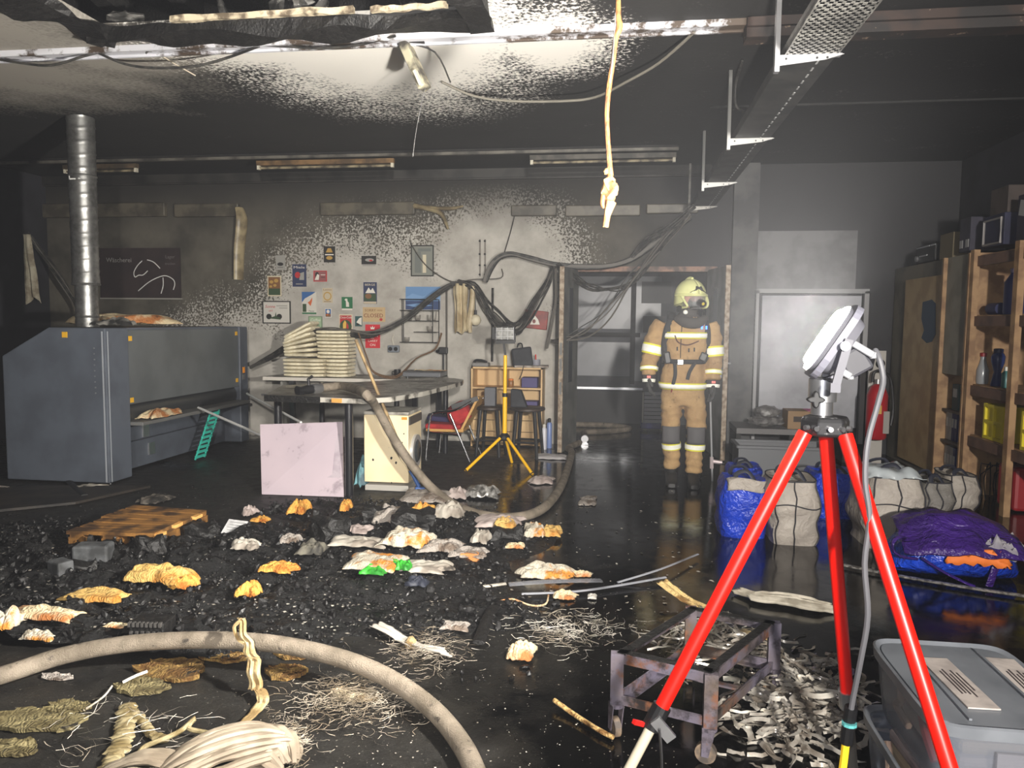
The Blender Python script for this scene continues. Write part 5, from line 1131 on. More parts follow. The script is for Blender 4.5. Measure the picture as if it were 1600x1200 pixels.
bm = nb(); box(bm, torso_pt(1090, 558, .03), (.07, .05, .08), rot=(0, .4, 0)); obj('radio_pouch', bm, M_black, tp, bevel=.012)
bm = nb(); box(bm, torso_pt(1037, 560, .03), (.06, .05, .11), rot=(0, -.2, 0)); obj('side_pouch', bm, M_black, tp, bevel=.012)
bm = nb(); tube(bm, [torso_pt(1047, 526, .025), torso_pt(1052, 536, .03), torso_pt(1066, 540, .03), torso_pt(1082, 534, .03)], .006, 6, 4); obj('hose_loop', bm, mat('brown_rubber', (90, 60, 48), .6), tp)
bm = nb(); tube(bm, [torso_pt(1057, 510, .012), torso_pt(1056, 540, .012), torso_pt(1056, 560, .012)], .004, 6, 3); obj('zip', bm, M_black, tp)
for px in (1086, 1093):
    bm = nb(); box(bm, torso_pt(px, 514, .045), (.012, .012, .030)); t = None
    if 'blue_status_light' not in MATS:
        t = NT('blue_status_light'); t.b.inputs['Emission Color'].default_value = (.02, .12, 1, 1); t.b.inputs['Emission Strength'].default_value = 6; t.b.inputs['Base Color'].default_value = (.02, .1, .8, 1); MATS['blue_status_light'] = t.m
    obj('status_light', bm, MATS['blue_status_light'], tp)
for px, py in ((1051, 546), (1068, 548), (1076, 547)):
    bm = nb(); box(bm, torso_pt(px, py, .012), (.012, .006, .035)); obj('pocket_tab', bm, M_web, tp)
# collar, breathing cylinder
bm = nb(); tube(bm, [L(1048, 500, -.10), L(1062, 506, -.15), L(1080, 507, -.15), L(1092, 499, -.09)], [.028, .05, .05, .028], 10, 4); obj('collar', bm, mat('dark_hood', (66, 62, 60), .85), tp, smooth=True)
bm = nb(); lathe(bm, [(.03, 0), (.075, .05), (.075, .5), (.03, .56)], 16, L(1064, 585, .25)); obj('air_cylinder', bm, M_black, tp, smooth=True)
# knee pads
for s, px in ((-1, 1047), (1, 1080)):
    p, r = LEG[s][2]; p2, r2 = LEG[s][3]
    bm = nb(); c = p.lerp(p2, .15)
    grid(bm, lambda u, v: (c.x+math.sin((u-.5)*2.0)*.094, c.y-math.cos((u-.5)*2.0)*.094-.004*math.sin(PI*v), c.z-.075+.16*v), 8, 5); obj('knee_pad', bm, mat('knee_grey', (84, 82, 84), .75), tp, smooth=True, solid=.012)
# boots
for s, (ax, ay, yo) in ((-1, (1048, 733, 0)), (1, (1081, 737, -.03))):
    yo2 = yo
    A = L(ax, ay, yo); fx = A.x; bm = nb(); rings = []
    for (yy, w_, h0, h1) in ((.10, .035, .012, .10), (.07, .052, 0, .16), (.0, .056, 0, .165), (-.06, .055, 0, .125), (-.12, .056, 0, .085), (-.17, .05, 0, .07), (-.205, .03, .008, .045)):
        n = 12; c = V(fx, yo+yy, (h0+h1)/2); rings.append(ring(bm, c, V(1, 0, 0), V(0, 0, 1), w_, (h1-h0)/2, n, 0, .6))
    skin(bm, rings); tube(bm, [V(fx, yo+.01, .08), V(fx, yo, A.z+.03)], [.062, .07], 14)
    obj('boot', bm, mat('black_boot', (24, 23, 23), .5, c2=(34, 33, 32), scale=10), tp, smooth=True)
# gloved hands: palm, four fingers, thumb
M_glove = mat('charcoal_glove', (58, 58, 58), .8, c2=(44, 44, 44), scale=14)
def hand(wrist, d, side, curl=.5):
    d = d.normalized(); out = V(side, 0, 0); out = (out-d*out.dot(d)).normalized(); fwd = d.cross(out).normalized()
    if fwd.y > 0: fwd = -fwd
    # palm faces the thigh; fingers spread along fwd (front to back), thumb at the front
    bm = nb(); rings = []
    for t, w_, th in ((-.03, .050, .040), (.0, .050, .038), (.04, .060, .038), (.085, .060, .032)):
        rings.append(ring(bm, wrist+d*t, fwd, out, w_, th, 12, 0, .8))
    skin(bm, rings)
    for i, (o_, ln) in enumerate(((.042, .090), (.015, .102), (-.013, .094), (-.040, .076))):
        b0 = wrist+d*.075+fwd*o_; p1 = b0+d*ln*.45; inw = -out
        p2 = p1+(d*math.cos(curl)+inw*math.sin(curl))*ln*.35; p3 = p2+(d*math.cos(curl*2)+inw*math.sin(curl*2))*ln*.3
        tube(bm, [b0, p1, p2, p3], [.0155, .0155, .0145, .012], 8, 2)
    b0 = wrist+d*.02+fwd*.046; tube(bm, [b0, b0+fwd*.025+d*.03-out*.008, b0+fwd*.028+d*.065-out*.02], [.019, .017, .013], 8, 3)
    return obj('glove', bm, M_glove, tp, smooth=True)
hand(L(1010, 592, -.035), V(.12, -.1, -1), -1, .45); hand(L(1106, 600, -.035), V(-.02, -.1, -1), 1, .7)
for s, (px, py) in ((-1, (1010, 592)), (1, (1106, 598))):
    c = L(px, py, -.033); bm = nb(); tube(bm, [c+V(0, 0, .03), c+V(0, 0, -.02)], [.066, .058], 14); g = obj('gauntlet', bm, mat('dark_gauntlet', (50, 40, 42), .8), tp, smooth=True)
    bm = nb(); tube(bm, [c+V(0, 0, -.012), c+V(0, -.004, -.04)], [.064, .060], 14); obj('gauntlet_band', bm, M_refl, g, smooth=True)
    bm = nb(); box(bm, c+V(0, -.066, .014), (.034, .006, .022)); obj('gauntlet_badge', bm, mat('coral_badge', (240, 120, 110), .5), g)
# helmet, turned to the viewer's right
th_ = bpy.data.objects.new('helmet', None); COL.objects.link(th_); th_.parent = tp; HC = L(1070, 468, 0); th_.location = HC; th_.rotation_euler = (0, 0, math.radians(28)); th_.empty_display_size = .05
M_helm = mat('pale_lime_helmet', (222, 224, 160), .35, c2=(206, 208, 146), scale=6, coat=.3)
hs = K/.006
bm = nb()
def dome(u, v):
    a = 2*PI*u; e = (PI/2)*(1-v); r = .142*math.sin(PI/2-e) if False else .142*math.cos(e*1.0)
    x, y, z = .132*math.sin(a)*math.cos(e), -.158*math.cos(a)*math.cos(e), .150*math.sin(e)+.012
    return (x, y+.012, z)
grid(bm, lambda u, v: dome(u, 1-v*1.0 if False else v), 28, 10)
# lower skirt at back and sides
bm2 = nb()
def skirt(u, v):
    a = PI*.32+(2*PI-PI*.64)*u
    dz = -.095*v*(1 if True else 0); k = 1+.03*v
    return (.132*k*math.sin(a), -.158*k*math.cos(a)+.012, .012+dz*(.55+.45*math.sin(PI*u)**.5))
sh = obj('shell', bm, M_helm, th_, smooth=True, solid=.008)
grid(bm2, skirt, 24, 4); obj('skirt', bm2, M_helm, th_, smooth=True, solid=.008)
bm = nb(); tube(bm, [(0, -.02, .168), (0, .03, .170), (0, .09, .145), (0, .14, .09)], [.012, .018, .018, .01], 8, 4); obj('crest', bm, M_helm, th_, smooth=True)
bm = nb(); tube(bm, [(.138*math.sin(a), -.166*math.cos(a)+.010, .014) for a in [PI*(-.55+1.1*i/12) for i in range(13)]], .012, 8); obj('brim', bm, M_helm, th_, smooth=True)
bm = nb(); tube(bm, [(-.128, -.06, .0), (-.118, -.10, -.05), (-.100, -.11, -.09), (-.11, -.02, -.10)], .011, 8, 4); obj('jaw_guard', bm, M_helm, th_, smooth=True)
bm = nb(); tube(bm, [(.128, -.06, .0), (.118, -.10, -.05), (.100, -.11, -.09), (.11, -.02, -.10)], .011, 8, 4); obj('jaw_guard', bm, M_helm, th_, smooth=True)
bm = nb(); pts = []
for x, z in ((-.085, .035), (.085, .035), (.04, .055), (.025, .095), (0, .085), (-.025, .095), (-.04, .055)):
    e = math.asin(min(.99, (z-.012)/.150)); cy = math.cos(e); u = x/(.132*cy); pts.append((x*1.03, -.158*cy*math.sqrt(max(.05, 1-u*u))*1.03+.008, z))
prism(bm, pts, (0, -.006, 0)); obj('front_badge', bm, M_black, th_)
bm = nb(); grid(bm, lambda u, v: (.128*math.sin((u-.5)*2.2), -.170*math.cos((u-.5)*2.2)+.01+.012*v, .008-.095*v), 14, 4); obj('visor', bm, mat('clear_visor', (200, 205, 205), .1, alpha=.22), th_, smooth=True)
# breathing mask
bm = nb(); blobmesh(bm, (0, -.085, -.055), .085, 1, 2, .04, 2, (.9, .62, .80)); obj('mask', bm, mat('black_rubber', (20, 20, 22), .45), th_, smooth=True)
bm = nb(); grid(bm, lambda u, v: (.072*math.sin((u-.5)*2.4), -.068-.075*math.cos((u-.5)*2.4), -.045+.075*v), 12, 4); obj('mask_lens', bm, mat('mask_lens', (190, 150, 140), .1, alpha=.45), th_, smooth=True)
bm = nb(); cyl(bm, (.01, -.13, -.055), (.015, -.185, -.065), .038, .034, n=16); lv = obj('demand_valve', bm, MATS['black_rubber'], th_, smooth=True)
bm = nb(); cyl(bm, (.015, -.185, -.065), (.015, -.189, -.066), .014, n=10); obj('valve_mark', bm, mat('yellow_mark', (210, 190, 60), .5), lv)
bm = nb(); tube(bm, [(-.05, -.09, -.105), (-.0, -.145, -.102), (.05, -.09, -.105)], .009, 6, 4); obj('chin_rim', bm, M_steel, th_, smooth=True)
bm = nb(); cyl(bm, (-.135, -.03, -.10), (-.155, -.06, -.12), .024, n=12); obj('helmet_torch', bm, M_black, th_)
bm = nb(); blobmesh(bm, (-.105, -.09, -.14), .022, 1, 2, 0); obj('light_reflector', bm, M_refl, th_, smooth=True)
# steel lance held at his side
tln = thing('steel_lance', 'thin steel lance with a branch coupling standing by the firefighter', 'lance', F(1113, 752))
q = F(1113, 752); a = P(1110, 627, q.y)
bm = nb(); cyl(bm, q, a, .009, n=8); wobj('shaft', bm, mat('pale_steel', (214, 216, 220), .3, .5), tln, smooth=True)
bm = nb(); tube(bm, [a, P(1109, 622, q.y), P(1110, 616, q.y)], [.012, .015, .01], 8); wobj('tip', bm, MATS['pale_steel'], tln)
b = P(1112, 722, q.y); bm = nb(); cyl(bm, b, P(1146, 727, q.y), .014, n=10); wobj('branch', bm, M_black, tln)
bm = nb(); cyl(bm, P(1114, 721, q.y), P(1128, 723, q.y), .02, n=10); wobj('coupling', bm, mat('pinkish_steel', (222, 206, 208), .3, .4), tln); bm = nb(); cyl(bm, P(1112, 714, q.y), P(1112, 732, q.y), .018, n=10); wobj('coupling', bm, MATS['pinkish_steel'], tln)
# ================================================================== right side: cupboards, shelving, bags, bins, cart
XC = F(1580, 812).x
def yx(px): return PX(px, 500, XC).y
ZK = PX(1475, 404, XC).z
M_ply = mat('birch_ply_door', (168, 144, 104), .55, c2=(150, 126, 90), scale=4)
M_pine = mat('pine_lumber', (160, 128, 92), .6, c2=(128, 98, 70), scale=8)
M_gpanel = mat('grey_board', (132, 128, 116), .65, c2=(116, 112, 102), scale=4)
yA, yB_, yC_, yD, yE = min(yx(1384), YB-.05), yx(1410), yx(1473), yx(1516), yx(1588)
yF = PX(1760, 500, XC).y
tcb = thing('tall_cupboard', 'tall birch plywood cupboard with a torn blue sticker on its door', 'cupboard', (XC+.25, (yB_+yC_)/2, 0))
bm = nb(); box(bm, (XC+.3, (yA+yC_)/2, ZK/2), (.52, yA-yC_-.004, ZK)); wobj('carcass', bm, mat('cupboard_side', (112, 106, 92), .65, c2=(92, 88, 78), scale=3), tcb)
zd = PX(1412, 438, XC).z
bm = nb(); box(bm, (XC+.025, (yB_+yC_)/2, (.06+zd)/2), (.03, yB_-yC_-.02, zd-.06)); dr = wobj('door', bm, M_ply, tcb, bevel=.004)
bm = nb()
st = [(1442, 472), (1456, 468), (1462, 474), (1462, 522), (1456, 534), (1448, 536), (1440, 528), (1444, 516), (1440, 498)]
prism(bm, [PX(px, py, XC+.008) for px, py in st], (-.002, 0, 0)); wobj('torn_sticker', bm, mat('dark_teal_sticker', (38, 62, 84), .6), dr)
for z in (.6, 1.3):
    bm = nb(); box(bm, (XC+.004, yC_+.02, z), (.015, .03, .09)); wobj('hinge', bm, M_black, tcb)
tg2 = thing('grey_cupboard', 'cupboard with a grey upper door and open lower shelves of binders', 'cupboard', (XC+.25, (yC_+yD)/2, 0))
zg = PX(1490, 586, XC).z
bm = nb(); box(bm, (XC+.02, (yC_+yD)/2, (zg+ZK)/2), (.03, yC_-yD-.012, ZK-zg)); wobj('door', bm, M_gpanel, tg2, bevel=.003)
bm = nb(); box(bm, (XC+.5, (yC_+yD)/2, ZK/2), (.04, yC_-yD-.006, ZK)); wobj('back_panel', bm, MATS['cupboard_side'], tg2)
for y in (yC_-.02, yD+.02): bm = nb(); box(bm, (XC+.22, y, ZK/2), (.5, .03, ZK)); wobj('side_panel', bm, M_pine, tg2)
zs2 = [PX(1490, 645, XC).z, PX(1488, 695, XC).z]
for z in zs2+[ZK-.01, .05]: bm = nb(); box(bm, (XC+.25, (yC_+yD)/2, z), (.46, yC_-yD-.08, .025)); wobj('shelf', bm, mat('dark_shelf', (78, 68, 58), .6), tg2)
bm = nb(); box(bm, (XC-.005, yD+.012, ZK/2+.1), (.02, .02, ZK-.2)); wobj('white_edge', bm, mat('white_lip', (190, 188, 180), .5), tg2)
wd = (yC_-yD-.1)
def binder(y, z, h, c, lb, w_=.055):
    t = thing('binder', lb, 'binder', (XC+.2, y, z)); bm = nb(); box(bm, (0, 0, h/2), (.28, w_, h)); obj('cover', bm, mat('binder_%d%d%d' % c, c, .6), t, bevel=.004)
    bm = nb(); box(bm, (-.141, 0, h*.6), (.004, w_*.7, h*.3)); obj('spine_label', bm, mat('spine_paper', (190, 190, 188), .7), t)
nb_ = max(3, int(wd/.062))
for i in range(min(nb_, 4)):
    y = yC_-.08-.062*i
    if y < yD+.06: break
    binder(y, zs2[1]+.014, .28, ((150, 150, 150), (168, 168, 166), (40, 50, 100), (36, 46, 92))[i], ('grey binder on the middle cupboard shelf against the wooden side', 'pale binder second on the middle cupboard shelf', 'blue binder third on the middle cupboard shelf', 'dark blue binder at the end of the middle cupboard shelf')[i])
    binder(y, .064, .30, ((160, 158, 156), (144, 144, 146), (150, 150, 150), (40, 50, 100))[i], ('pale binder on the lowest cupboard shelf against the wooden side', 'grey binder second on the lowest cupboard shelf', 'grey binder third on the lowest cupboard shelf', 'blue binder at the end of the lowest cupboard shelf')[i])
t = thing('green_file_box', 'dark green file box on the top open shelf of the grey cupboard', 'file box', (XC+.2, (yC_+yD)/2+.05, zs2[0]+.014)); bm = nb(); box(bm, (0, 0, .12), (.3, .14, .24)); obj('body', bm, mat('green_card', (46, 72, 70), .6), t, bevel=.005); bm = nb(); box(bm, (-.152, 0, .16), (.004, .08, .08)); obj('label', bm, MATS['spine_paper'], t)
t = thing('white_carton', 'small white carton with dark marks in the grey cupboard', 'carton', (XC+.16, yD+.13, zs2[0]+.014)); bm = nb(); box(bm, (0, 0, .09), (.2, .12, .18)); obj('body', bm, mat('carton_white', (170, 172, 176), .6), t, bevel=.004)
for k in (.06, .12): bm = nb(); box(bm, (-.102, .0, k), (.004, .06, .018)); obj('mark', bm, M_black, t)
# open pine shelving
tsv = thing('pine_shelving', 'open pine shelving holding bottles and yellow crates', 'shelving', (XC+.2, (yD+yF)/2, 0))
for y in (yD-.03, yE, yF):
    for x in (XC, XC+.5): bm = nb(); box(bm, (x, y, (ZK+.02)/2), (.05, .07, ZK+.02)); wobj('post', bm, M_pine, tsv)
zz = [PX(1548, 494, XC).z, PX(1548, 608, XC).z, PX(1545, 692, XC).z, ZK-.04]
for z in zz:
    bm = nb(); box(bm, (XC+.02, (yD+yF)/2, z-.04), (.03, yD-yF, .085)); wobj('rail', bm, mat('dark_rail', (108, 82, 68), .65, c2=(84, 64, 54), scale=6), tsv)
    bm = nb(); box(bm, (XC+.26, (yD+yF)/2, z+.002), (.46, yD-yF-.08, .02)); wobj('shelf', bm, M_pine, tsv)
bm = nb(); box(bm, (XC+.54, (yD+yF)/2, ZK/2), (.012, yD-yF, ZK)); wobj('back_panel', bm, mat('pale_back', (150, 152, 162), .6), tsv)
def bottle(name, px, py, z, prof, m, capm, lb, x=.12, cat='bottle', n=16):
    y = PX(px, py, XC+x).y; t = thing(name, lb, cat, (XC+x, y, z)); h = prof[-1][1]
    bm = nb(); lathe(bm, prof, n); obj('body', bm, m, t, smooth=True)
    r = prof[-1][0]; bm = nb(); lathe(bm, [(r*1.25, h), (r*1.25, h+.03), (r*.8, h+.035)], 12); obj('cap', bm, capm, t, smooth=True)
z1 = zz[1]+.013
bottle('bottle', 1534, 600, z1, [(.045, 0), (.05, .02), (.05, .12), (.03, .18), (.022, .22), (.022, .24)], mat('clear_plastic', (150, 156, 162), .2, alpha=.7), mat('dark_red_cap', (130, 30, 34), .5), 'clear bottle with a dark red cap on the bottle shelf')
bottle('bottle', 1557, 604, z1, [(.045, 0), (.05, .01), (.028, .12), (.05, .2), (.055, .25), (.04, .28), (.03, .285)], mat('blue_flask', (36, 50, 98), .25), mat('navy_cap', (30, 36, 70), .4), 'dark blue waisted flask in the middle of the bottle shelf')
bottle('bottle', 1571, 606, z1, [(.03, 0), (.033, .01), (.033, .12), (.015, .14)], mat('green_bottle', (60, 110, 110), .4), wht, 'small teal bottle with a white cap on the bottle shelf')
bottle('bottle', 1527, 600, z1, [(.04, 0), (.045, .01), (.045, .10), (.02, .13)], mat('grey_bottle', (110, 114, 120), .4), M_black, 'squat grey bottle next to the shelf post', x=.3)
bottle('canister', 1583, 490, zz[0]+.013, [(.07, 0), (.075, .02), (.075, .26), (.04, .32), (.03, .34)], mat('dark_blue_can', (40, 48, 100), .4), mat('lilac_cap', (120, 110, 140), .5), 'tall dark blue canister on the top pine shelf', cat='canister')
y = PX(1560, 490, XC+.1).y; bm = nb(); cyl(bm, (0, -.09, 0), (0, .09, 0), .05, n=16); o = obj('dark_roll', bm, mat('navy_roll', (28, 34, 74), .6), smooth=True); o.location = (XC+.08, y, zz[0]+.063); tag(o, 'dark navy roll lying on the top pine shelf', 'roll')
t = thing('leaning_board', 'pale blue board leaning at the back of the top pine shelf', 'board', (XC+.42, (yD+yE)/2+.05, zz[0]+.013)); bm = nb(); box(bm, (0, 0, .17), (.03, .3, .34)); obj('sheet', bm, mat('pale_blue_board', (124, 134, 166), .6), t); bm = nb(); box(bm, (-.017, 0, .345), (.02, .3, .012)); obj('edge', bm, MATS['white_lip'], t)
M_ycr = mat('yellow_crate', (206, 190, 40), .5)
def ycrate(yc, z, lb):
    t = thing('yellow_crate', lb, 'crate', (XC+.24, yc, z)); w2, h2 = .34, .30
    bm = nb(); box(bm, (0, 0, h2/2), (.36, w2, h2)); obj('body', bm, M_ycr, t, bevel=.01)
    for s in (-.16, .0, .16): bm = nb(); box(bm, (-.19, s, h2/2), (.02, .025, h2)); obj('rib', bm, M_ycr, t)
    for z2 in (.015, h2/2, h2-.015): bm = nb(); box(bm, (-.19, 0, z2), (.022, w2, .025)); obj('rim', bm, M_ycr, t)
ycrate((yD+yE)/2-.03, zz[2]+.013, 'yellow ribbed crate on the lower pine shelf')
ycrate(yE-.26, zz[2]+.013, 'second yellow crate nearer the edge of the pine shelving')
# things on top of the cupboards
bm = nb(); box(bm, (0, 0, .12), (.35, .3, .24)); o = obj('brown_board_box', bm, mat('dull_brown', (96, 86, 62), .7), bevel=.004); o.location = (XC+.2, yx(1468), ZK+.001); tag(o, 'dull brown wooden box on top of the tall cupboard', 'box')
t = thing('projector', 'black projector with pale reflections on top of the tall cupboard', 'projector', (XC+.2, yx(1432), ZK+.001))
bm = nb(); box(bm, (0, 0, .1), (.3, .5, .18)); obj('body', bm, M_black, t, bevel=.02)
for z2, y2, l in ((.17, .06, .34), (.17, -.2, .12), (.08, .05, .2)): bm = nb(); box(bm, (-.151, y2, z2), (.006, l, .012)); obj('reflection_strip', bm, MATS['bright_metal'], t)  # bright strips put on the body to draw its pale reflections
bm = nb(); cyl(bm, (-.15, .2, .06), (-.17, .2, .06), .03, n=14); obj('lens', bm, M_steel, t)
for i, (px, dx, s, c, z0, lb) in enumerate(((1500, .15, (.3, .22, .30), (50, 48, 62), 0, 'dark cardboard box with two pale labels above the grey cupboard'), (1540, .2, (.36, .36, .26), (34, 36, 64), 0, 'navy crate above the pine shelving'), (1540, .2, (.3, .3, .22), (70, 60, 56), .262, 'brown carton stacked on the navy crate'), (1588, .2, (.34, .3, .36), (44, 40, 56), 0, 'dark carton with a torn white paper above the shelf post'))):
    t = thing('carton' if i != 1 else 'plastic_crate', lb, 'carton' if i != 1 else 'crate', (XC+dx, yx(px), ZK+.025+z0)); bm = nb(); box(bm, (0, 0, s[2]/2), s); obj('body', bm, mat('carton_%d' % i, c, .7, c2=tuple(int(v*.8) for v in c), scale=5), t, bevel=.006)
    if i == 0:
        for y2 in (.06, -.06): bm = nb(); box(bm, (-s[0]/2-.002, y2, .07), (.004, .06, .07)); obj('label', bm, mat('dull_label', (150, 150, 150), .7), t)
    if i == 1: bm = nb(); tube(bm, [(-s[0]/2-.01, .15, .02), (-s[0]/2-.01, .15, .22), (-s[0]/2-.01, -.15, .22), (-s[0]/2-.01, -.15, .02), (-s[0]/2-.01, .15, .02)], .01, 6); obj('rim', bm, mat('pale_rim', (130, 126, 124), .5), t)
    if i == 3: bm = nb(); box(bm, (-s[0]/2-.004, .05, .25), (.004, .12, .12), rot=(.2, 0, 0)); obj('paper', bm, mat('dull_label', (150, 150, 150), .7), t)
# jerrycan and grey can below
t = thing('red_jerrycan', 'dark red jerrycan standing on the floor under the pine shelving', 'jerrycan', (XC+.22, PX(1566, 770, XC+.1).y, 0))
bm = nb(); box(bm, (0, 0, .19), (.2, .3, .36)); obj('body', bm, mat('dark_red_can', (140, 30, 36), .45), t, bevel=.03)
bm = nb(); tube(bm, [(0, -.1, .36), (0, -.09, .41), (0, .06, .41), (0, .08, .36)], .014, 8); obj('handle', bm, M_black, t); bm = nb(); cyl(bm, (0, .11, .36), (0, .12, .41), .025, n=10); obj('spout', bm, M_black, t)
t = thing('wire_basket', 'tangle of black wire basket beside the red jerrycan', 'wire basket', (XC+.25, PX(1535, 760, XC+.1).y, 0)); rnd = random.Random(4)
for i in range(9):
    a0, a1 = rnd.uniform(0, 6.28), rnd.uniform(0, 6.28); bm = nb(); tube(bm, [(.14*math.cos(a0), .14*math.sin(a0), .01), (.16*math.cos(a0), .16*math.sin(a0), .2), (.16*math.cos(a1), .16*math.sin(a1), .3), (.14*math.cos(a1), .14*math.sin(a1), .01)], .005, 5, 2); obj('wire', bm, M_black, t)
# post with fire extinguisher
q = P(1365, 700, 8.75)
t = thing('wall_post', 'white flat post carrying the fire extinguisher', 'post', (q.x, 8.75, 0), kind='structure')
zt = P(1365, 548, 8.75).z; bm = nb(); box(bm, (0, .02, zt/2), (.17, .03, zt)); obj('board', bm, mat('post_white', (176, 172, 166), .6), t)
bm = nb(); lathe(bm, [(.035, 0), (.05, .01), (.05, .02)], 14, (.03, -.005, zt-.14), 'y'); obj('round_switch', bm, M_black, t)
z0, z1_ = P(1370, 686, 8.6).z, P(1370, 600, 8.6).z
t = thing('fire_extinguisher', 'red fire extinguisher mounted on the white post', 'fire extinguisher', (P(1368, 680, 8.62).x, 8.62, z0)); h = z1_-z0
bm = nb(); lathe(bm, [(.09, 0), (.105, .02), (.105, h-.12), (.07, h-.03), (.03, h)], 20); obj('cylinder', bm, mat('extinguisher_red', (164, 26, 36), .35), t, smooth=True)
bm = nb(); lathe(bm, [(.028, h), (.03, h+.05)], 12); obj('valve', bm, M_steel, t)
bm = nb(); tube(bm, [(-.06, -.02, h+.02), (-.05, -.02, h+.12), (.03, -.02, h+.14), (.12, -.02, h+.05), (.16, -.02, h-.25), (.14, -.03, .15)], .016, 8, 4); obj('hose', bm, M_black, t, smooth=True)
bm = nb(); box(bm, (-.02, -.1, h*.55), (.07, .02, .09)); obj('gold_label', bm, mat('gold_label', (200, 160, 70), .5), t)
bm = nb(); box(bm, (.07, -.085, h*.32), (.06, .03, h*.4)); obj('grey_label', bm, mat('grey_label', (150, 146, 140), .6), t)
# low bench with bundle and carton
a = rect(1150, 668, 1325, 692, 8.75); t = thing('low_bench', 'low grey bench under the blanked window', 'bench', ((a[0]+a[1])/2, 9.0, 0))
bm = nb(); box(bm, (0, 0, a[3]-.03), (a[1]-a[0], .6, .06)); obj('top', bm, mat('bench_grey', (112, 110, 110), .6), t); 
for s in (-1, 0, 1): bm = nb(); box(bm, (s*((a[1]-a[0])/2-.03), 0, (a[3]-.06)/2), (.05, .5, a[3]-.06)); obj('support', bm, M_soot, t)
zb = a[3]
t = thing('film_bundle', 'grey bundle wrapped in plastic film on the low bench', 'bundle', (P(1198, 660, 8.85).x, 8.88, zb))
for i, (z2, r, sq) in enumerate(((.07, .15, (1.25, .9, .42)), (.17, .14, (1.0, .85, .5)))): bm = nb(); blobmesh(bm, (0, 0, z2), r, i+3, 3, .25, 3, sq); obj('wrap', bm, mat('grey_film', (126, 124, 122), .35, c2=(92, 90, 90), scale=16, bump=.8, bscale=30), t, smooth=True)
t = thing('cardboard_carton', 'brown cardboard carton with a pink tape strip on the low bench', 'carton', (P(1254, 660, 8.85).x, 8.9, zb)); bm = nb(); box(bm, (0, 0, .1), (.36, .3, .2)); obj('box', bm, mat('cardboard', (150, 122, 90), .7), t, bevel=.004)
bm = nb(); box(bm, (-.06, -.152, .11), (.12, .004, .06)); obj('print', bm, mat('dark_print', (60, 50, 44), .7), t); bm = nb(); box(bm, (.1, -.02, .202), (.14, .26, .004)); obj('pink_tape', bm, mat('pink_tape', (206, 90, 150), .5), t)
# grey tote on the floor behind the bags
q = F(1222, 752); zt = P(1222, 700, q.y).z; w_ = (P(1290, 720, q.y).x-P(1152, 720, q.y).x)
t = thing('grey_tote', 'grey plastic tote with timber offcuts behind the blue bag', 'tote', (q.x, q.y+.2, 0))
for c, s in (((0, -.2, zt/2), (w_, .015, zt)), ((0, .2, zt/2), (w_, .015, zt)), ((-w_/2, 0, zt/2), (.015, .4, zt)), ((w_/2, 0, zt/2), (.015, .4, zt))): bm = nb(); box(bm, c, s); obj('side', bm, mat('tote_grey', (104, 106, 110), .5), t)
bm = nb(); box(bm, (0, 0, .012), (w_, .4, .015)); obj('bottom', bm, MATS['tote_grey'], t); bm = nb(); 
for c, s in (((0, -.21, zt), (w_+.05, .04, .03)), ((0, .21, zt), (w_+.05, .04, .03)), ((-w_/2-.01, 0, zt), (.04, .42, .03)), ((w_/2+.01, 0, zt), (.04, .42, .03))): box(bm, c, s)
obj('rim', bm, MATS['tote_grey'], t, bevel=.006)
for i in range(3):
    bm = nb(); box(bm, (0, 0, 0), (w_*.8, .09, .035)); o = obj('timber_offcut', bm, mat('offcut', (168, 150, 124), .7, c2=(140, 122, 98), scale=8)); o.location = (q.x, q.y+.08+.12*i, .045+.0*i+.04*(i % 2)); o.rotation_euler = (0, 0, .05*(i-1)); tag(o, ('timber offcut at the front of the grey tote', 'timber offcut in the middle of the grey tote', 'timber offcut at the back of the grey tote')[i], 'timber')
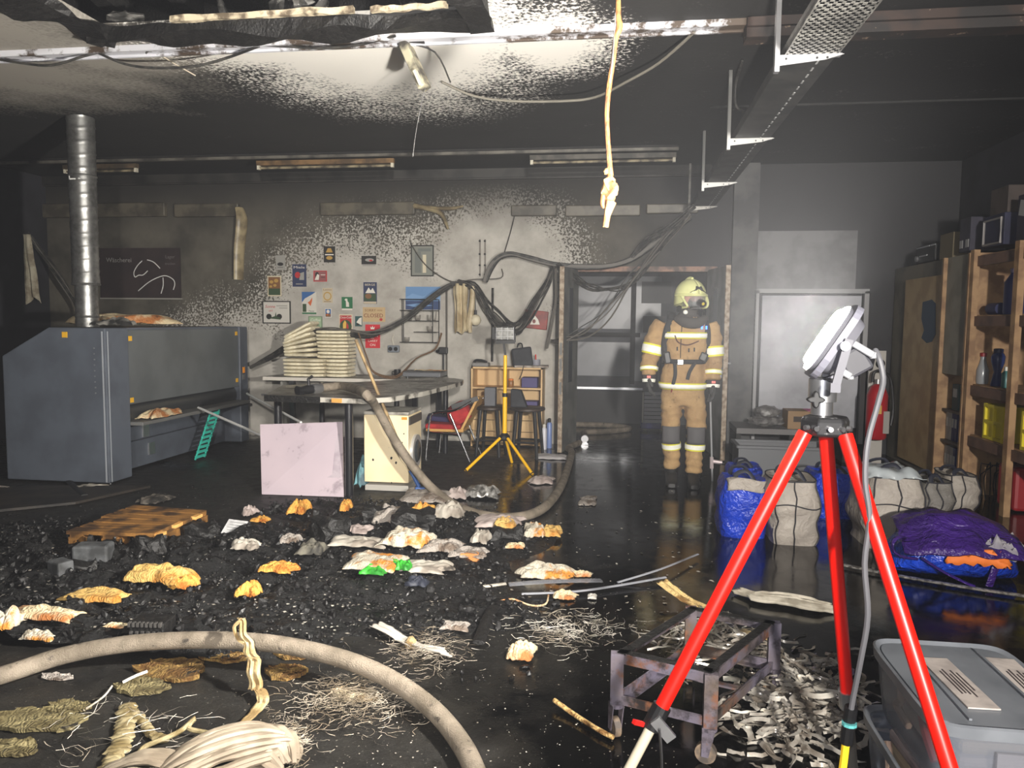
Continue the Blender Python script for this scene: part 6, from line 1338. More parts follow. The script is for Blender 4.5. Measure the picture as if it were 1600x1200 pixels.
# ---------------------------------------------------------------- laundry bags
def mat_bag(name, c, c2, rough=.6, bump=.5):
    if name in MATS: return MATS[name]
    t = NT(name); v = t.noise(4, 4, .6); t.l(t.mix(t.mrange(v, .35, .65), lin(c), lin(c2)), t.b.inputs['Base Color']); t.b.inputs['Roughness'].default_value = rough
    t.bump(t.math('ADD', t.noise(6, 4, .55, None, 1.2), t.math('MULTIPLY', t.noise(22, 3, .5, None, .8), .35)), bump, .06); MATS[name] = t.m; return t.m
M_bw = mat_bag('white_woven_bag', (168, 160, 150), (146, 138, 130)); M_bb = mat_bag('blue_tarpaulin', (22, 62, 190), (14, 44, 150), .3, .8); M_bp = mat_bag('purple_tarpaulin', (64, 36, 120), (48, 26, 92), .3, .8)
M_bg = mat_bag('grey_woven_bag', (120, 116, 110), (100, 96, 92))
def bag(name, px0, px1, pyt, pyb, depth, m, label, seed, piping=True, topm=None, rz=0.0, film=False, handles=True, bulge=.12, extra=None):
    a, b = F(px0, pyb), F(px1, pyb); y0 = (a.y+b.y)/2; w_ = (P(px1, pyb, y0).x-P(px0, pyb, y0).x); h = P((px0+px1)/2, pyt, y0+depth*.3).z
    cx = (a.x+b.x)/2; t = thing(name, label, 'bag', (cx, y0+depth/2, 0), rz)
    hw, hd = w_/2, depth/2
    def pt(u, z):
        # u: 0..4 perimeter, rounded rectangle
        n = u % 4; i = int(n); f = n-i; C = [(-1, -1), (1, -1), (1, 1), (-1, 1)]; x = C[i][0]+(C[(i+1) % 4][0]-C[i][0])*f; y = C[i][1]+(C[(i+1) % 4][1]-C[i][1])*f
        l = max(abs(x), abs(y)); k = (abs(x)**5+abs(y)**5)**(1/5.); x, y = x/k, y/k
        zz_ = z/h; bu = 1+bulge*math.sin(PI*min(zz_, 1)*.9)-.10*max(0, zz_-.75)/.25+.05*nz(x*2+seed, y*2, zz_*3)
        return V(x*hw*.92*bu+.03*nz(zz_*4, u, seed), y*hd*.92*bu+.03*nz(zz_*4, u+9, seed), z*(1+.0*u)+.05*h*nz(u*1.3, seed, 3)*(zz_ > .9))
    bm = nb(); N, Mv = 40, 12; rings = []
    for j in range(Mv+1):
        z = h*j/Mv; rings.append([bm.verts.new(pt(4*i/N, z)) for i in range(N)])
    # crumpled top folding inward
    for j in range(1, 4):
        k = 1-.27*j; rings.append([bm.verts.new(V(pt(4*i/N, h).x*k, pt(4*i/N, h).y*k, h*(1-.03*j)+.06*h*nz(i*.35, j, seed*2.))) for i in range(N)])
    skin(bm, rings)
    if topm:
        pass
    body = obj('body', bm, m, t, smooth=True)
    if piping:
        M_pip = mat('dark_piping', (40, 40, 46), .6)
        for u in (0.08, 1.0, .5 if seed % 2 else .45): 
            bm = nb(); tube(bm, [pt(u, h*k/8)*1.012+V(0, -.006, 0) for k in range(9)], .0045, 6, 2); obj('piping', bm, M_pip, body, smooth=True)
        bm = nb(); tube(bm, [pt(u*4/32, h*.98)*1.012+V(0, 0, .004) for u in range(33)], .005, 6); obj('piping', bm, M_pip, body, smooth=True)
        if seed in (4, 5):
            bm = nb(); tube(bm, [pt(.08+.92*k/6, h*(.62+.03*math.sin(k)))*1.012+V(0, -.006, 0) for k in range(7)], .0045, 6, 2); obj('piping', bm, M_pip, body, smooth=True)
    if handles:
        for s in (-1, 1):
            bm = nb(); x0 = s*.0; tube(bm, [V(-hw*.4, s*hd*.7, h*.97), V(-hw*.35, s*hd*.55, h*1.10), V(hw*.1, s*hd*.45, h*1.14), V(hw*.4, s*hd*.6, h*.98)], .016, 6, 4, flat=.4); obj('handle', bm, mat('dark_handle', (36, 38, 50), .6), t, smooth=True)
    if topm:
        bm = nb(); grid(bm, lambda u, v: (pt(.02+.96*u, h*(.86+.2*v)).x*1.03, pt(.02+.96*u, h*(.86+.2*v)).y*1.03-.01-.02*nz(u*4, v*3, seed), h*(.84+.03*math.sin(u*5)+.2*v)), 16, 4); obj('pale_collar', bm, topm, t, smooth=True, solid=.01)
    if film:
        bm = nb(); crumple(bm, (-.02, -.05, h*.98), w_*.95, depth*.8, .10, seed+5, 0, 18, 14, 1.0, 1.8); obj('plastic_film', bm, mat('clear_film', (214, 222, 226), .12, alpha=.5), t, smooth=True, solid=.004)
        bm = nb(); crumple(bm, (0, 0, h*.93), w_*.8, depth*.7, .1, seed+3); obj('contents', bm, M_bw, t, smooth=True)
    return t
bag('laundry_bag', 1126, 1203, 748, 842, .42, M_bb, 'glossy blue laundry bag with a pale collar beside the tripod leg', 3, False, M_bw, handles=True)
bag('laundry_bag', 1203, 1283, 748, 854, .45, M_bw, 'white laundry bag with dark piping next to the glossy blue bag', 4)
bag('laundry_bag', 1268, 1350, 738, 812, .45, M_bb, 'dark blue laundry bag standing behind the tripod legs', 7, False)
bag('laundry_bag', 1138, 1192, 728, 782, .35, M_bb, 'small blue bag slumped behind the glossy blue bag', 9, False)
bag('laundry_bag', 1352, 1448, 742, 862, .52, M_bw, 'large white laundry bag covered with clear plastic film', 5, True, film=True)
bag('laundry_bag', 1442, 1492, 752, 828, .40, M_bg, 'greyish laundry bag squeezed behind the film-covered bag', 6)
bag('laundry_bag', 1478, 1532, 742, 806, .40, M_bw, 'white laundry bag with a dark rim near the jerrycan', 8)
# purple carrier bag lying on its side
a, b = F(1405, 908), F(1592, 922); yv = (a.y+b.y)/2+.12; pc = P(1495, 900, yv); wv = P(1590, 880, yv).x-P(1400, 880, yv).x; hv = P(1495, 802, yv+.1).z
t = thing('carrier_bag', 'purple and blue carrier bag with orange contents lying on the wet floor', 'bag', (pc.x, yv+.14, 0), -.05)
M_bl2 = mat_bag('bright_blue_tarpaulin', (24, 70, 200), (16, 44, 140), .22, .9)
bm = nb(); rings = []
for i in range(17):
    u = i/16; x = (u-.5)*wv; k = math.sin(PI*min(1, max(0, .06+.88*u)))**.45; k *= 1+.08*nz(u*5, 3)
    rings.append([bm.verts.new((x, -.30*k*math.cos(a_)*(1.0)+.02*nz(u*6, a_), hv*.5*k*(1-.96*math.sin(a_+PI)*1)*.98 if False else max(.004, .80*hv*k*(.5-.5*math.cos(a_*1.0+PI/2))))) for a_ in [2*PI*j/18 for j in range(18)]])
skin(bm, rings); obj('body', bm, M_bl2, t, smooth=True)
bm = nb(); grid(bm, lambda u, v: ((u-.5)*wv*1.0*(1-.10*v), -.30+.42*v+.02*nz(u*4, v*4, 1)-.05*math.sin(PI*u), hv*.44+hv*(.62*math.sin(PI*(.12+.76*u))**.5)*(.16+.84*math.sin(v*PI*.55))*.92+.03*nz(u*5, v*4, 7)), 22, 10); obj('purple_flap', bm, M_bp, t, smooth=True, solid=.01)
bm = nb(); crumple(bm, (.06, -.30, hv*.36), wv*.46, .07, .10, 6, -.10); obj('orange_contents', bm, mat('orange_cloth', (216, 112, 40), .7), t, smooth=True, solid=.01)
bm = nb(); tube(bm, [(-wv*.40, -.16, hv*.62), (-wv*.52, -.2, hv*.66), (-wv*.56, -.2, hv*.5), (-wv*.50, -.22, hv*.38), (-wv*.36, -.24, hv*.36)], .018, 6, 4, flat=.4); obj('handle', bm, M_bp, t, smooth=True)
bm = nb(); tube(bm, [(wv*.22, -.24, hv*.72), (wv*.24, -.29, hv*.5), (wv*.20, -.31, hv*.25), (wv*.18, -.3, .02)], .022, 6, 4, flat=.3); obj('strap', bm, M_bp, t, smooth=True)
bm = nb(); tube(bm, [(-wv*.34, -.26, hv*.4), (-wv*.2, -.3, hv*.25), (-wv*.02, -.31, hv*.1), (wv*.06, -.32, .02)], .02, 6, 4, flat=.3); obj('strap', bm, M_bp, t, smooth=True)
bm = nb(); crumple(bm, (wv*.26, -.24, hv*.5), .18, .1, .12, 16); obj('wet_film', bm, mat('wet_film', (190, 186, 190), .08, alpha=.45), t, smooth=True)
bm = nb(); crumple(bm, (wv*.46, -.1, hv*.4), .16, .3, .14, 18); obj('clear_side', bm, MATS['wet_film'], t, smooth=True)
# long silver strip on the floor
bm = nb(); tube(bm, [F(1318, 883, .02), F(1400, 899, .02), F(1500, 916, .02), F(1600, 931, .02), F(1720, 948, .02)], .022, 8, 5, flat=.4)
o = obj('silver_strip', bm, mat('crinkled_silver', (176, 172, 166), .35, .5, c2=(96, 92, 88), scale=40, bump=.6, bscale=60), origin=F(1500, 916), smooth=True); tag(o, 'long crinkled silver strip lying in front of the carrier bag', 'metal strip')
# ---------------------------------------------------------------- stacked plastic boxes
M_clear = mat('frosted_plastic', (128, 134, 146), .3, alpha=.42); M_lid = mat('grey_lid_plastic', (128, 132, 138), .4, c2=(112, 116, 122), scale=5, alpha=.93)
c1 = F(1350, 997, .47); c2_ = F(1540, 1003, .47); c3_ = F(1482, 1133, .47)
BX0 = (c1.x+c3_.x)/2-.01; BX1 = max(c2_.x, BX0+.40); BY1 = (c1.y+c2_.y)/2; BY0 = c3_.y
def tote(z0, z1, x0, x1, y0, y1, label, with_lid, seed):
    cx, cy = (x0+x1)/2, (y0+y1)/2; t = thing('storage_tote', label, 'storage box', (cx, cy, z0)); w_, d_, h = x1-x0, y1-y0, z1-z0
    bm = nb(); rings = []
    for z, k in ((.004, .84), (.02, .87), (h*.5, .92), (h-.02, .955), (h-.02, .94), (h*.5, .905), (.026, .86)):
        rings.append(ring(bm, V(0, 0, z), V(1, 0, 0), V(0, 1, 0), w_/2*k, d_/2*k, 32, PI/32, .28))
    skin(bm, rings); obj('body', bm, M_clear, t, smooth=True)
    bm = nb(); rings = []
    for z, k in ((h-.035, 1.0), (h-.004, 1.01), (h, .985), (h-.012, .93), (h-.035, .97)): rings.append(ring(bm, V(0, 0, z), V(1, 0, 0), V(0, 1, 0), w_/2*k, d_/2*k, 32, PI/32, .28))
    skin(bm, rings, cap=False, closed=True); obj('rim', bm, M_lid, t, smooth=True)
    if with_lid:
        bm = nb(); rings = [ring(bm, V(0, 0, z), V(1, 0, 0), V(0, 1, 0), w_/2*k, d_/2*k, 32, PI/32, .28) for z, k in ((h-.02, .92), (h-.008, .92))]; skin(bm, rings); ld = obj('lid', bm, M_lid, t, smooth=True)
        bm = nb()
        for x in (-.10, .10): box(bm, (x*w_/.4, 0, h-.003), (.008, d_*.84, .006))
        obj('lid_rib', bm, M_lid, ld)
        for x, rz, s in ((-.045, .04, 1), (.14, -.03, 1)):
            bm = nb(); box(bm, (x*w_/.4, -.01+.03*(x > .1), h-.004), (.085, d_*.56, .004), rot=(0, 0, rz)); lb = obj('paper_label', bm, mat('paper_label', (196, 186, 178), .7, c2=(168, 158, 152), scale=14), ld)
            bm = nb()
            for k in range(5): box(bm, (x*w_/.4-.02+.012*k*.9, -.02+.03*(x > .1)+.01*math.sin(k*2), h-.0012), (.004, d_*(.25+.1*math.sin(k*3)), .002), rot=(0, 0, rz))
            obj('writing', bm, mat('label_ink', (70, 60, 60), .7), lb)
    # folded linen inside
    for i in range(4):
        bm = nb(); box(bm, (.02, -.02, .03+h*.78*(i+.5)/4), (w_*.72, d_*.74, h*.74/4), rot=(0, 0, .02*i)); obj('linen', bm, mat('lilac_linen', (160, 148, 144), .8, c2=(138, 126, 126), scale=7) if i != 2 else mat('cream_linen', (160, 144, 120), .8), t, bevel=.015)
    bm = nb(); tube(bm, [(-w_*.36, -.02, h*.75), (-w_*.385, -.1, h*.5), (-w_*.37, -.16, h*.25)], .012, 6, 4); obj('red_ribbon', bm, mat('red_ribbon', (170, 40, 50), .6), t)
    bm = nb(); tube(bm, [(-w_*.38, .12, h*.8), (-w_*.39, .08, h*.5), (-w_*.37, .14, h*.3), (-w_*.36, .05, h*.2)], .012, 6, 4); obj('beige_cord', bm, mat('beige_cord', (190, 160, 140), .7), t)
    bm = nb(); box(bm, (w_*.12, -d_/2*.98-.0, h*.45), (w_*.5, .008, h*.5)); obj('front_panel', bm, mat('frosted_panel', (150, 150, 158), .35, alpha=.3), t)
tote(.245, .47, BX0, BX1+.02, BY0, BY1, 'upper clear plastic storage box with a grey lid and paper labels', True, 1)
tote(.0, .243, BX0-.02, BX1, BY0+.02, BY1+.0, 'lower clear plastic storage box underneath the lidded one', False, 2)
# ---------------------------------------------------------------- burnt cart on castors
FLc, FRc, BRc = F(962, 1152), F(1107, 1192), F(1206, 1092); ex = (FRc-FLc); ey = (BRc-FRc); BLc = FLc+ey
zt = P(957, 1019, FLc.y).z; zb = P(960, 1098, FLc.y).z; wx, wy = ex.length, ey.length; ez = V(0, 0, 1); ux, uy = ex.normalized(), ey.normalized()
def mat_cart():
    t = NT('burnt_painted_steel'); v = t.noise(7, 5, .65); v2 = t.noise(3, 4, .6)
    c = t.mix(t.mrange(v2, .40, .6), lin((112, 106, 122)), lin((92, 80, 72))); c = t.mix(t.mrange(v, .54, .62), c, lin((120, 78, 54))); c = t.mix(t.mrange(t.noise(9, 5, .7), .48, .62), c, lin((38, 33, 32)))
    t.l(c, t.b.inputs['Base Color']); t.b.inputs['Roughness'].default_value = .55; t.b.inputs['Metallic'].default_value = .2; return t.m
M_cart = mat_cart()
tc2 = thing('burnt_cart', 'burnt steel frame cart on castors under the red tripod leg', 'cart', (FLc+BRc)/2)
def wb(name, a, b, w_, h_, m=M_cart, up=(0, 0, 1)): bm = nb(); bar(bm, a, b, w_, h_, up); return wobj(name, bm, m, tc2)
for c in (FLc, FRc, BRc, BLc): 
    wb('corner_post', V(c.x, c.y, zb), V(c.x, c.y, zt), .046, .034, up=(0, 1, 0))
    sx = ux*(1 if c in (FLc, BLc) else -1); 
for z, h_ in ((zt-.018, .036), (zb+.016, .032)):
    for a, b in ((FLc, FRc), (FRc, BRc), (BRc, BLc), (BLc, FLc)):
        wb('rail', V(a.x, a.y, z), V(b.x, b.y, z), .010, h_)
        d = (b-a).normalized(); n_ = V(-d.y, d.x, 0); wb('flange', V(a.x, a.y, z+(h_/2 if z > .2 else -h_/2))+n_*.016, V(b.x, b.y, z+(h_/2 if z > .2 else -h_/2))+n_*.016, .034, .005, M_char if z > .2 else M_cart)
m1, m2 = FLc.lerp(BLc, .5), FRc.lerp(BRc, .5); wb('cross_bar', V(m1.x, m1.y, zb+.02), V(m2.x, m2.y, zb+.02), .03, .008)
for i, c in enumerate((FLc, FRc, BRc, BLc)):
    k = bpy.data.objects.new('castor', None); COL.objects.link(k); k.parent = tc2; k.location = V(c.x, c.y, 0)-tc2.location; k.rotation_euler = (0, 0, .4+i*.9); k.empty_display_size = .02
    r = min(.036, zb*.42); bm = nb(); cyl(bm, (-.012, .01, r), (.012, .01, r), r, n=18); obj('wheel', bm, mat('burnt_wheel', (80, 72, 66), .7, c2=(150, 128, 104), scale=12), k, smooth=True)
    for s in (-1, 1): bm = nb(); prism(bm, [(s*.018, -.022, zb), (s*.018, .022, zb), (s*.018, .022, r*.8), (s*.018, -.002, r*.8)], (s*.004, 0, 0)); obj('fork', bm, M_cart, k)
    bm = nb(); lathe(bm, [(.026, zb-.012), (.026, zb-.001)], 12); obj('swivel', bm, M_cart, k)
# ================================================================== ceiling fittings
TX0, TX1, TZ = .80, 1.05, 2.86
M_tray = mat('sooty_galvanised', (150, 148, 142), .45, .6, c2=(112, 110, 106), scale=6)
M_trayb = mat('soot_galvanised_dark', (58, 57, 56), .6, .3, c2=(40, 40, 40), scale=5)
tct = thing('cable_tray', 'perforated metal cable tray hanging below the ceiling on brackets', 'cable tray', ((TX0+TX1)/2, 6, TZ))
segs = [(1.6, 4.16, M_tray, True), (4.18, 9.3, M_trayb, False)]
for y0, y1, m, holes in segs:
    # slotted bottom built as real bars with gaps in the near part
    if holes:
        bm = nb(); nx = 7; sl = .05; n = int((y1-y0)/sl)
        xs = [TX0+(TX1-TX0)*i/nx for i in range(nx+1)]
        for x in xs: bar(bm, (x, y0, TZ), (x, y1, TZ), .016, .003)
        for i in range(n+1):
            y = y0+sl*i; bar(bm, (TX0, y, TZ), (TX1, y, TZ), .022, .003)
        o = wobj('slotted_floor', bm, m, tct); o['kind'] = 'stuff'
        bm = nb(); box(bm, ((TX0+TX1)/2, (y0+y1)/2, TZ+.05), (TX1-TX0-.02, y1-y0, .06)); wobj('cable_fill', bm, M_soot, tct)
    else:
        bm = nb(); box(bm, ((TX0+TX1)/2, (y0+y1)/2, TZ), (TX1-TX0, y1-y0, .004)); wobj('floor_plate', bm, m, tct)
        for i in range(46):
            y = y0+.08+i*.11; bm = nb(); bar(bm, (TX1-.07, y, TZ-.003), (TX1-.07, y+.05, TZ-.003), .010, .004)
            wobj('slot', bm, mat('pale_slot', (150, 150, 150), .5), tct)
    for x in (TX0, TX1): bm = nb(); box(bm, (x, (y0+y1)/2, TZ+.03), (.004, y1-y0, .06)); wobj('side_flange', bm, m, tct)
for i, y in enumerate((4.18, 5.96, 7.75, 9.28)):
    t = thing('tray_bracket', ('bright steel tray bracket nearest the viewer with its ceiling rod', 'steel tray bracket in the middle of the ceiling', 'third sooty tray bracket from the viewer', 'tray bracket against the back wall')[i], 'bracket', (TX0-.03, y, TZ))
    mm = M_steel if i == 0 else (MATS['dull_steel'] if i < 3 else M_tray)
    bm = nb(); prism(bm, [(.0, -.02, -.052), (.22, -.02, -.03), (.31, -.02, -.006), (.31, -.02, -.003), (.0, -.02, -.003)], (0, .004, 0)); obj('arm', bm, mm, t)
    bm = nb(); box(bm, (.15, .0, -.004), (.3, .05, .006)); obj('arm_flange', bm, mm, t)
    bm = nb(); box(bm, (-.012, 0, (ZC-TZ)/2-.04), (.024, .04, ZC-TZ+.08)); obj('rod', bm, mm, t)
    for x in (.03, .18, .23): bm = nb(); cyl(bm, (x, -.0215, -.02), (x, -.0225, -.02), .006, n=8); obj('bolt_hole', bm, M_black, t)
# hanging burnt cord
th3 = thing('burnt_pendant_cord', 'burnt pendant cord with a melted lump hanging in mid-room', 'pendant cord', P(950, 300, 3.2))
ch = [V(P(966, 0, 3.2).x+.01, 3.2, ZC), P(966, 0, 3.2), P(968, 40, 3.2), P(962, 60, 3.2), P(958, 95, 3.2), P(951, 140, 3.2), P(948, 180, 3.2), P(950, 225, 3.2), P(954, 275, 3.2)]
M_cordc = mat('scorched_cord', (150, 96, 52), .6, c2=(92, 58, 34), scale=22, bump=.8, bscale=60)
bm = nb(); tube(bm, ch, [.009, .010, .014, .011, .010, .011, .010, .010, .012], 8, 4); wobj('cord', bm, M_cordc, th3, smooth=True)
bm = nb(); tube(bm, [P(962, 20, 3.2), P(958, 80, 3.19), P(953, 130, 3.19)], .003, 5, 4); wobj('loose_strand', bm, MATS['grey_film'], th3)
M_lump = mat('melted_lump', (170, 128, 80), .5, c2=(110, 70, 40), scale=14, bump=.7, bscale=40)
bm = nb(); blobmesh(bm, P(953, 296, 3.2), .036, 4, 3, .6, 2.2, (.95, .8, 1.35)); wobj('melted_lump', bm, M_lump, th3, smooth=True)
bm = nb(); tube(bm, [P(955, 315, 3.2), P(949, 335, 3.2), P(946, 355, 3.2)], [.022, .014, .012], 8, 3); wobj('drip', bm, M_lump, th3, smooth=True)
bm = nb(); tube(bm, [P(944, 300, 3.2), P(941, 318, 3.2), P(944, 325, 3.2)], [.012, .010, .005], 8, 3); wobj('drip', bm, M_lump, th3, smooth=True)
bm = nb(); blobmesh(bm, P(948, 268, 3.2), .012, 8, 2, .6, 2); wobj('knot', bm, M_lump, th3, smooth=True)
# dangling light fitting
q = F(632, 62, ZC)
t = thing('dangling_light_fitting', 'burnt batten light fitting dangling from the white ceiling rail', 'light fitting', q-V(0, 0, .03))
a, b = q-V(0, .0, .02), P(664, 138, q.y-.05)
bm = nb(); bar(bm, a, b, .085, .06); o = wobj('batten', bm, mat('burnt_fitting', (170, 164, 140), .6, c2=(70, 66, 60), scale=10), t, bevel=.006)
bm = nb(); bar(bm, b+(a-b)*.02+V(.0, -.04, 0), b+(a-b)*.32+V(0, -.04, 0), .07, .02); wobj('end_cap', bm, mat('pale_fitting', (200, 194, 176), .5), t)
bm = nb(); bar(bm, a+V(0, -.01, .015), a+V(.14, -.01, .0), .03, .03); wobj('hinge_bracket', bm, M_char, t)
bm = nb(); tube(bm, [a, a+V(.2, .02, -.06), a+V(.3, .05, -.25)], .006, 6, 4); wobj('flex', bm, M_wire, t)
# thin line hanging from it
bm = nb(); tube(bm, [b, P(651, 200, q.y), P(645, 245, q.y+.05)], .0025, 5, 3); o = obj('hanging_thread', bm, MATS['grey_film'], origin=b); tag(o, 'fine thread hanging below the dangling light fitting', 'thread')
# scorched wires slung along the rail
def slung(pts, lb, r=.009, m=None, nm='slung_wire'):
    q = [F(px, py, ZC-dz) for px, py, dz in pts]; bm = nb(); tube(bm, q, r, 6, 5); o = obj(nm, bm, m or M_wire, origin=q[len(q)//2], smooth=True); return tag(o, lb, 'wire')
slung(((-30, 88, .03), (30, 98, .08), (80, 102, .10), (130, 88, .05), (152, 82, .02)), 'black wire loop slung under the rail at the far left')
slung(((152, 82, .02), (195, 100, .09), (240, 106, .12), (300, 104, .12), (350, 92, .08), (405, 72, .03)), 'scorched wire sagging beneath the charred ceiling hole')
slung(((405, 70, .02), (440, 72, .03), (500, 75, .05), (560, 70, .04), (618, 56, .02)), 'scorched wire strung along the white rail to the dangling fitting')
slung(((690, 128, .02), (740, 150, .08), (800, 158, .12), (880, 158, .14), (930, 152, .14), (975, 130, .12), (1030, 98, .08), (1085, 50, .03)), 'grey wire swooping across the black ceiling', .010, mat('grey_slung_wire', (112, 108, 98), .7))
slung(((245, 82, .01), (270, 98, .02), (305, 118, .03)), 'short pale strand stuck to the scorched ceiling', .005, mat('pale_strand', (200, 190, 170), .7))
slung(((1160, 95, .02), (1150, 130, .1), (1150, 165, .25), (1165, 175, .3)), 'black cable looping beside the tray rods', .010)
# fluorescent rails near the back wall
zr = ZC-.04; yr = F(500, 245, zr).y
tfr = thing('light_rail', 'long sooty double light rail below the rear ceiling', 'light rail', (-2.5, yr, zr))
x0, x1 = XL+.1, P(1060, 240, yr).x
M_rail = mat('sooty_rail', (110, 106, 98), .5, .2, c2=(64, 62, 58), scale=4)
for dy, dz in ((-.03, 0), (.05, .012)): bm = nb(); box(bm, ((x0+x1)/2, yr+dy, zr+dz), (x1-x0, .022, .03)); wobj('rail', bm, M_rail, tfr)
bm = nb(); box(bm, ((x0+x1)/2, yr+.01, zr+.03), (x1-x0, .1, .02)); wobj('back_channel', bm, M_soot, tfr)
for i, (p0, p1, c, lb) in enumerate(((100, 215, (96, 80, 60), 'short sooty tube light near the duct'), (402, 616, (120, 92, 58), 'brownish tube light in the middle of the rear rail'), (828, 1056, (84, 80, 72), 'dark tube light at the door end of the rear rail'))):
    xa, xb = P(p0, 262, yr).x, P(p1, 262, yr).x; t = thing('tube_light', lb, 'tube light', ((xa+xb)/2, yr, zr-.1)); l = xb-xa
    bm = nb(); box(bm, (0, 0, .04), (l, .05, .05)); obj('channel', bm, mat('tube_channel_%d' % i, c, .6, c2=tuple(int(v*.6) for v in c), scale=6), t)
    bm = nb(); cyl(bm, (-l/2+.03, 0, -.01), (l/2-.03, 0, -.01), .014, n=8); obj('tube', bm, mat('dead_tube', (150, 138, 112), .4, c2=(70, 64, 54), scale=7), t, smooth=True)
    for s in (-1, 1): bm = nb(); box(bm, (s*(l/2-.02), 0, .0), (.03, .04, .06)); obj('lamp_holder', bm, mat('pale_fitting', (200, 194, 176), .5), t)
# ================================================================== fire debris on the floor
HEAPS = [(F(330, 880), 1.9, .85, .13), (F(150, 965), 1.3, .55, .10), (F(660, 835), .95, .75, .09), (F(90, 850), .9, .55, .08), (F(540, 940), 1.1, .45, .05), (F(560, 800), .8, .4, .07)]
def heap(x, y):
    h = 0
    for c, rx, ry, a in HEAPS:
        k = 1-((x-c.x)/rx)**2-((y-c.y)/ry)**2
        if k > 0: h = max(h, a*k**.6)
    if h <= 0: return 0.0
    if -3.95 < x < -2.55 and 4.95 < y < 6.2: h = min(h, .02)
    return max(0, h*(.55+.8*abs(nz(x*2.3, y*2.3, 1))+.5*nz(x*7, y*7, 4))+.03*h/.1*nz(x*19, y*19, 2))
def FH(px, py, k=1.0):
    z = 0.0
    for _ in range(8):
        q = F(px, py, z); z = .5*z+.5*heap(q.x, q.y)*k
    return F(px, py, z)
def mat_ash():
    t = NT('wet_charcoal_ash'); p = t.pos(); v = t.noise(28, 5, .7, p)
    c = t.mix(t.mrange(v, .45, .7), lin((9, 9, 9)), lin((27, 26, 25))); c = t.mix(t.mrange(t.noise(90, 4, .7, p), .68, .72), c, lin((150, 146, 138)))
    t.l(c, t.b.inputs['Base Color']); t.l(t.mrange(t.noise(12, 4, .6, p), .4, .65, .25, .75), t.b.inputs['Roughness']); t.bump(t.noise(70, 5, .7, p), .9, .02); return t.m
M_ash = mat_ash(); M_coal = mat('glossy_charcoal', (16, 15, 15), .35, c2=(30, 29, 29), scale=20, rough2=.65, bump=.7, bscale=50)
bm = nb(); x0, x1, y0, y1 = -4.9, -.2, 3.05, 6.3; NU, NV = 230, 160; vs = {}
for i in range(NU+1):
    for j in range(NV+1):
        x, y = x0+(x1-x0)*i/NU, y0+(y1-y0)*j/NV; vs[i, j] = (x, y, heap(x, y))
vv = {}
def gv(i, j):
    if (i, j) not in vv: vv[i, j] = bm.verts.new((vs[i, j][0], vs[i, j][1], vs[i, j][2]-.004))
    return vv[i, j]
for i in range(NU):
    for j in range(NV):
        q = ((i, j), (i+1, j), (i+1, j+1), (i, j+1))
        if any(vs[k][2] > .003 for k in q): bm.faces.new([gv(*k) for k in q])
o = obj('ash_rubble', bm, M_ash, smooth=True); tag(o, 'wet black ash heap covering the floor in front of the pallet', 'ash', kind='stuff')
rnd = random.Random(11)
from mathutils import Euler
_b = nb(); bmesh.ops.create_icosphere(_b, subdivisions=1, radius=1); ICO_V = [v.co.copy() for v in _b.verts]; ICO_F = [[v.index for v in f.verts] for f in _b.faces]; _b.free()
CV, CF = [], []; cnt = 0
while cnt < 4200:
    x, y = rnd.uniform(x0, x1), rnd.uniform(y0, y1); h = heap(x, y)
    if h < .008 and rnd.random() > .12: continue
    r = rnd.choice((.004, .005, .006, .007, .009, .012, .018))*rnd.uniform(.7, 1.3); cnt += 1
    R = Euler((rnd.random()*3, rnd.random()*3, rnd.random()*3)).to_matrix() @ Matrix.Diagonal((rnd.uniform(.7, 1.6)*r, rnd.uniform(.7, 1.4)*r, rnd.uniform(.4, 1)*r)); c = V(x, y, h+r*.3); n0 = len(CV)
    CV += [c+R @ (q*rnd.uniform(.7, 1.25)) for q in ICO_V]; CF += [[k+n0 for k in f] for f in ICO_F]
me = bpy.data.meshes.new('charcoal_rubble'); me.from_pydata(CV, [], CF); me.materials.append(M_coal)
o = bpy.data.objects.new('charcoal_rubble', me); COL.objects.link(o); tag(o, 'loose charcoal crumbs scattered over the ash heap', 'charcoal', kind='stuff')
def flecks(name, label, n, region, smin, smax, m, seed, kind='fleck'):
    """tiny flat flakes, region in floor pixels"""
    r_ = random.Random(seed); bm = nb()
    for i in range(n):
        px, py = r_.uniform(region[0], region[2]), r_.uniform(region[1], region[3]); q = F(px, py)
        z = heap(q.x, q.y)+.004; s = r_.uniform(smin, smax); a = r_.random()*6.28; k = r_.uniform(.3, .9); tl_ = r_.uniform(-.3, .3)
        c, s_ = math.cos(a)*s, math.sin(a)*s
        P4 = [(q.x+c, q.y+s_, z), (q.x-s_*k, q.y+c*k, z+s*abs(tl_)), (q.x-c, q.y-s_, z+s*.2), (q.x+s_*k, q.y-c*k, z)]
        bm.faces.new([bm.verts.new(p) for p in P4])
    o = obj(name, bm, m); return tag(o, label, 'flakes', kind='stuff')
M_flk = mat('pale_ash_flake', (190, 184, 172), .7, c2=(120, 112, 100), scale=3)
flecks('ash_flakes', 'pale ash flakes sprinkled over the dark foreground floor', 900, (330, 900, 1060, 1230), .0012, .0055, M_flk, 1)
flecks('soot_flakes', 'pale ash flakes sprinkled over the rubble heap', 900, (0, 830, 700, 1000), .003, .012, M_flk, 2)
flecks('wet_flakes', 'small pale flakes floating on the wet floor near the doorway', 220, (700, 720, 1120, 960), .004, .016, M_flk, 3)
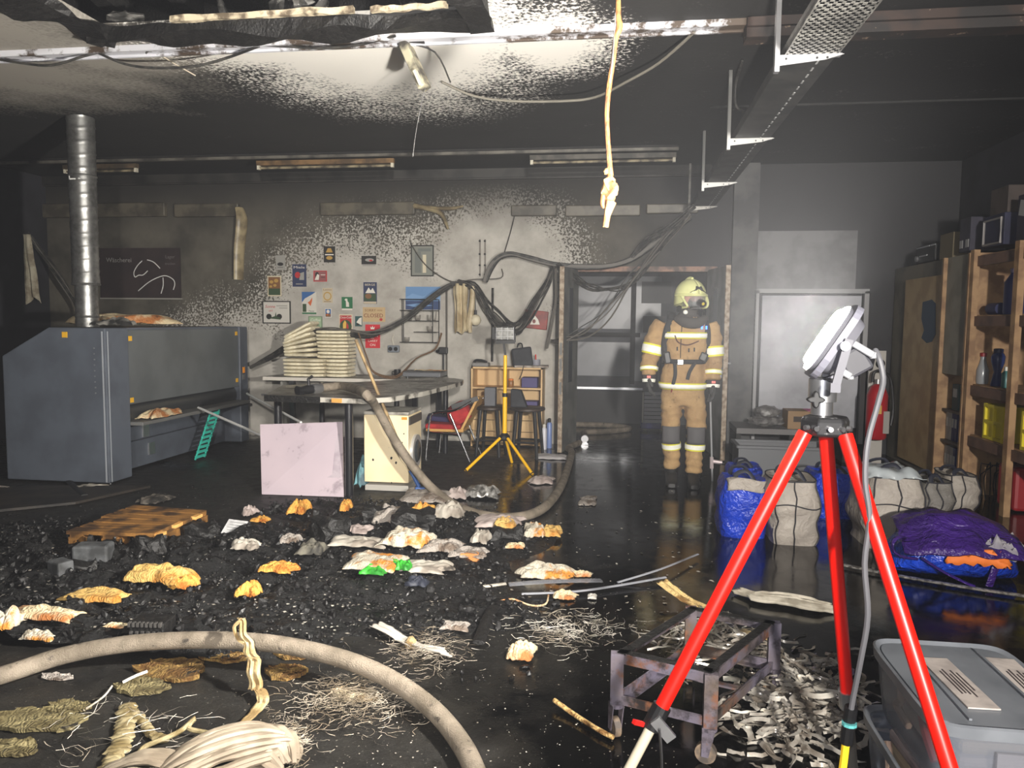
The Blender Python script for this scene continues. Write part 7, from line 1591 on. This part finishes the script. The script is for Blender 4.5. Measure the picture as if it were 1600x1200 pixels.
def ribbons(name, label, n, region, ln, wd, m, seed, hmax=.05, cat='shreds', flat=True, seg=5):
    r_ = random.Random(seed); bm = nb()
    for i in range(n):
        u, v = r_.gauss(.5, .2), r_.gauss(.5, .2)
        px, py = region[0]+(region[2]-region[0])*u, region[1]+(region[3]-region[1])*v; q = F(px, py); k0 = max(0, 1-((u-.5)*2)**2-((v-.5)*2)**2)
        z = heap(q.x, q.y)+.006+hmax*k0*r_.random(); a = r_.random()*6.28; l = ln*r_.uniform(.4, 1.3); w_ = wd*r_.uniform(.5, 1.3); tw = r_.uniform(-2, 2); p = V(q.x, q.y, z); prev = None; tb = r_.random()*3
        for s in range(seg+1):
            d = V(math.cos(a), math.sin(a), 0); nrm = V(-d.y, d.x, 0); b = nrm*math.cos(tb)+V(0, 0, 1)*math.sin(tb)*.7
            pp = V(p.x, p.y, max(.004, p.z)); e = (bm.verts.new(pp+b*w_), bm.verts.new(pp-b*w_))
            if prev: bm.faces.new((prev[0], e[0], e[1], prev[1]))
            prev = e; p = p+d*(l/seg)+V(0, 0, r_.uniform(-.4, .4)*l/seg*.6); a += tw/seg+r_.uniform(-.3, .3); tb += r_.uniform(-.5, .5)
    o = obj(name, bm, m, smooth=True); return tag(o, label, cat, kind='stuff')
M_foil = mat('bright_foil', (226, 220, 208), .25, .35, c2=(140, 130, 118), scale=9); M_film = mat('pale_film', (214, 208, 196), .3, c2=(150, 140, 124), scale=7); M_lint = mat('pale_lint', (172, 162, 146), .7, c2=(120, 108, 90), scale=8)
ribbons('foil_shreds', 'bright twisted foil shreds heaped behind the burnt cart', 520, (1120, 1020, 1370, 1210), .12, .010, M_foil, 5, .12)
ribbons('foil_shreds', 'pale film shreds inside and behind the burnt cart', 200, (1010, 960, 1230, 1060), .14, .007, M_foil, 6, .08)
ribbons('film_shreds', 'thin white film strips on the wet floor left of the cart', 330, (770, 950, 1010, 1025), .09, .0016, M_film, 7, .02)
ribbons('lint_fluff', 'pale fibre fluff caught under the foreground hose', 800, (430, 1055, 670, 1150), .07, .0011, M_lint, 8, .07, seg=6)
ribbons('lint_fluff', 'pale fibre fluff beside the white tied strip', 420, (590, 985, 740, 1055), .07, .0010, M_lint, 9, .05, seg=6)
ribbons('film_shreds', 'glassy strands scattered over the lower left foreground', 70, (20, 1080, 380, 1210), .14, .0012, M_film, 10, .04)
ribbons('lint_fluff', 'pale fibres around the large cloth bundle', 300, (400, 1120, 500, 1220), .06, .0010, M_lint, 12, .06, seg=6)
# ------------------------------------------------ individual scraps
def scrap(name, px0, py0, px1, py1, m, label, cat='cloth scrap', seed=1, rz=0.0, hk=.5, dk=.6, fr=3.0, edge=.35, nu=16, nv=12, thick=.006, z0=None, zmin=0):
    cx = (px0+px1)/2; b = FH(cx, py1); d = b.y; w_ = (px1-px0)*d/FPX*1.15; hp = (py1-py0)*1.15
    h = max(.015, hp*hk*d/FPX); dep = max(.05, hp*dk*d*d/(1.5*FPX)); y = b.y+dep/2
    x = b.x+(b.x-CAM.x)*dep/2/b.y; z = (max(heap(x+dx, y+dy) for dx in (-w_*.25, 0, w_*.25) for dy in (-dep*.3, 0))-.004 if z0 is None else z0); z = max(z, .002)
    return lay(name, (x, y, z), w_, dep, h, seed, m, label, cat, rz, None, 4.6, nu+4, nv+4, edge, thick)
M_white = mat('dirty_white_cloth', (182, 176, 164), .8, c2=(136, 127, 116), scale=9, c3=(60, 54, 48), s3=10, lo3=.62, hi3=.70)
M_pink = mat('pinkish_grey_cloth', (186, 172, 166), .8, c2=(150, 136, 130), scale=8)
M_green = mat('bright_green_plastic', (60, 170, 50), .5, c2=(40, 120, 40), scale=12)
M_ycl = mat_scorch('yellow_scorched_towel', (204, 168, 98), (180, 118, 42), sc=8, a=.5, b=.66, c=.70)
for i, a in enumerate((
 ('scorched_towel', 104, 903, 200, 948, M_ycl, 'long yellow-scorched towel in front of the pallet', .35, .45),
 ('scorched_towel', 200, 884, 300, 926, M_ycl, 'big crumpled yellow-scorched towel lump in the ash heap', .75, .5),
 ('foam_lump', 268, 896, 307, 926, M_sc_o, 'brown foam lump beside the yellow-scorched towel', .8, .4),
 ('white_rag', 365, 846, 406, 868, M_white, 'small crumpled white rag below the white card', .8, .5),
 ('foam_lump', 373, 906, 403, 938, M_sc_o, 'rounded dark brown foam lump in the middle of the ash', .9, .35),
 ('scorched_rag', 24, 950, 131, 988, M_sc_c, 'chain of scorched cream rag at the left edge', .5, .5),
 ('scorched_rag', -10, 958, 30, 1004, M_sc_w, 'scorched white rag cut by the left edge of the picture', .8, .5),
 ('scorched_rag', 32, 982, 86, 1004, M_sc_w, 'small scorched rag just above the foreground hose', .8, .5),
 ('scorched_scrap', 166, 973, 196, 986, M_sc_c, 'tiny cream scrap left of the charred ribbed box', .5, .5),
 ('foam_lump', 381, 790, 398, 809, M_pink, 'small grey-brown lump below the pale board corner', .9, .4),
 ('foam_lump', 454, 786, 479, 812, M_sc_o, 'half white, half orange lump under the middle of the pale board', .95, .4),
 ('foam_lump', 534, 782, 549, 803, M_sc_o, 'small orange lump at the foot of the table leg', .95, .4),
 ('foam_scrap', 399, 806, 421, 818, M_sc_o, 'orange foam scrap above the white card', .7, .5),
 ('orange_fluff', 410, 878, 463, 902, M_sc_o, 'loose orange fluff patch in the centre of the ash heap', .6, .6),
 ('grey_shred', 443, 833, 469, 854, M_sc_g, 'grey shredded rag near the black rubble', .7, .5),
 ('grey_clump', 469, 852, 505, 878, mat('grey_fluff', (110, 106, 94), .85, c2=(50, 48, 44), scale=14), 'grey fluffy clump in the rubble', .8, .5),
 ('white_cloth', 518, 838, 597, 862, M_white, 'white torn cloth at the upper edge of the rag pile', .5, .6),
 ('striped_towel', 546, 860, 626, 898, M_sc_w, 'cream pleated towel lying slantwise in the rag pile', .4, .75),
 ('white_cloth', 602, 834, 671, 874, M_sc_w, 'rumpled white and brown cloth in the middle of the rag pile', .7, .5),
 ('white_cloth', 664, 846, 716, 872, M_sc_g, 'greyish wet cloth right of the rumpled white one', .6, .6),
 ('green_plastic', 566, 890, 604, 908, M_green, 'bright green plastic scrap at the lower edge of the rag pile', .6, .6),
 ('green_plastic', 602, 880, 624, 892, M_green, 'small green plastic scrap in the rag pile', .6, .6),
 ('green_plastic', 622, 874, 642, 894, M_green, 'dark green plastic sliver beside the white rag', .7, .5),
 ('white_rag', 629, 876, 702, 902, M_white, 'white rag with a pointed tail right of the green plastic', .5, .7),
 ('twisted_cloth', 588, 784, 641, 824, M_sc_g, 'grey twisted cloth behind the rag pile', .6, .5),
 ('orange_ball', 640, 789, 673, 813, M_sc_o, 'orange-brown ball of foam behind the rag pile', .95, .35),
 ('white_lump', 678, 787, 724, 818, M_white, 'white wrinkled lump next to the fire hose', .9, .4),
 ('card_scrap', 544, 818, 578, 837, M_pink, 'pinkish card scrap in the black rubble', .5, .6),
 ('grey_lump', 702, 762, 730, 781, M_pink, 'small brownish lump behind the fire hose', .9, .4),
 ('silver_crumple', 731, 758, 777, 781, mat('silver_crumple', (180, 178, 174), .35, .3, c2=(90, 88, 84), scale=18), 'crumpled silvery foil behind the fire hose', .8, .5),
 ('pale_cloth', 748, 806, 812, 832, M_pink, 'pinkish grey cloth lying over the fire hose edge', .6, .6),
 ('cream_towel', 775, 812, 807, 836, M_ycl, 'cream towel end right of the pinkish cloth', .8, .5),
 ('cream_towel', 820, 816, 850, 843, M_sc_w, 'pale towel end lying in the puddle', .8, .5),
 ('cream_towel', 846, 820, 876, 842, M_ycl, 'cream towel end at the right tip of the rag pile', .7, .5),
 ('white_rag', 739, 826, 764, 852, M_white, 'small white rag below the pinkish cloth', .8, .5),
 ('white_rag', 705, 850, 756, 872, M_sc_g, 'wrinkled pale rag above the orange block', .5, .6),
 ('cream_scrap', 793, 849, 818, 861, M_sc_c, 'cream scrap in the wet black ash', .7, .5),
 ('torn_rag', 816, 880, 892, 908, M_sc_w, 'torn white rag with orange tips on the wet floor', .7, .5),
 ('orange_scrap', 899, 892, 922, 904, M_sc_c, 'small brownish scrap right of the torn rag', .7, .5),
 ('cream_scrap', 868, 923, 900, 939, M_sc_c, 'cream scrap below the clear plastic strip', .7, .5),
 ('white_chip', 919, 928, 931, 938, wht, 'tiny white chip on the wet floor', .7, .5),
 ('grey_scrap', 692, 968, 730, 988, M_sc_g, 'grey scrap near the white tied strip', .5, .6),
 ('yellow_scrap', 797, 999, 833, 1036, M_sc_c, 'crumpled yellowish scrap left of the burnt cart', .7, .5),
 ('dark_rag', 636, 906, 668, 924, mat('dark_blue_rag', (40, 44, 56), .6), 'dark bluish rag at the end of the pale strip', .7, .5),
 ('grey_cloth', 632, 762, 700, 790, M_sc_g, 'grey muddy cloth under the fire hose', .5, .7),
 ('wet_patch_cloth', 905, 776, 930, 792, M_sc_g, 'dull flat cloth scrap on the puddle', .3, .9),
 ('curled_scrap', 828, 742, 862, 758, M_pink, 'curled pale scrap near the yellow tripod foot', .7, .5),
 ('white_chip', 118, 756, 158, 768, M_white, 'pale rubble patch at the foot of the ironing machine', .5, .8),
 ('grey_crumple', 222, 768, 262, 790, mat('dark_crumple', (96, 90, 82), .7, c2=(36, 34, 32), scale=10), 'dark crumpled sheet behind the pallet', .6, .6),
)):
    scrap(a[0], a[1], a[2], a[3], a[4], a[5], a[6], seed=i*1.7+2, hk=a[7], dk=a[8], cat=a[0].split('_')[-1], nu=12, nv=10)
# orange block, card, ribbed box, blocks
def block(name, px, py, s, m, label, rz=0, rx=0, cat='block', lift=0):
    q = FH(px, py); bm = nb(); box(bm, (0, 0, 0), s)
    if name == 'charred_block':
        bmesh.ops.subdivide_edges(bm, edges=bm.edges[:], cuts=5, use_grid_fill=True)
        for v in bm.verts: v.co += V(nz(v.co.x*14+px, v.co.y*14, v.co.z*14), nz(v.co.x*14, v.co.y*14+py, v.co.z*14), nz(v.co.x*14, v.co.y*14, v.co.z*14+7))*.045
    o = obj(name, bm, m, bevel=0 if name == 'charred_block' else min(s)*.12); o.location = (q.x, q.y+s[1]/2, q.z+s[2]/2-.02+lift); o.rotation_euler = (rx, 0, rz); return tag(o, label, cat)
block('orange_block', 733, 873, (.115, .06, .05), mat('orange_brick', (206, 140, 80), .7, c2=(190, 120, 64), scale=10), 'flat orange block in front of the wrinkled rag', .05)
M_grb = mat('ashy_grey_block', (86, 88, 90), .7, c2=(54, 55, 56), scale=12)
block('grey_block', 136, 880, (.2, .12, .12), M_grb, 'ash-grey block in front of the pallet', .25)
block('grey_block', 86, 898, (.12, .09, .09), M_grb, 'smaller ash-grey block left of the pallet block', -.4)
block('charred_block', 118, 893, (.12, .1, .07), M_char, 'charred chunk between the two grey blocks', .6)
block('charred_block', 225, 862, (.16, .12, .1), M_char, 'charred block under the pallet edge', .2)
block('charred_block', 300, 845, (.22, .16, .12), M_char, 'large charred block right of the pallet', .5)
block('charred_block', 510, 842, (.2, .16, .14), M_char, 'charred block behind the grey fluffy clump', .9)
block('charred_block', 585, 818, (.2, .16, .12), M_char, 'charred block below the twisted grey cloth', .3)
block('charred_block', 640, 838, (.26, .2, .16), M_char, 'charred block carrying the orange-brown ball', .2)
block('charred_block', 790, 842, (.2, .14, .08), M_char, 'charred block below the cream towel end', .4)
bm = nb(); q = FH(362, 838); box(bm, (0, 0, 0), (.155, .11, .006)); o = obj('white_card', bm, mat('card_white', (216, 216, 216), .6, c2=(190, 190, 190), scale=20)); o.location = (q.x, q.y+.04, q.z+.05); o.rotation_euler = (.75, .0, -.22); tag(o, 'small white printed card lying on the ash', 'card')
for k in range(4):
    bm = nb(); box(bm, (0, .035-.02*k, .0035), (.11-.02*(k % 2), .004, .001)); obj('print_line', bm, mat('card_ink', (140, 140, 140), .7), o)
q = FH(228, 998); t = thing('charred_ribbed_box', 'charred black ribbed box just behind the foreground hose', 'charred box', (q.x, q.y, max(0, q.z-.03)), .1)
bm = nb(); box(bm, (0, .06, .05), (.165, .12, .10)); obj('body', bm, M_char, t, bevel=.006)
for k in range(8): bm = nb(); box(bm, (-.07+.02*k, -.005, .098), (.010, .02, .02)); obj('rib', bm, mat('ash_rib', (70, 68, 66), .6), t)
for k in range(6): bm = nb(); box(bm, (-.065+.026*k, -.004, .035), (.012, .012, .06)); obj('rib', bm, MATS['ash_rib'], t)
# pallet
ZP = .19; pa, pb, pc_, pd = F(84, 833, ZP), F(226, 829, ZP), F(352, 796, ZP), F(208, 791, ZP)
px0, px1 = (pa.x+pd.x)/2, (pb.x+pc_.x)/2; py0, py1 = (pa.y+pb.y)/2, (pc_.y+pd.y)/2
t = thing('wooden_pallet', 'burnt wooden pallet with brown slats lying in the ash', 'pallet', ((px0+px1)/2, (py0+py1)/2, 0)); W_, D_ = px1-px0, py1-py0
M_pal = mat('scorched_pallet_wood', (150, 106, 52), .65, c2=(70, 48, 26), scale=7, c3=(22, 18, 15), s3=4, lo3=.60, hi3=.70); M_cut = mat('fresh_cut_wood', (232, 178, 104), .6, c2=(206, 150, 80), scale=14)
n = 6
for i in range(n):
    y = -D_/2+.05+(D_-.1)*i/(n-1); bm = nb(); l = W_*(1-.04*(i % 3)); box(bm, (.0, y, ZP-.011), (l, .095, .022), rot=(0, .01*(i-2), .01*(i % 2))); sl = obj('slat', bm, M_pal, t)
    if i % 2 == 0: bm = nb(); box(bm, (l/2+.01, y, ZP-.012), (.035, .085, .02)); obj('slat_end', bm, M_cut, sl)
for x in (-W_/2+.07, .0, W_/2-.07):
    bm = nb(); box(bm, (x, 0, ZP-.033), (.09, D_, .02)); obj('stringer', bm, M_pal, t)
    for y in (-D_/2+.06, 0, D_/2-.06): bm = nb(); box(bm, (x, y, (ZP-.044)/2+.005), (.11, .12, ZP-.05)); obj('pallet_block', bm, M_pal, t)
bm = nb(); x = -W_/2+.07; prism(bm, [(x-.01, -D_/2-.002, .02), (x+.055, -D_/2-.002, .02), (x+.055, -D_/2-.002, .06), (x+.01, -D_/2-.002, .1), (x-.015, -D_/2-.002, .1)], (0, -.002, 0)); obj('bare_wood_face', bm, M_cut, t)
# scorched flat board at the left
bm = nb(); prism(bm, [F(-60, 806, .006), F(118, 788, .006), F(235, 762, .006), F(60, 762, .006), F(-60, 768, .006)], (0, 0, .02)); o = obj('scorched_board', bm, mat('scorched_board', (48, 42, 36), .6, c2=(28, 25, 23), scale=5), origin=F(60, 780)); tag(o, 'large flat scorched board on the floor before the ironing machine', 'board')
# clear plastic strips, long pale strip, sticks, wire
def strip(name, pts, r, m, label, cat, flat=.25, n=8, k=5):
    q = [F(px, py, z) for px, py, z in pts]; bm = nb(); tube(bm, q, r, n, k, flat=flat); o = obj(name, bm, m, origin=q[len(q)//2], smooth=True); return tag(o, label, cat)
M_clr = mat('clear_strip_plastic', (170, 172, 180), .12, alpha=.45)
strip('clear_strip', ((795, 913, .02), (870, 908, .03), (940, 907, .02)), .035, M_clr, 'wide clear plastic strip lying on the wet floor', 'plastic strip', .12)
strip('clear_strip', ((815, 928, .015), (900, 924, .02), (965, 915, .02), (1040, 902, .03)), .014, mat('clear_strip2', (186, 188, 196), .12, alpha=.6), 'narrow clear plastic strip pointing at the cart', 'plastic strip', .4)
strip('clear_strip', ((965, 910, .01), (1030, 890, .05), (1090, 866, .03)), .012, MATS['clear_strip2'], 'thin dark plastic strip beyond the wide one', 'plastic strip', .4)
strip('pale_strip', ((664, 909, .03), (700, 912, .03), (745, 917, .02), (790, 912, .02)), .016, M_white, 'long pale strip trailing from the bluish rag', 'strip', .5)
strip('thin_strip', ((490, 922, .05), (540, 914, .05), (600, 911, .04), (650, 908, .03)), .008, M_sc_g, 'thin grey strip across the ash heap', 'strip', .5)
strip('twig', ((776, 941, .01), (800, 936, .02), (830, 946, .01), (852, 944, .02), (857, 930, .02)), .005, M_sc_c, 'bent brown twig near the clear plastic strips', 'twig', 1)
strip('burnt_stick', ((866, 1094, .03), (900, 1118, .02), (935, 1140, .02), (958, 1152, .02)), .009, mat_scorch('burnt_stick', (206, 170, 110), (120, 84, 40), sc=20), 'burnt stick lying by the front cart castor', 'stick', 1)
strip('dark_bar', ((748, 1004, .03), (762, 965, .03), (772, 948, .03)), .03, M_char, 'dark charred bar on the foreground floor', 'bar', .4)
strip('dark_batten', ((108, 752, .02), (120, 765, .02), (132, 775, .02)), .03, M_char, 'dark batten sticking out from under the machine', 'batten', .5)
strip('pale_batten', ((-20, 757, .02), (12, 762, .02)), .02, M_sc_g, 'pale batten end at the left edge before the machine', 'batten', .5)
# rising yellowish band near the cart and ribbed cloth strip in the puddle
def band(name, path, wd, m, label, cat, nu=24, nv=6, rip=.012, seed=0):
    pts = smooth_path([Vector(p) for p in path], 6); bm = nb(); rings = []
    for i, p in enumerate(pts):
        d = (pts[min(i+1, len(pts)-1)]-pts[max(i-1, 0)]).normalized(); s = d.cross(V(0, 0, 1)).normalized() if abs(d.z) < .95 else V(1, 0, 0); up = s.cross(d)
        w_ = wd[min(int(i/len(pts)*len(wd)), len(wd)-1)]
        rings.append([bm.verts.new(p+s*(w_*(j/nv-.5))+up*(rip*math.sin(j*2.2+seed)+.004*nz(i*.4, j, seed))) for j in range(nv+1)])
    for A, B in zip(rings, rings[1:]):
        for j in range(nv): bm.faces.new((A[j], A[j+1], B[j+1], B[j]))
    o = obj(name, bm, m, origin=pts[len(pts)//2], smooth=True, solid=.004); return tag(o, label, cat)
M_strap = mat('cream_webbing', (176, 156, 116), .65, c2=(142, 118, 78), scale=10, bump=.4, bscale=90); M_ribc = mat('ribbed_pale_cloth', (196, 188, 172), .75, c2=(150, 142, 126), scale=9)
band('yellowish_band', [F(1034, 908, .10), F(1052, 922, .07), F(1075, 938, .04), F(1102, 950, .03)], (.10, .09, .08), mat_scorch('yellow_band', (206, 178, 120), (130, 96, 50), sc=7), 'curling yellowish band beside the cart and red leg', 'band', rip=.006)
band('ribbed_cloth', [F(1150, 922, .02), F(1190, 932, .03), F(1230, 936, .03), F(1270, 944, .03), F(1306, 951, .01)], (.08, .16, .18, .18, .14), M_ribc, 'long ribbed pale cloth strip lying in the puddle', 'cloth strip', nv=12, rip=.010)
band('pale_band', [F(1155, 985, .02), F(1185, 992, .04), F(1212, 1002, .02)], (.05, .05), M_strap, 'short pale band behind the burnt cart', 'band', rip=.004)
# white tied strip
t = thing('tied_strip', 'white knotted cloth strip lying above the hose arc', 'cloth strip', F(640, 1010))
for pts, w_ in (([F(586, 975, .05), F(606, 984, .05), F(628, 998, .03), F(645, 1006, .03)], (.07, .06, .055)), ([F(645, 1005, .03), F(668, 1012, .04), F(690, 1016, .05), F(700, 1022, .03)], (.03, .05, .08))):
    o = band('tail', pts, w_, mat('clean_white_cloth', (184, 178, 168), .75), 'x', 'x', rip=.006); loc = o.location.copy(); o.parent = t; o.location = loc-t.location; del o['label']; del o['category']
bm = nb(); blobmesh(bm, F(642, 1004, .03)-t.location, .028, 3, 2, .4, 2); obj('knot', bm, M_strap, t, smooth=True)
# upright pleated strap over the hose
t = thing('pleated_strap', 'cream pleated strap standing over the foreground hose', 'strap', F(395, 1110))
yv = F(395, 1010, .15).y
def vband(pts, wd, nm):
    bm = nb(); nv = 6; q = smooth_path([Vector(p) for p in pts], 6); rings = []
    for i, p in enumerate(q):
        w_ = wd[min(int(i/len(q)*len(wd)), len(wd)-1)]; rings.append([bm.verts.new(p+V(w_*(j/nv-.5), .006*math.sin(j*2.4)+.01*math.sin(i*.8), 0)) for j in range(nv+1)])
    for A, B in zip(rings, rings[1:]):
        for j in range(nv): bm.faces.new((A[j], A[j+1], B[j+1], B[j]))
    wobj(nm, bm, M_strap, t, smooth=True, solid=.006)
vband([P(375, 966, yv-.02), P(381, 990, yv-.05), P(389, 1012, yv-.06), P(394, 1030, yv-.10)], (.028, .04, .05), 'upper_length')
vband([P(394, 1028, yv-.10), P(397, 1050, yv-.12), P(398, 1078, yv-.14)], (.055, .055), 'middle_length')
vband([P(398, 1076, yv-.14), P(412, 1090, yv-.18), P(400, 1110, yv-.24), F(384, 1126, .03), F(370, 1140, .03)], (.05, .045, .035, .03), 'lower_length')
bm = nb(); tube(bm, [P(375, 970, yv-.03), P(366, 980, yv-.04), P(372, 998, yv-.05), P(382, 1005, yv-.05)], .008, 6, 4); wobj('loop', bm, M_strap, t, smooth=True)
# foreground melted crusts, foam discs, bundle
M_crust = mat_scorch('brown_foam_crust', (124, 98, 50), (86, 58, 18), (34, 26, 16), sc=22, a=.42, b=.58, c=.66); M_olive = mat_scorch('olive_melted_plastic', (118, 108, 74), (84, 74, 44), (36, 32, 22), sc=16, a=.45, b=.6, c=.68)
def disc_crust(name, px, py, w_, d_, m, label, seed, h=.03):
    q = F(px, py); bm = nb(); N = 36; rings = []
    for k, r in enumerate((1.0, 1.02, .8, .5, .2)):
        rings.append([bm.verts.new((math.cos(2*PI*i/N)*w_/2*r*(1+.45*nz(math.cos(2*PI*i/N)*1.9+seed, math.sin(2*PI*i/N)*1.9, seed)+.16*nz(i*.9, seed)), math.sin(2*PI*i/N)*d_/2*r*(1+.45*nz(math.cos(2*PI*i/N)*1.9, math.sin(2*PI*i/N)*1.9, seed+3)+.16*nz(i*.8, seed+5)), (0, h*.6, h*.45, h*.5, h*.55)[k]+.012*nz(i*.9, k*1.7, seed)*(k > 0))) for i in range(N)])
    skin(bm, rings); o = obj(name, bm, m, smooth=True); o.location = (q.x, q.y, .004); return tag(o, label, 'crust')
disc_crust('foam_crust', 268, 1050, .29, .20, M_crust, 'largest brown foam crust under the foreground hose', 1)
disc_crust('foam_crust', 222, 1076, .22, .14, M_olive, 'pale olive crust below the largest brown one', 2, .02)
disc_crust('foam_crust', 446, 1054, .18, .12, M_crust, 'oval brown foam crust right of the pleated strap', 3)
disc_crust('foam_crust', 352, 1030, .22, .09, M_crust, 'brown crust just left of the pleated strap', 4, .02)
disc_crust('foam_crust', 460, 1026, .20, .08, M_crust, 'thin brown crust behind the oval one', 5, .02)
disc_crust('melted_crust', 60, 1130, .34, .16, M_olive, 'broad olive melted crust at the lower left', 6, .025)
disc_crust('melted_crust', 20, 1172, .20, .10, M_olive, 'olive melted crust in the bottom left corner', 7, .02)
disc_crust('melted_crust', 105, 1108, .16, .09, M_olive, 'small olive crust above the broad one', 8, .02)
disc_crust('melted_crust', 560, 1090, .20, .08, mat_scorch('lint_crust', (190, 176, 148), (140, 120, 90), sc=18), 'pale fibrous crust under the hose bend', 9, .03)
disc_crust('melted_crust', 90, 1060, .14, .05, M_sc_g, 'grey dried smear below the foreground hose', 10, .012)
# scalloped melted strips
def scallop(name, path, wd, n, m, label, seed):
    q = smooth_path([F(px, py, .012) for px, py in path], 10); t = thing(name, label, 'melted strip', q[len(q)//2]); step = max(1, len(q)//n); k = 0
    for i in range(0, len(q)-1, step):
        d = (q[min(i+1, len(q)-1)]-q[max(i-1, 0)]).normalized(); s = V(-d.y, d.x, 0); bm = nb(); w_ = wd*(.8+.3*nz(i*.7, seed))
        blobmesh(bm, q[i], .03, i+seed, 2, .4, 2.2, (w_/.06, .75, .45), (0, 0, math.atan2(s.y, s.x))); wobj('scallop', bm, m, t, smooth=True); k += 1
    return t
M_mlt = mat('cream_melted_plastic', (150, 138, 106), .4, c2=(112, 98, 66), scale=14, bump=.5, bscale=40)
scallop('scalloped_strip', [(200, 1104), (196, 1130), (190, 1158), (178, 1185), (165, 1215)], .09, 14, M_mlt, 'scalloped cream melted strip running out of the bottom edge', 1)
scallop('scalloped_strip', [(205, 1112), (225, 1130), (238, 1148), (262, 1156)], .05, 8, M_mlt, 'short scalloped melted strip branching to the right', 5)
strip('melted_string', ((215, 1195, .01), (222, 1170, .02), (262, 1152, .03), (285, 1140, .03), (305, 1122, .05), (295, 1138, .03), (330, 1146, .02)), .009, M_mlt, 'knotted cream melted string before the cloth bundle', 'string', 1)
strip('melted_string', ((130, 1110, .01), (160, 1090, .03), (175, 1072, .02)), .004, M_film, 'glassy curved string over the dark floor', 'string', 1)
strip('white_splinter', ((192, 1066, .03), (212, 1056, .045), (230, 1049, .05)), .006, wht, 'bright white splinter lying on the brown crust', 'splinter', 1)
# big cloth bundle
t = thing('cloth_bundle', 'large pleated pale cloth bundle at the bottom edge', 'cloth bundle', F(375, 1190))
q = F(372, 1200); M_bun = mat('pleated_pale_cloth', (150, 138, 120), .7, c2=(118, 106, 90), scale=8)
def skein(c, L_, W_, H, n, rz, seed):
    r_ = random.Random(seed); ca, sa = math.cos(rz), math.sin(rz)
    for k in range(n):
        s = -1+2*(k+.5)/n+r_.uniform(-.05, .05); s = max(-1, min(1, s)); pts = []; of = r_.uniform(-.02, .02); bl_ = r_.uniform(.8, 1.05)
        for i in range(9):
            u = i/8; x = (u-.5)*L_*bl_; y = s*W_*(.35+.65*math.sin(PI*u)**.7)+.012*nz(u*4, k, seed); z = H*math.sqrt(max(0, 1-s*s))*math.sin(PI*min(1, max(0, .04+.92*u)))**.55+.008*nz(u*5, k*1.3, seed+1)+.008
            pts.append(V(c.x+x*ca-y*sa, c.y+x*sa+y*ca+of, z))
        bm = nb(); tube(bm, pts, [.010, .017, .018, .017, .009], 7, 3, flat=.62); wobj('twisted_fold', bm, M_bun, t, smooth=True)
skein(V(q.x-.02, q.y-.03, 0), .46, .14, .12, 20, .75, 3)
skein(V(q.x+.07, q.y+.05, 0), .26, .10, .085, 14, -.5, 5)
skein(V(q.x-.23, q.y-.12, 0), .34, .10, .08, 13, .15, 7)
